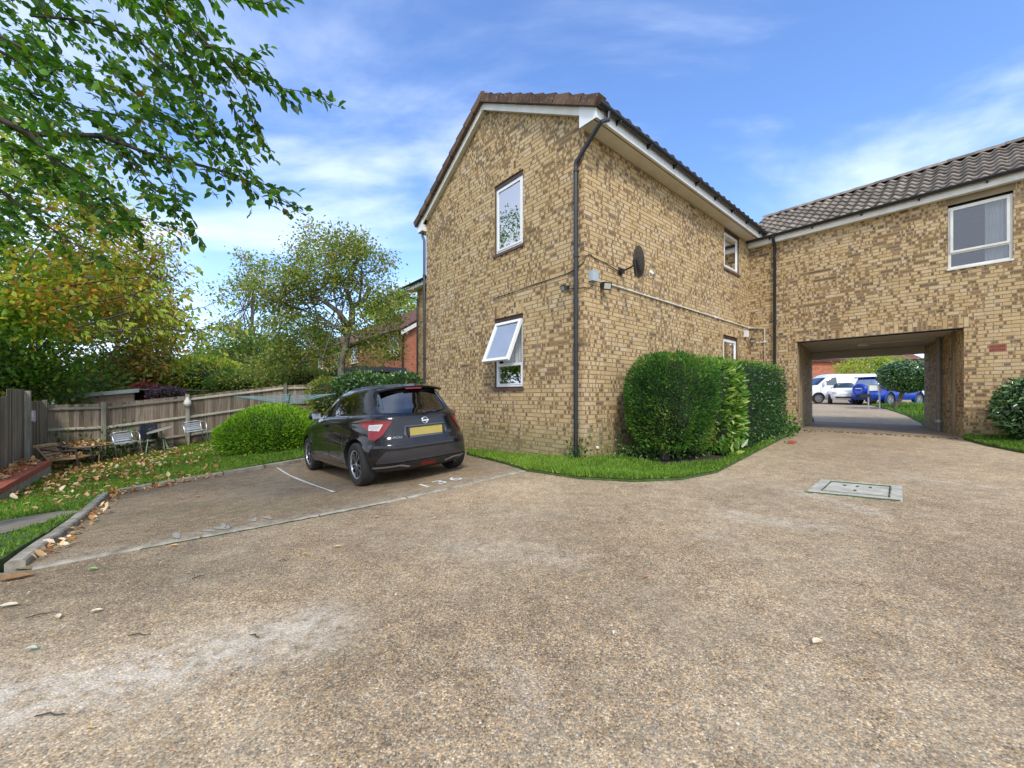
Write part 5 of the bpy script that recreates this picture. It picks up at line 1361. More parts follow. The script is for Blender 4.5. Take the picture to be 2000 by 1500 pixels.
v = simple_vehicle('blue_suv', 'blue off-roader with spare wheel cover parked behind the clipped tree', 'car', br, [.32,.38,.45,.55,.62,.67,.72,.8,.9,.94,.98,1.02,1.05,1.15,1.25,1.38,1.5,1.56,1.62,1.65,1.68], (.008,.055,.42), 0, (.85, 3.30), .36, .78,
   [('rear_side_window', [(.42,1.09),(1.25,1.09),(1.25,1.5),(.55,1.5)]), ('front_side_window', [(1.32,1.09),(2.85,1.09),(2.4,1.48),(1.32,1.5)])],
   [('rear_window', [(-.62,1.12),(.62,1.12),(.55,1.5),(-.55,1.5)], mat_glass('pale_car_glass', (.6,.65,.68), .35), .008)], extra=suv_extra)
p = at(1697, 789, 22.6); set_down(v, p+Vector((.3,.75,0)), math.radians(16))
# ------------------------------------------------------------------ leaves, bushes, trees
def leaf_cloud(name, P, size, m, parent=None, ratio=.55, axis=None, nrm=None, fold=.25, six=False, jit=.35, rnd=None, r_=None):
    """one mesh of many separate leaves; P (n,3), size scalar or (n,)"""
    r_ = r_ or rng; n = len(P); P = np.asarray(P, float)
    sz = (np.ones(n)*size)*r_.uniform(1-jit, 1+jit, n)
    a = r_.normal(size=(n, 3)) if axis is None else np.asarray(axis, float)+r_.normal(size=(n, 3))*.45
    a /= np.linalg.norm(a, axis=1, keepdims=True)+1e-9
    q = r_.normal(size=(n, 3)) if nrm is None else np.asarray(nrm, float)+r_.normal(size=(n, 3))*.55
    b = np.cross(q, a); b /= np.linalg.norm(b, axis=1, keepdims=True)+1e-9
    c = np.cross(a, b); w = sz*ratio*.5; L = sz
    if six:
        V = np.stack([P, P+a*(L*.32)[:,None]+b*(w*.92)[:,None]+c*(w*fold)[:,None], P+a*(L*.68)[:,None]+b*(w*.8)[:,None]+c*(w*fold)[:,None], P+a*L[:,None]-c*(L*.06)[:,None],
                      P+a*(L*.68)[:,None]-b*(w*.8)[:,None]+c*(w*fold)[:,None], P+a*(L*.32)[:,None]-b*(w*.92)[:,None]+c*(w*fold)[:,None]], 1)
        k = 6; idx = np.array([0,1,2,3, 0,3,4,5])
    else:
        V = np.stack([P, P+a*(L*.45)[:,None]+b*w[:,None]+c*(w*fold)[:,None], P+a*L[:,None], P+a*(L*.45)[:,None]-b*w[:,None]+c*(w*fold)[:,None]], 1)
        k = 4; idx = np.array([0,1,2, 0,2,3])
    me = bpy.data.meshes.new(name); V = V.reshape(-1, 3); me.vertices.add(len(V)); me.vertices.foreach_set('co', V.astype(np.float32).ravel())
    per = 4 if six else 3; nf = 2*n
    li = (np.arange(n)[:,None]*k+idx[None]).ravel(); me.loops.add(len(li)); me.loops.foreach_set('vertex_index', li.astype(np.int32))
    me.polygons.add(nf); me.polygons.foreach_set('loop_start', (np.arange(nf)*per).astype(np.int32)); me.polygons.foreach_set('loop_total', np.full(nf, per, np.int32))
    me.update(calc_edges=True); me.materials.append(m)
    at_ = me.attributes.new('rnd', 'FLOAT', 'POINT'); rr = r_.random(n) if rnd is None else np.clip(rnd+r_.normal(size=n)*.10, 0, 1)
    at_.data.foreach_set('value', np.repeat(rr, k).astype(np.float32))
    return link(name, me, parent)
def lumps(D, seed, amp=1.0, f=2.2):
    r_ = np.random.default_rng(seed); s = np.zeros(len(D))
    for k in range(7):
        v = r_.normal(size=3); v *= f*(1+k*.45)/np.linalg.norm(v); s += np.sin(D@v+r_.uniform(0, 6.28))/(1+k*.5)
    return s*amp/2.5
def bush(name, label, c, rad, m, n, size, cat='bush', p=2.4, ratio=.45, rot=0.0, amp=.10, up=.4, zmin=None, six=False, seed=1, group=None, core=(.018,.028,.010), shell=.30, trunk=None, f=2.2, rndfn=None, flatn=False):
    """clipped or rounded shrub: solid dark core inside, leaves through its outer shell"""
    c = Vector(c); e = thing(name, label, cat, group=group, base=(c.x, c.y, H(c.x, c.y))); r_ = np.random.default_rng(seed)
    D_ = r_.normal(size=(n, 3)); D_ /= np.linalg.norm(D_, axis=1, keepdims=True)
    rr = (np.abs(D_)**p).sum(1)**(-1/p); lp = 1+lumps(D_, seed, amp, f)
    rad_ = rr*lp*(1-shell*r_.random(n)**2.2)+r_.normal(size=n)*.012
    P0 = D_*rad_[:,None]*np.array(rad); cs, sn = math.cos(rot), math.sin(rot)
    X = P0[:,0]*cs-P0[:,1]*sn+c.x; Y = P0[:,0]*sn+P0[:,1]*cs+c.y; Z = P0[:,2]+c.z
    N0 = np.sign(D_)*np.abs(D_)**(p-1)/np.array(rad); N0 /= np.linalg.norm(N0, axis=1, keepdims=True)
    nx = N0[:,0]*cs-N0[:,1]*sn; ny = N0[:,0]*sn+N0[:,1]*cs; A = np.stack([nx, ny, N0[:,2]+up], 1)
    P_ = np.stack([X, Y, Z], 1); k = Z > (H(X, Y)+.03 if zmin is None else zmin); P_, A, Nf = P_[k], A[k], np.stack([nx, ny, N0[:,2]], 1)[k]
    rnd = None
    if rndfn is not None: rnd = rndfn(P_)
    leaf_cloud('foliage', P_, size, m, e, ratio, A if not flatn else A*[.4,.4,-.6], (Nf if flatn else None), six=six, rnd=rnd, r_=r_)
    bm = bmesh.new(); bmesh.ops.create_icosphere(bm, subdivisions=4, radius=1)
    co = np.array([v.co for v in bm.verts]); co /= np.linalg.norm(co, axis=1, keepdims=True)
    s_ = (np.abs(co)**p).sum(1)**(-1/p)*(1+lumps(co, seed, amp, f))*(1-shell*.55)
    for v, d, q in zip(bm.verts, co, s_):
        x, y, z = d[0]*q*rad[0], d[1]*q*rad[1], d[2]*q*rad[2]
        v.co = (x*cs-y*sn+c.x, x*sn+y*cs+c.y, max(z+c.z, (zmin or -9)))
    me = bpy.data.meshes.new('dark_core'); bm.to_mesh(me); bm.free(); me.materials.append(simple(name+'_inner', core, .95, var=.6, scale=25, bmp=.8)); link('dark_core', me, e)  # added solid core, coloured dark like a shaded inside
    if trunk:
        mb = MB(); mb.tube(trunk[0], trunk[1], 10); mb.build('trunk', M['bark'], e, smooth=True)
    return e
def limb(mb, a, b, r0, r1, sag=.12, seg=7, n=6, r_=R):
    a, b = Vector(a), Vector(b); L = (b-a).length; o = Vector((r_.uniform(-1,1), r_.uniform(-1,1), r_.uniform(-.2,1)))*L*sag
    pts = []; 
    for i in range(n+1):
        t = i/n; p = a.lerp(b, t)+o*math.sin(math.pi*t)+Vector((r_.uniform(-1,1), r_.uniform(-1,1), r_.uniform(-1,1)))*L*.018*(0 < i < n); pts.append(p)
    mb.tube(pts, [r0+(r1-r0)*i/n for i in range(n+1)], seg, cap=False); return pts
def tree(name, label, base, h, r, crowns, nclus, nleaf, size, m, bark='bark', cr=.55, cat='tree', seed=3, group=None, fork=.45, limbs=True, ratio=.6, shell=.45, trunkpts=None, rnd_by=None, six=False, extra_limbs=(), lim_n=60):
    rr = random.Random(seed); r_ = np.random.default_rng(seed)
    b = Vector((base[0], base[1], H(base[0], base[1])-.05)); e = thing(name, label, cat, group=group, base=tuple(b))
    mb = MB(); top = b+ZV*h; 
    pts = trunkpts or [b, b+ZV*h*.3+Vector((rr.uniform(-.1,.1), rr.uniform(-.1,.1), 0)), b+ZV*h*.65+Vector((rr.uniform(-.2,.2), rr.uniform(-.2,.2), 0)), top]
    k = len(pts); mb.tube(pts, [r*1.35]+[r*(1-.75*i/(k-1)) for i in range(1, k)], 10, cap=False)
    for (pl_, ra, rb) in extra_limbs: mb.tube(pl_, [ra+(rb-ra)*i/(len(pl_)-1) for i in range(len(pl_))], 9, cap=True)
    mb.build('trunk', M[bark], e, smooth=True)
    w = np.array([c[3]*c[4]*c[5] for c in crowns])**.8; w /= w.sum(); C_ = []; S_ = []
    for i in range(nclus):
        c = crowns[r_.choice(len(crowns), p=w)]; d = r_.normal(size=3); d /= np.linalg.norm(d)
        q = (1-shell)+shell*r_.random()**.5
        C_.append(np.array(c[:3])+d*q*np.array(c[3:6])); S_.append(c[6] if len(c) > 6 else 1.0)
    C_ = np.array(C_)
    if limbs:
        mb = MB()
        for c in C_[:min(nclus, lim_n)]:
            t = rr.uniform(fork, 1.0); j = t*(k-1); i0 = min(int(j), k-2); a = Vector(pts[i0]).lerp(Vector(pts[i0+1]), j-i0)
            if extra_limbs and rr.random() < .6:
                pl_ = extra_limbs[rr.randrange(len(extra_limbs))][0]; a = Vector(pl_[rr.randrange(max(1, len(pl_)//2), len(pl_))])
            limb(mb, a, c, min(r*.26, .035), min(r*.05,.008), .10, 5, 5, rr)
            for q in range(3):
                d = Vector(r_.normal(size=3)).normalized()*cr*1.1; limb(mb, Vector(c)-Vector((c-np.array(a)))*.15, Vector(c)+d, min(r*.07,.010), .004, .1, 4, 3, rr)
        mb.build('branches', M[bark], e, smooth=True)
    ci = r_.integers(0, nclus, nleaf); P_ = C_[ci]+r_.normal(size=(nleaf, 3))*cr*.55*np.array([1, 1, .7])
    rnd = None
    if rnd_by is not None: rnd = rnd_by(P_)
    ax = (P_-C_[ci])*1.2+np.array([0, 0, -.25])
    leaf_cloud('crown', P_, size, M[m] if isinstance(m, str) else m, e, ratio, ax, np.tile([0, 0, .8], (nleaf, 1)), six=six, rnd=rnd, r_=r_)
    return e
G1, G2, G3 = (.035,.085,.012), (.07,.15,.02), (.12,.22,.03)
M['l_over'] = mat_leaf('leaf_green_overhang', [(0,(.028,.09,.010)),(.4,(.055,.16,.013)),(.85,(.12,.27,.02)),(.975,(.20,.28,.03)),(1,(.38,.20,.03))], .45, .45)
M['l_autumn'] = mat_leaf('leaf_autumn', [(0,(.06,.17,.018)),(.35,(.16,.34,.03)),(.6,(.34,.45,.05)),(.74,(.60,.50,.05)),(.88,(.60,.27,.045)),(1,(.38,.14,.05))], .5, .5)
M['l_olive'] = mat_leaf('leaf_olive', [(0,(.10,.17,.035)),(.4,(.24,.32,.06)),(.75,(.38,.43,.10)),(.92,(.46,.34,.10)),(1,(.38,.20,.07))], .6, .45)
M['l_far'] = mat_leaf('leaf_far_green', [(0,(.06,.13,.025)),(.5,(.14,.25,.045)),(.85,(.26,.34,.07)),(1,(.45,.38,.07))], .7, .35)
M['l_yellow'] = mat_leaf('leaf_yellow_green', [(0,(0.131,0.246,0.029)),(.5,(0.319,0.464,0.058)),(.85,(0.600,0.600,0.087)),(1,(0.600,0.362,0.087))], .6, .4)
M['l_rust'] = mat_leaf('leaf_rust', [(0,(.12,.19,.035)),(.4,(.28,.30,.05)),(.7,(.44,.28,.06)),(1,(.50,.20,.06))], .6, .4)
M['l_thuja'] = mat_leaf('thuja_spray', [(0,(0.017,0.065,0.012)),(.45,(0.051,0.145,0.019)),(.8,(0.109,0.239,0.029)),(.96,(0.189,0.290,0.043)),(1,(0.290,0.174,0.058))], .6, .25, .3)
M['l_thuja2'] = mat_leaf('bright_thuja_spray', [(0,(.07,.19,.012)),(.45,(.20,.40,.02)),(.85,(.36,.58,.035)),(1,(.46,.55,.07))], .6, .3, .3)
M['l_laurel'] = mat_leaf('laurel_leaf', [(0,(.045,.13,.015)),(.45,(.12,.28,.03)),(.75,(.26,.42,.06)),(1,(.52,.58,.16))], .25, .25, .6)
M['l_hedge'] = mat_leaf('hedge_leaf', [(0,(0.014,0.055,0.014)),(.5,(0.043,0.123,0.022)),(.85,(0.116,0.246,0.036)),(1,(0.290,0.406,0.058))], .35, .2, .6)
M['l_cam'] = mat_leaf('glossy_dark_leaf', [(0,(0.026,0.084,0.029)),(.5,(0.072,0.174,0.051)),(.85,(0.174,0.319,0.102)),(1,(0.362,0.464,0.174))], .22, .15, .8)
M['l_purple'] = mat_leaf('purple_leaf', [(0,(0.087,0.043,0.072)),(.5,(0.232,0.116,0.174)),(1,(0.435,0.290,0.348))], .5, .2)
M['l_red'] = mat_leaf('red_leaf', [(0,(0.174,0.029,0.029)),(.6,(0.522,0.087,0.087)),(1,(0.600,0.319,0.203))], .5, .3)
M['l_dead'] = mat_leaf('dead_leaf', [(0,(.24,.09,.03)),(.3,(.45,.20,.06)),(.6,(.62,.35,.13)),(.85,(.74,.52,.28)),(1,(.80,.66,.44))], .7, .15)
M['grass'] = mat_leaf('grass_blade', [(0,(.08,.16,.018)),(.5,(.17,.31,.028)),(.9,(.28,.42,.05)),(1,(.40,.40,.12))], .6, .35)

# ------------------------------------------------------------------ shrubs round the block
Wd = lambda al, pe: C+U*al-Nn*pe         # along the side wall, out from it
rotU = math.atan2(U.y, U.x)
tp = Wd(1.18, .88); tz = H(tp.x, tp.y)
bush('thuja_bush', 'large rounded dark green conifer bush against the side wall', (tp.x, tp.y, tz+.96), (.66,.62,.80), M['l_thuja'], 30000, .052, 'bush', p=3.4, ratio=.34, rot=rotU, amp=.13, up=.5, zmin=tz+.22, rndfn=lambda P_: .54+.34*lumps(P_*3.0, 77, 1.0, 1.6)+np.random.default_rng(5).normal(size=len(P_))*.14, seed=4, core=(.010,.018,.006), shell=.22, f=5,
     trunk=([(tp.x-.12, tp.y-.05, tz-.02), (tp.x-.14, tp.y-.05, tz+.3), (tp.x-.1, tp.y, tz+.8)], [.085,.07,.05]))
lp2 = Wd(2.25, .80); lz = H(lp2.x, lp2.y)
bush('laurel_shrub', 'yellow green laurel shrub between the dark conifer bush and the clipped hedge', (lp2.x, lp2.y, lz+.84), (.46,.74,.84), M['l_laurel'], 4200, .125, 'shrub', p=3.5, ratio=.30, rot=rotU, amp=.05, up=.1, six=True, seed=5, core=(.02,.04,.01), shell=.22)
hp = Wd(3.72, .86); hz_ = H(hp.x, hp.y)
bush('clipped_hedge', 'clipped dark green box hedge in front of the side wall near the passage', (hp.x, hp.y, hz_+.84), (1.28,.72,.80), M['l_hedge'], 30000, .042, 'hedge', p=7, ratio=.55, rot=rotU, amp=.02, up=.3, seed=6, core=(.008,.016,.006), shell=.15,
     rndfn=lambda P_: .36+.50*np.clip((P_[:,2]-(hz_+1.42))/.18, 0, 1)+.1*np.clip((P_[:,1]-8.0)*.5, 0, 1)+np.random.default_rng(1).normal(size=len(P_))*.16)  # top and far end lightened: daylight put into the leaf colour
bp_ = Vector((9.55, 7.15, 0)); bz = H(bp_.x, bp_.y)
bush('camellia_bush', 'rounded glossy dark leaved bush on the grass at the right edge', (bp_.x, bp_.y, bz+.66), (.62,.55,.60), M['l_cam'], 5200, .075, 'bush', p=2.3, ratio=.5, amp=.06, up=-.1, six=True, seed=8, core=(.008,.016,.008), shell=.25, flatn=True)
gb = gp(500, 893)
bush('golden_bush', 'bright green spreading conifer bush on the lawn left of the car', (gb.x-.05, gb.y+.55, gb.z+.54), (1.04,.72,.56), M['l_thuja2'], 26000, .062, 'bush', p=2.5, ratio=.34, rot=.3, amp=.17, up=.55, seed=9, core=(.02,.05,.008), shell=.25, f=3.2, zmin=gb.z+.05)
def weeds(label, pts, n, sp, size, m, name='weed_plant', cat='weed', up=1.0, seed=1):
    r_ = np.random.default_rng(seed); A = np.array([[p[0], p[1]] for p in pts]); i = r_.integers(0, len(A)-1, n) if len(A) > 1 else np.zeros(n, int); t = r_.random(n)
    P_ = (A[i]*(1-t[:,None])+A[(i+1) % len(A)]*t[:,None]) if len(A) > 1 else np.tile(A[0], (n, 1)); P_ = P_+r_.normal(size=(n, 2))*sp
    z = H(P_[:,0], P_[:,1])+.04+np.abs(r_.normal(size=n))*sp*1.1*up
    return tag(leaf_cloud(name, np.stack([P_[:,0], P_[:,1], z], 1), size, M[m], None, .5, np.tile([0,0,.5], (n,1)), r_=r_), label, cat)
weeds('dark leafy weed at the foot of the black downpipe on the gable', [G(.0,0), G(.22,0)], 130, .085, .07, 'l_hedge', up=2.4, seed=2)
o = weeds('ground ivy', [Wd(.4,.25), Wd(1.0,.9), Wd(2.0,1.2), Wd(3.0,1.35), Wd(4.6,1.45), Wd(5.6,1.3)], 1900, .16, .055, 'l_hedge', 'ground_ivy', seed=3); o['kind'] = 'stuff'; del o['category']; o['label'] = 'low dark ivy creeping under the hedge and bushes'
weeds('strappy green plant below the laurel shrub', [Wd(1.95,1.45), Wd(2.0,1.5)], 90, .07, .16, 'l_laurel', 'strappy_plant', 'plant', 1.2, 5)
weeds('small fern clump at the end of the hedge by the passage', [Wd(5.2,1.4), Wd(5.7,1.25)], 420, .14, .08, 'l_hedge', 'fern_clump', 'plant', 1.4, 6)

slab_poly = [(p.x, p.y) for p in (gp(-60,1072), gp(-60,1040), gp(70,1016), gp(120,1008), gp(160,1008), gp(120,1022), gp(60,1040))]
# ------------------------------------------------------------------ grass and fallen leaves
def grass(name, poly, dens, h, seed, near=None, avoid=None):
    r_ = np.random.default_rng(seed); xs_ = [p[0] for p in poly]; ys_ = [p[1] for p in poly]
    area = (max(xs_)-min(xs_))*(max(ys_)-min(ys_)); n = int(area*dens); x = r_.uniform(min(xs_), max(xs_), n); y = r_.uniform(min(ys_), max(ys_), n)
    k = in_poly(x, y, poly); x, y = x[k], y[k]
    k = (y > .5) & (np.abs(x/y) < 1.36); x, y = x[k], y[k]
    if avoid: k = ~in_poly(x, y, avoid); x, y = x[k], y[k]
    n = len(x); z = H(x, y)+.042
    a = r_.normal(size=(n, 3))*.38+np.array([0,0,1.0]); a /= np.linalg.norm(a, axis=1, keepdims=True); b = r_.normal(size=(n, 3)); b = np.cross(a, b); b /= np.linalg.norm(b, axis=1, keepdims=True)
    P_ = np.stack([x, y, z], 1); hh = h*r_.uniform(.5, 1.4, n)*(1+.5*np.sin(x*2.3+y*1.7)*np.sin(y*3.1)); ww = .006+.0011*y
    V = np.stack([P_-b*ww[:,None], P_+b*ww[:,None], P_+a*hh[:,None]], 1).reshape(-1, 3)
    me = bpy.data.meshes.new(name); me.vertices.add(3*n); me.vertices.foreach_set('co', V.astype(np.float32).ravel()); me.loops.add(3*n); me.loops.foreach_set('vertex_index', np.arange(3*n, dtype=np.int32))
    me.polygons.add(n); me.polygons.foreach_set('loop_start', (np.arange(n)*3).astype(np.int32)); me.polygons.foreach_set('loop_total', np.full(n, 3, np.int32)); me.update(calc_edges=True); me.materials.append(M['grass'])
    rn = np.clip(.45+.25*np.sin(x*1.1+1)*np.cos(y*.9)+r_.normal(size=n)*.2, 0, 1)
    at_ = me.attributes.new('rnd', 'FLOAT', 'POINT'); at_.data.foreach_set('value', np.repeat(rn, 3).astype(np.float32))
    return tag(link(name, me), kind='stuff')
grass('lawn_grass', lawn_poly, 1900, .055, 1, avoid=slab_poly); grass('verge_grass', strip_poly, 5200, .055, 2, avoid=bed); grass('verge_grass', rlawn, 3800, .06, 3); grass('far_grass', far_lawn, 90, .16, 4)
r_ = np.random.default_rng(21)
def scatter_leaves(n, poly, wfn, dz=.07):
    xs_ = [p[0] for p in poly]; ys_ = [p[1] for p in poly]; x = r_.uniform(min(xs_), max(xs_), n*6); y = r_.uniform(min(ys_), max(ys_), n*6)
    k = in_poly(x, y, poly) & (r_.random(n*6) < wfn(x, y)); x, y = x[k][:n], y[k][:n]
    return np.stack([x, y, H(x, y)+dz+r_.random(len(x))*.03], 1)
corner = F0+U*-1.14
def wl(x, y):
    d = np.hypot(x-corner.x-1.6, y-corner.y+1.4); d2 = segd(x, y, gp(40,960), gp(110,900)); d3 = segd(x, y, kc, kc.lerp(kb,.35))
    return np.clip(.10+1.0*np.exp(-(d/2.8)**2)+.9*np.exp(-(d2/1.6)**2)+.7*np.exp(-(d3/.5)**2)-.12*(x > -5.5), 0.0, 1)
PL = scatter_leaves(3800, lawn_poly, wl, .085)
o = leaf_cloud('fallen_leaves', PL, r_.uniform(.045,.105,len(PL)), M['l_dead'], None, .6, np.tile([0,0,-.1], (len(PL),1)), np.tile([0,0,2.6], (len(PL),1)), six=True, r_=r_); tag(o, 'brown and tan fallen leaves strewn over the lawn', kind='stuff')
# along the left kerb
Pk = []
for a, b, n, sp in ((ke, kc, 110, .06), (kc, kc.lerp(kb,.45), 170, .13), (kc.lerp(kb,.4), kb, 40, .08)):
    t = r_.random(n); p0 = np.array(a)[:2]; p1 = np.array(b)[:2]; q = p0+(p1-p0)*t[:,None]; dd = (p1-p0)/np.linalg.norm(p1-p0); s_ = np.array([dd[1], -dd[0]]); q = q+s_*(.075+np.abs(r_.normal(size=n))*sp)[:,None]; Pk.append(np.stack([q[:,0], q[:,1], H(q[:,0], q[:,1])+.015+r_.random(n)*.03], 1))
Pk = np.concatenate(Pk)
o = leaf_cloud('kerb_leaves', Pk, .070, M['l_dead'], None, .5, None, np.tile([0,0,2.0], (len(Pk),1)), six=True, r_=r_); tag(o, 'dead leaves gathered along the kerb of the bays', kind='stuff')
def dleaf(px, py, L, ang, col, lab, ratio=.5, curl=.25):
    p = gp(px, py, .012); e_ = Vector((math.cos(ang), math.sin(ang), 0)); s_ = Vector((-e_.y, e_.x, 0)); mb = MB(); w = L*ratio/2
    prof = [(-.5, 0), (-.3, .7), (-.05, 1), (.2, .85), (.4, .4), (.5, 0)]
    for (u, v) in prof:
        z = curl*L*(u*u)*.8
        mb.v += [tuple(p+e_*L*u+s_*w*v+ZV*(z+.012*v)), tuple(p+e_*L*u+ZV*(z+.002)), tuple(p+e_*L*u-s_*w*v+ZV*(z+.012*v))]
    for i in range(len(prof)-1): mb.f += [(3*i, 3*i+3, 3*i+4, 3*i+1), (3*i+1, 3*i+4, 3*i+5, 3*i+2)]; mb.m += [0, 0]
    return tag(mb.build('fallen_leaf', simple('leaf_colour', col, .7, var=.25, scale=60), smooth=True), lab, 'leaf', 'loose leaves on the driveway')
dl = [(180,1112,.065,.2,(.20,.36,.12),'green fallen leaf on the driveway just below the left end of the edging strip'),
 (30,1128,.18,.5,(.30,.15,.05),'long curled orange brown leaf at the near end of the left kerb'),
 (16,1183,.09,.3,(.62,.52,.34),'pale straw leaf near the left edge of the driveway'),
 (112,1205,.06,2.6,(.66,.54,.36),'pale leaf lying right of the straw leaf at the left edge'),
 (188,1194,.055,.6,(.66,.55,.38),'slender pale leaf between the green leaf and the dark twig'),
 (60,1268,.055,.1,(.40,.46,.34),'grey green leaf at the upper edge of the white worn patch'),
 (143,1050,.05,1.2,(.55,.45,.06),'yellow leaf in the bay beside the left kerb'),
 (340,1066,.06,.5,(.62,.40,.16),'tan leaf just in front of the edging strip'),
 (595,1083,.04,.6,(.50,.38,.06),'small yellow leaf on the driveway below the parked car'),
 (660,1068,.05,.3,(.60,.42,.20),'small tan leaf on the driveway below the rear wheel'),
 (455,1180,.03,.8,(.62,.48,.30),'tiny pale leaf in the middle left of the driveway'),
 (1262,1128,.045,.3,(.44,.16,.06),'reddish brown leaf in the middle of the driveway'),
 (1597,1254,.07,.4,(.66,.54,.34),'pale tan leaf on the right part of the driveway'),
 (386,970,.08,.4,(.52,.22,.05),'orange brown leaf inside the left bay'),
 (175,1425,.022,.4,(.55,.36,.12),'small ochre leaf low in the white worn patch'),
 (1200,1237,.030,.9,(.68,.64,.46),'small pale rounded leaf in the centre of the driveway'),
 (735,1010,.05,.2,(.55,.36,.16),'tan leaf on the driveway in front of the white number'),
 (850,1012,.045,.8,(.58,.42,.22),'pale brown leaf right of the tan leaf in front of the number')]
for a in dl: dleaf(*a[:5], a[5])
for (a, b, lab) in (((50,1207),(110,1193),'thin dark twig beside the pale leaf at the left of the driveway'), ((250,1241),(295,1238),'crooked dark twig above the white worn patch'), ((68,1399),(128,1393),'thin twig in the white worn patch at the lower left'), ((375,1130),(405,1122),'thin dark twig on the driveway below the edging strip'), ((545,1095),(565,1093),'short dark twig on the driveway below the car'), ((488,1240),(508,1244),'short dark twig on the bright end of the worn patch')):
    p, q = gp(*a, .012), gp(*b, .012); mb = MB(); mb.tube([p, p.lerp(q,.4)+Vector((.004,.006,.004)), p.lerp(q,.7)-Vector((.003,.004,0)), q], [.003,.0035,.003,.0015], 5); tag(mb.build('twig', M['barkdark']), lab, 'twig')
# loose stones standing out of the concrete near the viewer
n = 5200; ang = r_.uniform(-.95, .95, n); dist = 1.15+2.6*r_.random(n)**1.3; x = dist*np.tan(ang*.98); y = dist; k = np.abs(x) < 3.4; x, y = x[k], y[k]; n = len(x)
V0 = np.array([(1,0,0),(.5,.8,0),(-.5,.8,0),(-1,0,0),(-.5,-.8,0),(.5,-.8,0),(.35,.2,.75),(-.4,.1,.8),(0,-.4,.7)]); F0_ = [(0,1,6),(1,2,7),(1,7,6),(2,3,7),(3,4,7),(4,8,7),(4,5,8),(5,0,8),(0,6,8),(6,7,8)]
sz = r_.uniform(.0028, .0062, n)*(1+.6*(r_.random(n) > .93)); th = r_.uniform(0, 6.28, n); el = r_.uniform(.6, 1, n)
VX = V0[None,:,0]*sz[:,None]; VY = V0[None,:,1]*(sz*el)[:,None]; VZ = V0[None,:,2]*sz[:,None]*.7
X = x[:,None]+VX*np.cos(th)[:,None]-VY*np.sin(th)[:,None]; Y = y[:,None]+VX*np.sin(th)[:,None]+VY*np.cos(th)[:,None]; Z = H(x, y)[:,None]+VZ-.0006
V = np.stack([X, Y, Z], 2).reshape(-1, 3); Fi = (np.arange(n)[:,None,None]*9+np.array(F0_)[None]).reshape(-1, 3)
me = bpy.data.meshes.new('stone_chips'); me.from_pydata(V.tolist(), [], Fi.tolist()); at_ = me.attributes.new('rnd', 'FLOAT', 'POINT'); at_.data.foreach_set('value', np.repeat(r_.random(n), 9).astype(np.float32))
me.polygons.foreach_set('use_smooth', [True]*len(me.polygons))
m, t, b = new_mat('stone_chip'); a_ = t.nodes.new('ShaderNodeAttribute'); a_.attribute_name = 'rnd'
t.links.new(ramp(t, a_.outputs['Fac'], [(0,(.42,.24,.11)),(.25,(.50,.33,.18)),(.45,(.33,.27,.20)),(.6,(.24,.21,.18)),(.72,(.46,.40,.32)),(.88,(.16,.145,.135)),(.95,(.62,.57,.48))], 'CONSTANT'), b.inputs['Base Color']); b.inputs['Roughness'].default_value = .6
me.materials.append(m); tag(link('stone_chips', me), kind='stuff')
# moss and weeds growing in the joint before the passage
a_, b_ = JL-U*.35+dL*-.1, JR-U*.35
mb = MB()
for i in range(26):
    p = a_.lerp(b_, i/26+R.uniform(-.01,.01)); L_ = R.uniform(.03,.11); z = H(p.x, p.y)
    mb.box(Vector((p.x, p.y, z)), dL, U, ZV, (0,-.012,-.01), (L_,.012,.012+R.uniform(0,.008)))
tag(mb.build('joint_weeds', M['moss']), 'line of moss in the joint before the passage', kind='stuff')
mb = MB(); mb.box(Vector((gp(1548,866).x, gp(1548,866).y, gp(1548,866).z)), U, Nn, ZV, (-.11,-.05,0), (.11,.05,.05)); tag(mb.build('loose_brick', M['terracotta']), 'loose red brick at the end of the hedge by the passage', 'brick')

# ------------------------------------------------------------------ fences
def board(parent, p, d, n, w, z0, z1, th=.014, skew=0.0, m='fence', nm='board'):
    mb = MB(); o_ = R.uniform(-.002, .002)
    for z in (z0, z1):
        for (x, y) in ((0, o_), (w, o_+skew), (w, o_+skew+th*.5), (0, o_+th)): mb.v.append(tuple(p+d*x+n*y+ZV*(z+(R.uniform(-.006,.006) if z == z1 else 0))))
    mb.f = [(0,3,2,1), (4,5,6,7), (0,1,5,4), (1,2,6,5), (2,3,7,6), (3,0,4,7)]; mb.m = [0]*6
    return mb.build(nm, M[m], parent)
fen = thing('board_fence', 'weathered grey brown close-board fence along the back of the lawn', 'fence', base=tuple(F0-ZV*1.74))
def fz_(t):   # height of the fence top
    return float(np.interp(t, [-1.14, 0, 1.82, 4.5, 6.5, 9], [-.22, -.20, .03, .41, .50, .58]))
def fb_(t): p = F0+U*t; return H(p.x, p.y)
t = -1.14
while t < 7.6:
    top = fz_(t+.05)+R.uniform(-.008,.008); board(fen, F0+U*t, U, Nn, .112, fb_(t)-.02, top, .016, .008); t += .094
posts = [-1.14, 0, 1.82, 4.5, 6.9]
for t in posts:
    p = F0+U*t; mb = MB(); mb.box(p, U, -Nn, ZV, (-.05,.01,fb_(t)-.1), (.05,.11,fz_(t)+.04)); mb.box(p, U, -Nn, ZV, (-.058,.005,fz_(t)+.04), (.058,.118,fz_(t)+.055)); mb.build('post', M['rail'], fen)
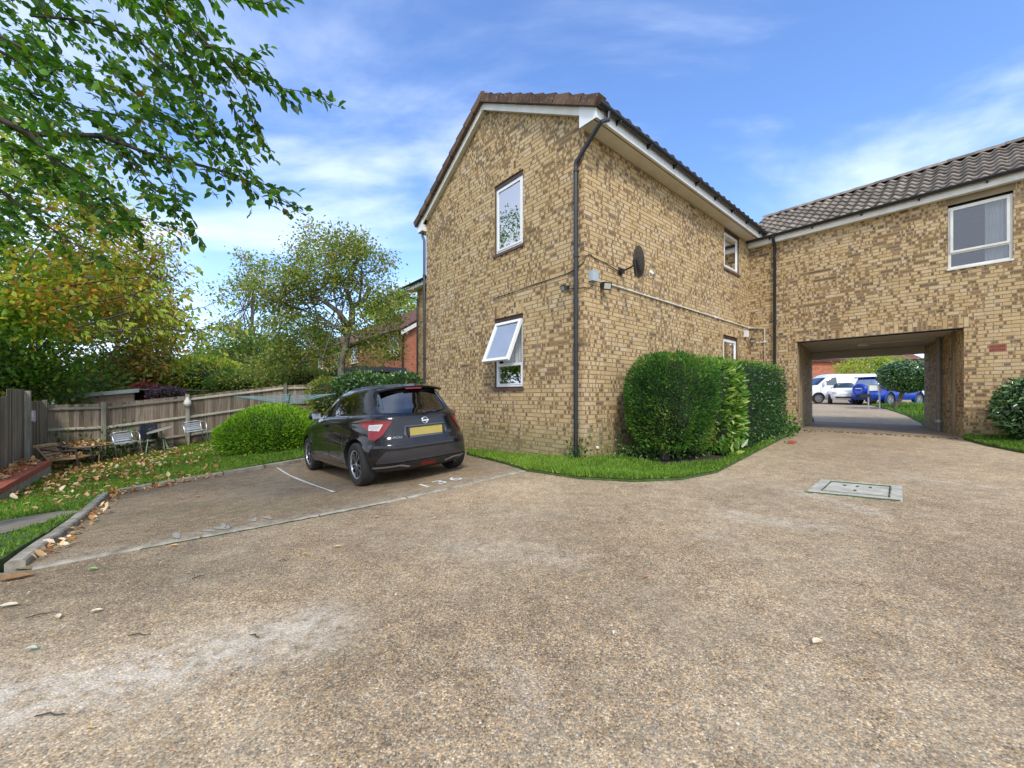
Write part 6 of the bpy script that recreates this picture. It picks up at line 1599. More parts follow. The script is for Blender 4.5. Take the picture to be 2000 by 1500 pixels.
for a, b in zip(posts, posts[1:]):
    for k, (ha, hb) in enumerate(((.11,.11),(.66,.66),(1.22,1.22))):
        mb = MB(); p, q = F0+U*(a+.05)+ZV*(fz_(a)-ha), F0+U*(b-.05)+ZV*(fz_(b)-hb)
        pr3 = [(.002,-.038),(.055,-.030),(.055,.0),(.002,.038)]
        for e_ in (p, q): mb.v += [tuple(e_-Nn*x+ZV*z) for x, z in pr3]
        mb.f = [(0,1,2,3), (4,7,6,5), (0,4,5,1), (1,5,6,2), (2,6,7,3), (3,7,4,0)]; mb.m = [0]*6; mb.build('rail', M['rail'], fen)
fen2 = thing('board_fence', 'tall dark board fence at the left edge behind the low red brick wall', 'fence', base=tuple(corner-ZV*1.8))
t = .15
while t < 6.0:
    p = corner-Nn*t; top = (-.12 if t < 1.75 else .16 if t < 3.0 else -.06+.0*t) if t < 3.0 else .16-.11*(t-1.8)
    board(fen2, p, -Nn, U*1.0, .112, H(p.x, p.y)-.02, top+R.uniform(-.01,.01), .016, .008); t += .094
for t in (.12, 1.78, 4.3):
    p = corner-Nn*t; mb = MB(); mb.box(p, Nn, U, ZV, (-.05,.02,H(p.x,p.y)-.1), (.05,.11,(-.08 if t < 1.7 else .14))); mb.build('post', M['rail'], fen2)
p = corner-Nn*1.55+U*.06
mb = MB(); bagp = [(-.10,0),(-.13,-.10),(-.12,-.24),(.0,-.29),(.12,-.25),(.13,-.12),(.06,-.01)]
for x, z in bagp: mb.v += [tuple(p-Nn*x+U*.02+ZV*(-.32+z)), tuple(p-Nn*x*.9+U*.07+ZV*(-.33+z*.95))]
n = len(bagp); mb.f = [tuple(2*i for i in range(n))[::-1], tuple(2*i+1 for i in range(n))]+[(2*i, 2*i+1, (2*i+3) % (2*n), (2*i+2) % (2*n)) for i in range(n)]; mb.m = [0]*len(mb.f)
tag(mb.build('hanging_bag', simple('pale_bag', (.58,.50,.48), .7, var=.2)), 'pale pink bag hanging on the dark fence near the corner', 'bag')
p = F0+U*1.82-Nn*.14+ZV*(fz_(1.82)-.12)
mb = MB(); mb.lathe(p, (0,0,-1), [(0,-.08),(.03,-.07),(.045,-.02),(.085,.04),(.10,.11),(.08,.18),(0,.21)], 14); tag(mb.build('hanging_lantern', M['whitedirty'], smooth=True), 'white bell-shaped lantern hanging on a fence post', 'lantern')
# low red-capped wall in front of the side fence
w0, w1 = Vector((-10.15, 8.75, 0)), Vector((-10.15, 8.75, 0))-Nn*4.2
lw2 = thing('low_garden_wall', 'low rendered garden wall with red brick capping below the side fence', 'wall', base=(w0.x, w0.y, -1.77))
mb = MB(); mb.box(w0, -Nn, U, ZV, (0,-.5,-2.0), (4.2,0,-1.50)); mb.build('render', simple('old_render', (.34,.31,.22), .95, var=.35, scale=7, bmp=.6), lw2)
for i in range(18):
    for j in range(2):
        mb = MB(); mb.box(w0+ZV*-1.50, -Nn, U, ZV, (i*.233+.004+R.uniform(-.002,.002),-.225*(j+1)+.02+.004,.004), (i*.233+.226,-.225*j+.02-.004,.098+R.uniform(-.004,.004))); mb.build('brick', M['terracotta'], lw2)
Pw = np.array([tuple(w0-Nn*R.uniform(0,2.6)-U*R.uniform(.1,.42)+ZV*(-1.39+R.uniform(0,.03))) for _ in range(170)])
tag(leaf_cloud('wall_leaves', Pw, .11, M['l_dead'], None, .5, None, np.tile([0,0,1.3], (len(Pw),1)), six=True), 'dead leaves lying on top of the low red-capped wall', kind='stuff')
o = weeds('ivy', [corner+U*.2-Nn*.3, corner+U*1.2-Nn*.35, corner+U*2.2-Nn*.3], 900, .20, .09, 'l_hedge', 'corner_ivy', up=1.6, seed=14); o['kind'] = 'stuff'; del o['category']; o['label'] = 'dark ivy along the foot of the fence in the corner'

# ------------------------------------------------------------------ garden furniture
def gpos(t, dist): 
    p = F0+U*t-Nn*dist; return Vector((p.x, p.y, H(p.x, p.y)+.05))
slope_y = math.atan((fb_(2)-fb_(0))/2)
def alu_chair(label, t, dist, turn):
    g = gpos(t, dist); e = thing('aluminium_chair', label, 'chair', tuple(g), math.atan2(U.y, U.x)+turn, 'aluminium bistro chairs by the fence'); e.rotation_euler = (0, -slope_y*.8, math.atan2(U.y, U.x)+turn)
    # local: x right, -y towards the viewer (front)
    for s in (1, -1):
        mb = MB(); mb.tube([(s*.26,-.24,0), (s*.255,-.22,.42), (s*.27,-.20,.60), (s*.275,-.08,.665), (s*.26,.12,.68), (s*.19,.235,.70)], .0125, 8); mb.build('arm_frame', M['alu'], e, smooth=True)
        mb = MB(); mb.tube([(s*.21,.24,0), (s*.20,.20,.43), (s*.19,.235,.70)], .0125, 8); mb.build('rear_leg', M['alu'], e, smooth=True)
    mb = MB(); mb.tube([(-.19,.235,.70), (-.10,.265,.715), (.10,.265,.715), (.19,.235,.70)], .0125, 8); mb.build('top_rail', M['alu'], e, smooth=True)
    for z in (.46,.515,.57,.625):
        mb = MB(); mb.abox((-.19,.212+(z-.45)*.08,z), (.19,.222+(z-.45)*.08,z+.042)); mb.build('back_slat', M['alu'], e)
    for k in range(5):
        mb = MB(); mb.abox((-.235,-.23+k*.088,.425), (.235,-.23+k*.088+.07,.435)); mb.build('seat_slat', M['alu'], e)
    return e
alu_chair('aluminium slatted chair standing left of the black chair', .52, .70, .25)
alu_chair('aluminium slatted chair standing right of the tilted table', 2.02, .62, .10)
g = gpos(.98, .62); e = thing('black_chair', 'black shell chair on thin metal legs beside the tilted table', 'chair', tuple(g), rotU+.5); e.rotation_euler = (0, .10, rotU+.5)
mb = MB(); prof = [(-.22,.44),(-.10,.42),(.10,.41),(.19,.45),(.235,.60),(.27,.83)]; n = 9
for y, z in prof:
    for i in range(n): x = -.23+.46*i/(n-1); mb.v.append((x*(1-.1*(z > .7)), y-abs(x)**2*.5*(z > .44), z+abs(x)**2*.25))
for k in range(len(prof)-1):
    for i in range(n-1): mb.f.append((k*n+i, k*n+i+1, (k+1)*n+i+1, (k+1)*n+i)); mb.m.append(0)
o = mb.build('seat_shell', simple('black_shell', (.018,.02,.03), .45, var=.2), e, smooth=True); md = o.modifiers.new('s', 'SOLIDIFY'); md.thickness = .012
for s in (1, -1):
    for y0, y1 in ((-.17,-.24), (.16,.26)): mb = MB(); mb.tube([(s*.18,y0,.42), (s*.23,y1,0)], .010, 8); mb.build('leg', M['galv'], e)
g = gpos(1.38, .60); e = thing('tilted_table', 'small round table leaning to one side on a green metal leg', 'table', tuple(g), rotU); e.rotation_euler = (.05, -.30, rotU)
mb = MB(); mb.lathe((0,0,.62), (0,0,1), [(0,0),(.30,0),(.31,.012),(.30,.024),(0,.026)], 28); mb.build('table_top', simple('old_table_top', (.30,.29,.25), .6, var=.3), e, smooth=True, angle=40)
mb = MB(); mb.tube([(0,0,.02), (0,0,.62)], .022, 10); mb.build('leg', simple('green_metal', (.30,.36,.14), .6, var=.3), e)
for k in range(4): a = k*1.57+.5; mb = MB(); mb.tube([(0,0,.05), (math.cos(a)*.22, math.sin(a)*.22, .01)], .014, 6); mb.build('foot', M['galv'], e)
g = gpos(-.28, 1.0); e = thing('round_garden_table', 'low round glass garden table heaped with dead leaves in the corner', 'table', tuple(g), rotU)
brz = simple('faded_frame', (.30,.22,.12), .6, var=.35, scale=20)
mb = MB(); tor = [(.54+.016*math.cos(a), .016*math.sin(a)) for a in [2*math.pi*i/8 for i in range(8)]]; mb.lathe((0,0,.50), (0,0,1), tor, 40, closed=True); mb.build('rim', brz, e, smooth=True)
mb = MB(); mb.lathe((0,0,.497), (0,0,1), [(0,0),(.53,0),(.53,.006),(0,.006)], 40); mb.build('glass_top', mat_glass('table_glass', (.45,.5,.48), .12), e)
for k in range(4): a = k*1.57+.78; mb = MB(); mb.tube([(math.cos(a)*.46, math.sin(a)*.46, .49), (math.cos(a)*.42, math.sin(a)*.42, 0)], .014, 8); mb.build('leg', brz, e)
q = r_.normal(size=(230, 2))*.20+[-.08,.08]; q = q[np.hypot(q[:,0], q[:,1]) < .52]; Pt = np.stack([g.x+q[:,0], g.y+q[:,1], g.z+.515+np.abs(r_.normal(size=len(q)))*.022], 1)
tag(leaf_cloud('table_leaves', Pt, .10, M['l_dead'], None, .5, None, np.tile([0,0,1.2], (len(Pt),1)), six=True), 'heap of dead leaves on the round garden table', kind='stuff')
cp = at(135, 900, 9.35); g = Vector((cp.x, cp.y, H(cp.x, cp.y)+.05)); wo = simple('old_teak', (.33,.21,.11), .8, var=.4, scale=25)
e = thing('garden_armchair', 'weathered low armchair with cushion holding dead leaves in front of the round table', 'chair', tuple(g), 0); e.rotation_euler = (0, 0, math.radians(112))
dk = simple('dark_frame', (.05,.04,.035), .6, var=.3)
for s in (1, -1):
    mb = MB(); mb.tube([(s*.28,-.30,0), (s*.28,-.27,.36), (s*.28,-.24,.50)], .018, 8); mb.build('front_leg', dk, e)
    mb = MB(); mb.tube([(s*.26,.26,0), (s*.27,.22,.27), (s*.27,.42,.60)], .018, 8); mb.build('rear_leg', wo, e)
    mb = MB(); mb.tube([(s*.28,-.27,.49), (s*.285,.0,.475), (s*.28,.34,.53)], .02, 8); mb.build('armrest', dk, e)
    mb = MB(); mb.tube([(s*.27,-.26,.30), (s*.27,.24,.26)], .018, 8); mb.build('side_rail', wo, e)
for k in range(5): mb = MB(); mb.box((0,.235+k*.04,.30+k*.068), (1,0,0), (0,.5,.86), (0,-.86,.5), (-.26,0,-.01), (.26,.058,.01)); mb.build('back_slat', wo, e)
mb = MB(); mb.abox((-.26,-.28,.285), (.26,.24,.315)); mb.build('seat', wo, e)
mb = MB(); mb.box((0,.42,.60), (1,0,0), (0,1,0), (0,0,1), (-.27,-.10,-.02), (.27,.05,.03)); mb.build('head_cushion', simple('tan_cushion', (.45,.30,.17), .9, var=.3), e, angle=40)
q = r_.uniform(-.23, .23, (60, 2)); Pt = np.stack([g.x+q[:,0], g.y+q[:,1], g.z+.33+r_.random(60)*.02], 1)
tag(leaf_cloud('seat_leaves', Pt, .09, M['l_dead'], None, .5, None, np.tile([0,0,1.2], (60,1)), six=True), 'dead leaves on the seat of the low armchair', kind='stuff')
# rotary clothes airer behind the bright bush
ac = at(563, 790, 10.6); teal = simple('teal_metal', (.06,.22,.24), .5, var=.2)
e = thing('rotary_airer', 'teal rotary clothes airer standing behind the bright green bush', 'clothes airer', base=(ac.x, ac.y, H(ac.x, ac.y)))
mb = MB(); mb.tube([(ac.x, ac.y, H(ac.x, ac.y)), (ac.x, ac.y, ac.z+.22)], .022, 10); mb.build('pole', teal, e)
tips = []
for k in range(4):
    a = k*math.pi/2+.55; tip = ac+Vector((math.cos(a)*1.18, math.sin(a)*1.18, .26-.05*math.cos(a)*-1)); tips.append(tip)
    mb = MB(); mb.tube([ac, tip], .013, 8); mb.build('arm', teal, e)
cl = simple('pale_cord', (.35,.48,.50), .6)
for f in (.35,.47,.59,.70,.80,.88,.95):
    for k in range(4):
        a, b = ac.lerp(tips[k], f), ac.lerp(tips[(k+1) % 4], f); m_ = (a+b)/2-ZV*.02; mb = MB(); mb.tube([a, m_, b], .0035, 4, cap=False); mb.build('line', cl, e)

# ------------------------------------------------------------------ shed and houses behind
def uv_quad_wall(name, quads, m, parent):
    mb = MB()
    for (o_, d, L, z0, z1) in quads:
        mb.face([o_+ZV*z0, o_+d*L+ZV*z0, o_+d*L+ZV*z1, o_+ZV*z1]); uvq = [(0,z0),(L,z0),(L,z1),(0,z1)]; mb.uv += uvq; mb.uv2 += [(0,0)]*4
    return mb.build(name, m, parent)
sa, sb = at(112, 790, 15.2), at(262, 790, 14.2); sdir = Vector((sb.x-sa.x, sb.y-sa.y, 0)).normalized(); sn = Vector((-sdir.y, sdir.x, 0)); SL_ = (Vector((sb.x, sb.y, 0))-Vector((sa.x, sa.y, 0))).length; s0 = Vector((sa.x, sa.y, 0))
she = thing('garden_shed', 'pinkish timber shed with pale sloping roof behind the fence', 'shed', base=(sa.x, sa.y, -1.9))
shm = simple('pink_boards', (.34,.24,.20), .8, var=.2, scale=5)
zl, zr = -.02, .22
for k in range(15):
    z = -1.95+k*.145; 
    for (t0, t1) in ((0, SL_),):
        if z > zl-.05+ (zr-zl): break
        mb = MB(); zt = min(z+.15, 9); mb.box(s0, sdir, sn, ZV, (t0 if z < zl-.2 else max(0, (z-zl+.12)/(zr-zl)*SL_*.8), -.0, z), (t1, .02, zt)); mb.box(s0, sdir, sn, ZV, (t0 if z < zl-.2 else max(0, (z-zl+.12)/(zr-zl)*SL_*.8), -.012, z), (t1, .0, z+.02)); mb.build('board', shm, she)
mb = MB(); mb.box(s0, sdir, sn, ZV, (0,.02,-1.95), (SL_,2.2,-.12)); mb.box(s0, sdir, sn, ZV, (SL_-.09,-.02,-1.95), (SL_,0,zr-.06)); mb.build('shed_body', shm, she)
rd = (sdir*SL_+ZV*(zr-zl)).normalized(); rn_ = rd.cross(-sn).normalized(); rn_ = rn_ if rn_.z > 0 else -rn_
mb = MB(); mb.box(s0-rd*.25-sn*.15+ZV*zl, rd, sn, rn_, (0,0,0), (SL_+.75,2.5,.03)); mb.build('roof', simple('shed_felt', (.36,.37,.33), .9, var=.3, scale=4), she)
mb = MB(); mb.box(s0-rd*.25-sn*.17+ZV*zl, rd, sn, rn_, (0,0,-.09), (SL_+.75,.018,.045)); mb.build('fascia', simple('shed_fascia', (.50,.54,.56), .6, var=.1), she)

P1 = Vector((-6.0, 22.4, 0)); hz0 = -1.6; HL = 26; HE = 3.95
hs = thing('red_brick_house', 'long red brick house with red brown roof beyond the fence', 'house', base=(P1.x, P1.y, -1.2))
uv_quad_wall('wall', [(P1, Nn, HL, hz0, HE)], M['redbrick'], hs); uv_quad_wall('wall', [(P1, U, 8, hz0, HE)], M['redbrick'], hs)
mb = MB(); mb.face([P1+ZV*HE, P1+U*8+ZV*HE, P1+U*4+ZV*(HE+2.5)]); mb.uv = [(0,0),(8,0),(4,2.5)]; mb.uv2 = [(0,0)]*3; mb.build('wall', M['redbrick'], hs)
mb = MB()
for (a, b) in ((-.35, 4), (8.35, 4)):
    za = HE-.2+.0; q = [P1-Nn*.25+U*a+ZV*za, P1+Nn*(HL+.2)+U*a+ZV*za, P1+Nn*(HL+.2)+U*b+ZV*(HE+2.55), P1-Nn*.25+U*b+ZV*(HE+2.55)]; mb.face(q); mb.face([p-ZV*.12 for p in q][::-1]); mb.face([q[0], q[3], q[3]-ZV*.12, q[0]-ZV*.12]); mb.face([q[0], q[1], q[1]-ZV*.12, q[0]-ZV*.12])
hr = mb.build('roof', M['redroof'], hs)
up_h = (U*4.35+ZV*2.75).normalized(); mb = MB()
for r3 in range(15):        # courses of tiles as stepped strips
    o_ = P1-Nn*.3+U*-.40+ZV*(HE-.2)+up_h*(r3*.345); nn = up_h.cross(Nn).normalized(); nn = nn if nn.z > 0 else -nn
    mb.box(o_, Nn, up_h, nn, (0,0,.0), (HL+.4,.36,.045-.0)); 
o = mb.build('tile_course', M['redroof'], hr); o['kind'] = 'stuff'
mb = MB(); mb.box(P1, U, Nn, ZV, (-.40,-.28,HE-.30), (4.0,-.24,HE-.05)); 
mb = MB(); q0, q1 = P1-Nn*.27-U*.38+ZV*(HE-.30), P1-Nn*.27+U*4+ZV*(HE+2.42); mb.face([q0, q1, q1-ZV*.22, q0-ZV*.22]); mb.face([q0+Nn*.04, q1+Nn*.04, q1+Nn*.04-ZV*.22, q0+Nn*.04-ZV*.22]); mb.face([q0-ZV*.22, q1-ZV*.22, q1+Nn*.04-ZV*.22, q0+Nn*.04-ZV*.22]); mb.build('bargeboard', M['whitedirty'], hs)
gutter(hs, P1-U*.30-Nn*.2, Nn, -U, HL, HE-.18)
pipe('downpipe', None, [P1-U*.06+Nn*.25+ZV*(HE-.3), P1-U*.06+Nn*.25+ZV*-1.4], .05, M['black'], parent=hs)
def far_window(parent, o_, d, n, w, h, z):
    mb = MB(); frame_box(mb, o_, d, n, 0, w, z, z+h, .07, -.02, .05); mb.box(o_, d, n, ZV, (w/2-.03,-.02,z+.07), (w/2+.03,.045,z+h-.07)); f = mb.build('window', M['white'], parent)
    mb = MB(); mb.box(o_, d, n, ZV, (.07,.005,z+.07), (w-.07,.012,z+h-.07)); mb.build('pane', simple('far_glass', (.10,.12,.13), .1, coat=1), f)
    mb = MB(); mb.box(o_, d, n, ZV, (-.05,0,z-.07), (w+.05,.10,z)); mb.build('sill', M['white'], f)
for tt in (.9, 7.5, 11.5, 16, 20):
    far_window(hs, P1+Nn*tt, Nn, -U, 1.15, 1.15, 2.45); 
    if tt > 8: far_window(hs, P1+Nn*tt, Nn, -U, 1.3, 1.1, -.1)
mb = MB(); mb.box(P1+Nn*.1, Nn, -U, ZV, (0,0,-1.5), (6.5,2.4,1.35)); mb.build('flat_extension', simple('ext_wall', (.16,.09,.06), .8, var=.3), hs)
mb = MB(); mb.box(P1+Nn*.0, Nn, -U, ZV, (-.1,-.0,1.36), (6.8,2.65,1.62)); mb.build('flat_roof', simple('slate_fascia', (.035,.04,.055), .6), hs)

# house beyond the passage
P2 = Vector((30.0, 46.0, 0)); d2 = Vector((1, -.04, 0)).normalized(); n2 = Vector((-.04, -1, 0)).normalized()
h2 = thing('far_brick_house', 'red brick house with dark eaves beyond the parked van', 'house', base=(36, 46, -.4))
L2 = at(1793, 700, 45.5).x-P2.x
uv_quad_wall('wall', [(P2, d2, L2, -1.0, 4.15)], M['redbrick'], h2); uv_quad_wall('wall', [(P2+d2*L2, -n2, 8, -1.0, 4.15)], M['redbrick'], h2)
mb = MB(); q = [P2+n2*.4+ZV*4.15-d2*.3, P2+d2*(L2+.5)+n2*.4+ZV*4.15, P2+d2*(L2+.5)-n2*4+ZV*6.4, P2-n2*4+ZV*6.4-d2*.3]; mb.face(q); mb.face([p-ZV*.1 for p in q][::-1]); mb.face([q[0],q[1],q[1]-ZV*.1,q[0]-ZV*.1]); mb.build('roof', M['redroof'], h2)
mb = MB(); mb.box(P2, d2, n2, ZV, (-.2,.05,4.0), (L2+.3,.35,4.2)); mb.build('fascia', simple('dark_purple_fascia', (.06,.035,.04), .5), h2)
gutter(h2, P2+n2*.35, d2, n2, L2+.3, 4.25); pipe('downpipe', None, [P2+d2*(L2-.2)+n2*.1+ZV*4, P2+d2*(L2-.2)+n2*.1-ZV], .06, M['whitedirty'], parent=h2)
for (wx, ww) in ((at(1692,700,45.9).x-P2.x, 1.6), (2.0, 1.5)): far_window(h2, P2+d2*wx, d2, n2, ww, 1.3, 2.55)
sg = at(1707, 770, 19.4); e = thing('frame_sign', 'blank white sign panel between two grey posts beside the clipped tree', 'sign', base=(sg.x, sg.y, H(sg.x, sg.y)))
for s in (-1, 1): mb = MB(); mb.tube([(sg.x+s*.27, sg.y, H(sg.x,sg.y)), (sg.x+s*.27, sg.y, .64)], .03, 8); mb.build('post', M['galv'], e)
mb = MB(); mb.abox((sg.x-.24, sg.y-.015, .30), (sg.x+.24, sg.y+.015, .56)); mb.build('panel', M['white'], e)
mb = MB(); mb.abox((sg.x-.27, sg.y-.02, .56), (sg.x+.27, sg.y+.02, .60)); mb.build('rail', M['galv'], e)
mb = MB(); mb.abox((sg.x-.70, sg.y-.04, -.02), (sg.x-.20, sg.y-.02, .14)); mb.build('lower_panel', M['carblack'], e)

# ------------------------------------------------------------------ trees
# clipped tree beyond the passage
ct = at(1776, 735, 19.0); b0 = at(1745, 793, 19.0)
bush('clipped_tree', 'round clipped evergreen tree on a crooked trunk beyond the passage', (ct.x, ct.y, ct.z), (1.12,1.1,.78), M['l_cam'], 7000, .13, 'tree', p=2.3, ratio=.5, amp=.10, up=-.2, zmin=-.1, seed=31, core=(.015,.022,.012), shell=.30, f=3, flatn=True,
     trunk=([(b0.x, b0.y, H(b0.x,b0.y)), (b0.x+.30, b0.y, -.12), (b0.x+.42, b0.y, .2), (ct.x-.1, ct.y, .7)], [.13,.10,.09,.06]))
yt = at(1700, 716, 31); tree('maple_shrub', 'yellow green spreading maple behind the parked cars', (yt.x, yt.y), 2.2, .07, [(yt.x-.6, yt.y, 2.2, 1.9, 1.2, .9), (yt.x+1.4, yt.y, 2.5, 1.4, 1, .9)], 40, 5200, .15, 'l_yellow', cr=.6, seed=32)
tree('distant_tree', 'green tree seen at the right end of the brick house beyond the passage', (51, 52), 4, .2, [(51.5, 52, 2.8, 3.0, 2.4, 2.2)], 30, 2600, .35, 'l_far', cr=1.0, seed=33)
# autumn trees behind the side fence
tree('autumn_tree', 'broad green and orange autumn tree rising behind the side fence', (-13.8, 9.4), 5.5, .11, [(-13.4,9.4,4.0,3.2,2.4,3.0), (-11.9,10.2,2.7,1.7,1.6,1.2), (-14.6,9.8,2.1,1.9,1.4,1.0,1), (-17.0,9.6,6.6,2.4,2.2,2.6,1), (-15.8,10.2,9.0,1.9,1.9,1.7,1), (-17.5,13.5,1.4,2.6,1.5,1.4,1)], 190, 31000, .14, 'l_autumn', cr=.62, seed=41, shell=.5, six=False, rnd_by=lambda P_: .30+.13*np.clip(P_[:,0]+12.5, -1, 3)+.12*np.sin(P_[:,0]*1.3+P_[:,2]*1.1)+.15+np.random.default_rng(2).normal(size=len(P_))*.14, fork=.25)  # the two high left crowns are unseen, added for the window reflections
tree('autumn_tree', 'orange tinted tree with bare twig ends reaching over the back fence corner', (-17.2, 13.6), 5.5, .08, [(-13.8,13.4,3.5,2.1,1.6,1.7), (-13.4,13.4,5.0,1.8,1.3,1.6), (-12.0,12.8,2.9,1.4,.9,1.0), (-11.2,13,2.1,.9,.7,.7)], 120, 11000, .13, 'l_autumn', cr=.55, seed=42, shell=.6, rnd_by=lambda P_: .70+np.random.default_rng(3).normal(size=len(P_))*.18, fork=.2)
at2 = [o for o in COL.objects if o.name.startswith('autumn_tree')][-1]
mb = MB(); TP, TA = [], []
for pl_ in ([(150,520),(240,500),(330,470),(345,478)], [(120,560),(230,545),(300,540),(345,548)], [(140,600),(260,575),(340,540),(372,515)], [(150,640),(250,610),(330,612),(400,600),(448,575)], [(200,650),(300,640),(360,648),(420,640),(452,632)], [(260,575),(300,600),(350,590),(362,558)], [(190,430),(270,425),(330,450)], [(330,612),(370,640),(395,668)]):
    P_ = [at(px, py, 9.6+.3*i) for i, (px, py) in enumerate(pl_)]; k = len(P_); mb.tube(P_, [.022*(1-.85*i/(k-1)) for i in range(k)], 6, cap=False)
    for i in range(k-1):
        for _ in range(9):
            p = P_[i].lerp(P_[i+1], R.random()); q = p+Vector((R.uniform(.05,.5), R.uniform(-.3,.3), R.uniform(-.35,.3))); mb.tube([p, q], [.006,.002], 4, cap=False)
            for _ in range(4 if i < k-2 else 2): TP.append(tuple(p.lerp(q, R.uniform(.3, 1.05)))); TA.append((.5, 0, -.8))
mb.build('long_twigs', M['barkdark'], at2, smooth=True)
leaf_cloud('twig_leaves', np.array(TP), .15, M['l_autumn'], at2, .42, np.array(TA), np.tile([0,-.5,.6], (len(TP),1)), six=True, rnd=np.full(len(TP), .62))
tree('rust_tree', 'rust and olive coloured tree behind the shed', (-17.5, 19), 6, .2, [(-18.8,19,2.6,2.4,2.2,3.4), (-17.2,19,1.0,1.5,1.4,1.5)], 110, 12000, .17, 'l_rust', cr=.7, seed=43, fork=.25)
tree('dark_tree', 'dark green tree behind the autumn tree at the left edge', (-20, 13), 6.5, .3, [(-20,13.5,2.8,4.2,3,4.0), (-18,14,.6,3,2.5,1.8)], 120, 16000, .20, 'l_far', cr=.85, seed=44, fork=.25)
for (x, y, z, rx, rz, sd_, lab, mt) in ((-33.5,44,2.2,3.4,3.2,51,'dark green rounded tree leftmost on the far skyline','l_far'), (-27.8,44,3.2,3.8,3.7,52,'tallest rounded tree on the far skyline above the fence','l_far'), (-23.5,41,1.2,3.2,2.8,53,'lower pale green tree on the far skyline left of the tall sparse tree','l_olive'), (-37,50,1.6,4,3,54,'faint far tree behind the leftmost skyline tree','l_far')):
    tree('skyline_tree', lab, (x, y), z+1, .25, [(x, y, z, rx, rx*.8, rz)], 70, 7500, .34, mt, cr=1.0, seed=sd_, fork=.2, group='trees on the far skyline')
tree('tall_sparse_tree', 'tall thin see-through tree left of the pollarded tree', (-16.9, 26), 9.5, .15, [(-16.9,26,5.4,2.5,1.6,4.2), (-18.4,26,3.2,1.8,1.2,1.6)], 70, 4600, .19, 'l_olive', cr=.6, seed=55, fork=.15, shell=.75)
tree('bushy_tree', 'dense olive green tree below the tall sparse tree', (-14.5, 24), 4, .2, [(-15.0,24,1.6,2.6,2,2.6), (-12.4,24,2.4,2.2,1.6,2.6)], 70, 10000, .18, 'l_far', cr=.75, seed=56, fork=.2)
tree('yellow_green_tree', 'yellow green tree behind the red house roof', (-9.5, 36), 8, .3, [(-10.0,36,7.0,3.4,2.5,2.6), (-6.5,36,7.2,2.6,2,1.8)], 70, 9000, .26, 'l_yellow', cr=.9, seed=57, fork=.5)
# pollarded tree by the fence
tb_ = at(667, 752, 14.6); tq = lambda px, py, dy=0: at(px, py, 14.6+dy)
tp_ = [Vector((tb_.x, tb_.y, H(tb_.x, tb_.y)-.05)), tq(665,752), tq(668,700), tq(681,655), tq(688,628)]
ex = [([tq(683,640), tq(660,608,-.3), tq(628,585,-.5), tq(590,570,-.7), tq(560,545,-.8)], .11, .035), ([tq(687,632), tq(688,600,.3), tq(712,585,.4), tq(723,560,.4)], .12, .08), ([tq(676,565,.1), tq(688,530,.1), tq(699,505,.1)], .09, .075), ([tq(688,600,.2), tq(680,575,.15), tq(676,565,.1)], .08, .085), ([tq(628,585,-.5), tq(600,592,-.8), tq(540,590,-.9), tq(505,575,-1)], .05, .02), ([tq(670,690), tq(630,700,-.3), tq(590,705,-.5)], .035, .012), ([tq(706,520,.3), tq(707,550,.3), tq(700,600,.3)], .03, .05)]
W_ = 14.6/776
cw = lambda px, py, rx, ry, d=0: (*tq(px, py, d), rx*W_, 1.3, ry*W_)
tree('pollarded_tree', 'pale barked tree with cut limbs and sparse olive crown beside the fence', (tb_.x, tb_.y), 5, .17, [cw(620,530,85,60,-.4), cw(690,510,80,45,.2), cw(720,600,65,70,.3), cw(560,570,65,45,-.5), cw(585,650,60,50,-.2), cw(730,680,70,38,.4), cw(610,700,60,26,.6), cw(770,600,30,40,.4), cw(520,722,60,26,.4), cw(650,470,70,30,0)], 210, 23000, .105, 'l_olive', cr=.42, seed=61, trunkpts=tp_, extra_limbs=ex, shell=.7, fork=.5, lim_n=34)
# shrubs along and beyond the fence
for (px, py, Yd, rx, rz, m_, lab, sd_, n_, sz_) in ((715,752,14.4,1.1,.40,'l_cam','dark glossy shrub below the pollarded tree behind the car',71,3800,.12), (785,752,13.6,.75,.38,'l_cam','dark glossy shrub between the car roof and the gable corner',72,2600,.11), (640,775,14.3,.7,.75,'l_olive','olive shrub at the foot of the pollarded tree trunk',73,2200,.10),
    (575,742,17,1.4,.55,'l_olive','olive shrub spilling over the fence left of the pollarded tree',74,4200,.13), (480,748,17,1.5,.5,'l_far','green drooping shrub behind the middle of the fence',75,4200,.14), (400,735,20,1.9,1.0,'l_yellow','yellow green shrub behind the fence right of the shed',76,4200,.16), (330,745,22,2.0,1.2,'l_far','green shrub far behind the shed roof',77,4200,.18),
    (325,770,14.6,.62,.26,'l_purple','purple leaved shrub behind the fence right of the shed',78,1600,.09), (282,768,14.9,.42,.36,'l_red','red leaved shrub beside the shed roof',79,1100,.09), (165,758,18.5,2.2,.55,'l_yellow','yellow green shrub behind the shed roof',80,4200,.15), (20,745,13.5,1.5,.8,'l_far','dense green shrub behind the corner of the fences',81,4800,.13), (250,735,20,2.2,1.3,'l_far','large green shrub behind the shed',82,5200,.17)):
    c_ = at(px, py, Yd); bush('shrub', lab, tuple(c_), (rx, rx*.7, rz), M[m_], n_, sz_, 'shrub', p=2.2, ratio=.5, amp=.16, up=.2, zmin=-1.8, seed=sd_, shell=.45, f=3, core=(.02,.03,.012))
# far hedge line so the ground never meets bare sky
tree('far_wood', None, (60, 120), 5, .3, [(60,120,3,14,6,5)], 60, 4000, .9, 'l_far', cr=2.4, seed=90, limbs=False)
o = bpy.data.objects['far_wood']; o['label'] = 'line of far trees beyond the brick house'; o['category'] = 'trees'

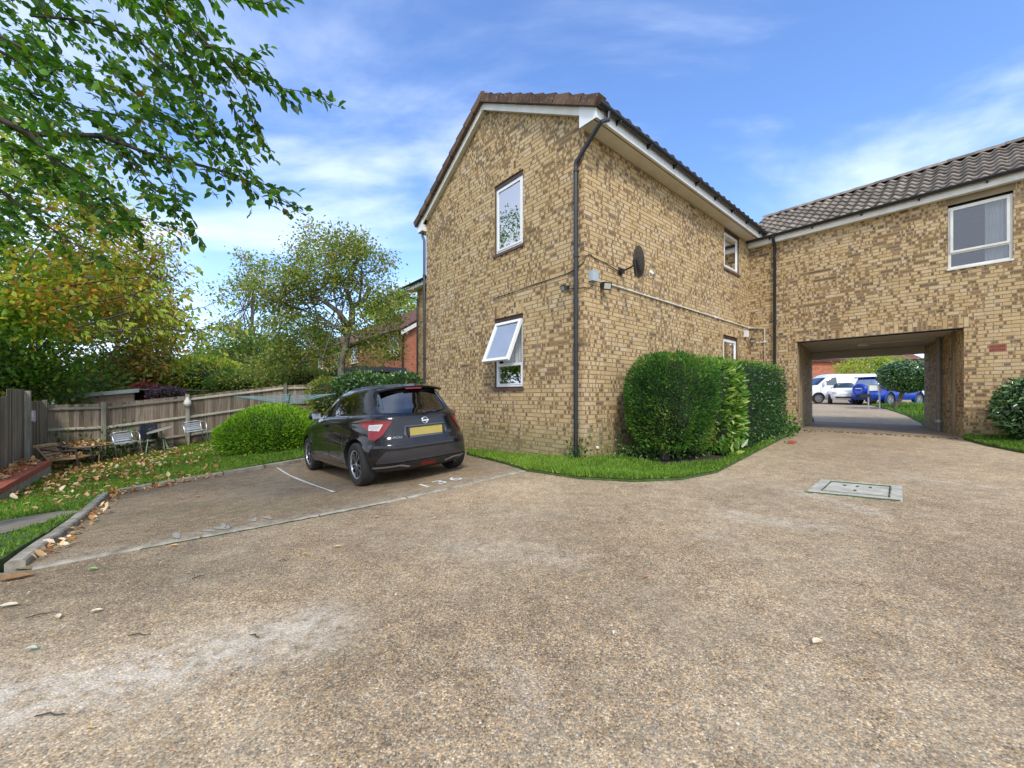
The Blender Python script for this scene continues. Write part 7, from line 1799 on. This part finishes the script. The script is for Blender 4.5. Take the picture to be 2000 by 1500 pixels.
# ---- overhanging tree close to the viewer
ot = thing('overhanging_tree', 'leafy branches of a nearby green tree reaching in over the upper left', 'tree', base=(-5.6, 3.4, -1.5))
mb = MB(); tr0 = Vector((-5.6, 3.4, H(-5.6, 3.4)-.05)); mb.tube([tr0, tr0+Vector((.1,0,1.6)), tr0+Vector((0,.1,3.2)), tr0+Vector((.2,0,4.8))], [.22,.17,.14,.09], 12); mb.build('trunk', M['barkdark'], ot, smooth=True)
BR = [([(-700,-60),(-300,10),(0,70),(110,130),(250,180)], 2.6, .026, 0), ([(-700,100),(-300,190),(0,232),(60,262),(200,265),(290,300),(400,325),(470,345),(540,385),(590,413)], 2.8, .030, .3), ([(60,262),(100,310),(190,370),(262,430)], 2.85, .015, .2),
 ([(-600,200),(-150,250),(0,275),(90,340),(200,420)], 3.0, .024, .2), ([(-300,-300),(100,-150),(330,10),(370,50),(430,110),(480,170),(500,240)], 2.5, .02, .2), ([(430,110),(475,135),(520,165),(565,175),(618,182)], 2.6, .007, .1), ([(-300,-250),(100,-120),(330,0),(420,-10),(530,10)], 2.3, .014, 0),
 ([(350,60),(375,150),(395,200),(440,270)], 2.7, .007, .1), ([(0,100),(90,150),(130,120)], 2.7, .012, .1), ([(325,300),(340,350),(345,400)], 2.95, .004, 0), ([(-500,300),(-50,330),(60,420),(150,480),(200,520)], 3.3, .02, .2), ([(60,30),(160,40),(260,70),(330,60)], 2.6, .01, 0), ([(330,10),(400,90),(455,200),(470,290)], 2.7, .008, .1), ([(260,70),(340,140),(400,230),(430,330)], 2.8, .009, .1), ([(430,335),(470,310),(500,350),(545,375)], 2.9, .004, .1), ([(200,265),(270,330),(330,400),(350,430)], 2.9, .006, .1), ([(400,90),(450,95),(520,130)], 2.6, .005, 0), ([(100,310),(180,400),(230,460)], 2.9, .006, 0), ([(-300,0),(-40,150),(60,180),(170,215),(300,235),(380,250),(450,265)], 3.0, .014, .1)]
mb = MB(); TW = []
for (pl_, dpt, r0, dd) in BR:
    P_ = [at(px, py, dpt+dd*i/len(pl_)) for i, (px, py) in enumerate(pl_)]
    if pl_[0][0] < -250: P_ = [tr0+Vector((.1,0,3.0+R.uniform(0,1)))]+P_
    k = len(P_); mb.tube(P_, [max(.0022, r0*(1-.93*i/(k-1))) for i in range(k)], 7, cap=False)
    for i in range(1 if pl_[0][0] < -250 else 0, k-1):
        L_ = (P_[i+1]-P_[i]).length; nn = max(1, int(L_/.075))
        for j in range(nn): TW.append((P_[i].lerp(P_[i+1], (j+R.random())/nn), (P_[i+1]-P_[i]).normalized()))
# extra twigs filling the dense upper left
for _ in range(380):
    px, py = R.uniform(-60, 420), R.uniform(-60, 460)
    lim = 1-max(0, (px-230)/230)-max(0, (py-300)/200)
    if R.random() < lim+.12*(px < 430) and (px+py < 800): TW.append((at(px, py, R.uniform(2.5, 4.6)), Vector((.75, R.uniform(-.5,.5), -.45)).normalized()))
LP_, LA = [], []
for (p, d) in TW:
    px, py = 1000+p.x/p.y*F, 775-p.z/p.y*F
    if px > 700 or px < -260 or py > 600 or py < -260: continue
    dd = (d*.8+Vector((R.uniform(-.4,.7), R.uniform(-.6,.6), R.uniform(-.7,.25)))).normalized(); L_ = R.uniform(.14, .34)*(p.y/2.8)
    q = p+dd*L_; mid = p.lerp(q, .5)+ZV*.01; mb.tube([p, mid, q], [.0028,.002,.001], 4, cap=False)
    n_ = int(L_/.026)
    for j in range(n_):
        t = (j+.6)/n_; s_ = 1 if j % 2 else -1; side = dd.cross(Vector((R.uniform(-.2,.2), R.uniform(-.3,.3), 1))).normalized()
        LP_.append(tuple(p.lerp(q, t))); LA.append(tuple((dd*.55+side*s_*.8-ZV*.25).normalized()))
mb.build('branches', M['barkdark'], ot, smooth=True)
# the rest of its crown, unseen to the left and above, added for reflections and soft shade
cc_ = rng.normal(size=(70, 3)); cc_ /= np.linalg.norm(cc_, axis=1, keepdims=True); cc_ = np.array([-6.6, 3.2, 4.2])+cc_*np.array([2.4, 2.2, 1.9])*(.5+.5*rng.random((70, 1)))
pk = cc_[rng.integers(0, 70, 9000)]+rng.normal(size=(9000, 3))*.38
pk = pk[(1000+pk[:,0]/np.maximum(pk[:,1], .1)*F < -40)]
o = leaf_cloud('crown', pk, .085, M['l_over'], ot, .55, None, np.tile([0,0,.8], (len(pk),1))); o['kind'] = 'stuff'
LP_ = np.array(LP_); LA = np.array(LA); order = np.argsort(LP_[:,1]+rng.random(len(LP_))*1.2); ind = order[:300]; rest = order[300:]
leaf_o = leaf_cloud('leaf', LP_[rest], .067, M['l_over'], ot, .58, LA[rest], np.tile([0,-.15,1.0], (len(rest),1)), six=True, jit=.3); leaf_o['kind'] = 'stuff'
vm = []
for k in range(14): vm.append(leaf_cloud('leaf', np.zeros((1,3)), .067, M['l_over'], None, .52, np.array([[1.0,0,0]])*3, np.array([[0,0,1.0]])*3, six=True, jit=.25).data)
for o in [o for o in COL.objects if o.data in vm]: bpy.data.objects.remove(o)
for i in ind:
    o = bpy.data.objects.new('leaf', R.choice(vm)); COL.objects.link(o); o.parent = ot; o.matrix_parent_inverse = Matrix.Translation(-BASE[ot.name])
    a = Vector(LA[i]).normalized(); b = a.cross(Vector((rng.normal()*.5, rng.normal()*.5, 1))).normalized(); c = a.cross(b)*-1
    p = LP_[i]; o.matrix_basis = Matrix(((a.x, b.x, c.x, p[0]), (a.y, b.y, c.y, p[1]), (a.z, b.z, c.z, p[2]), (0,0,0,1)))
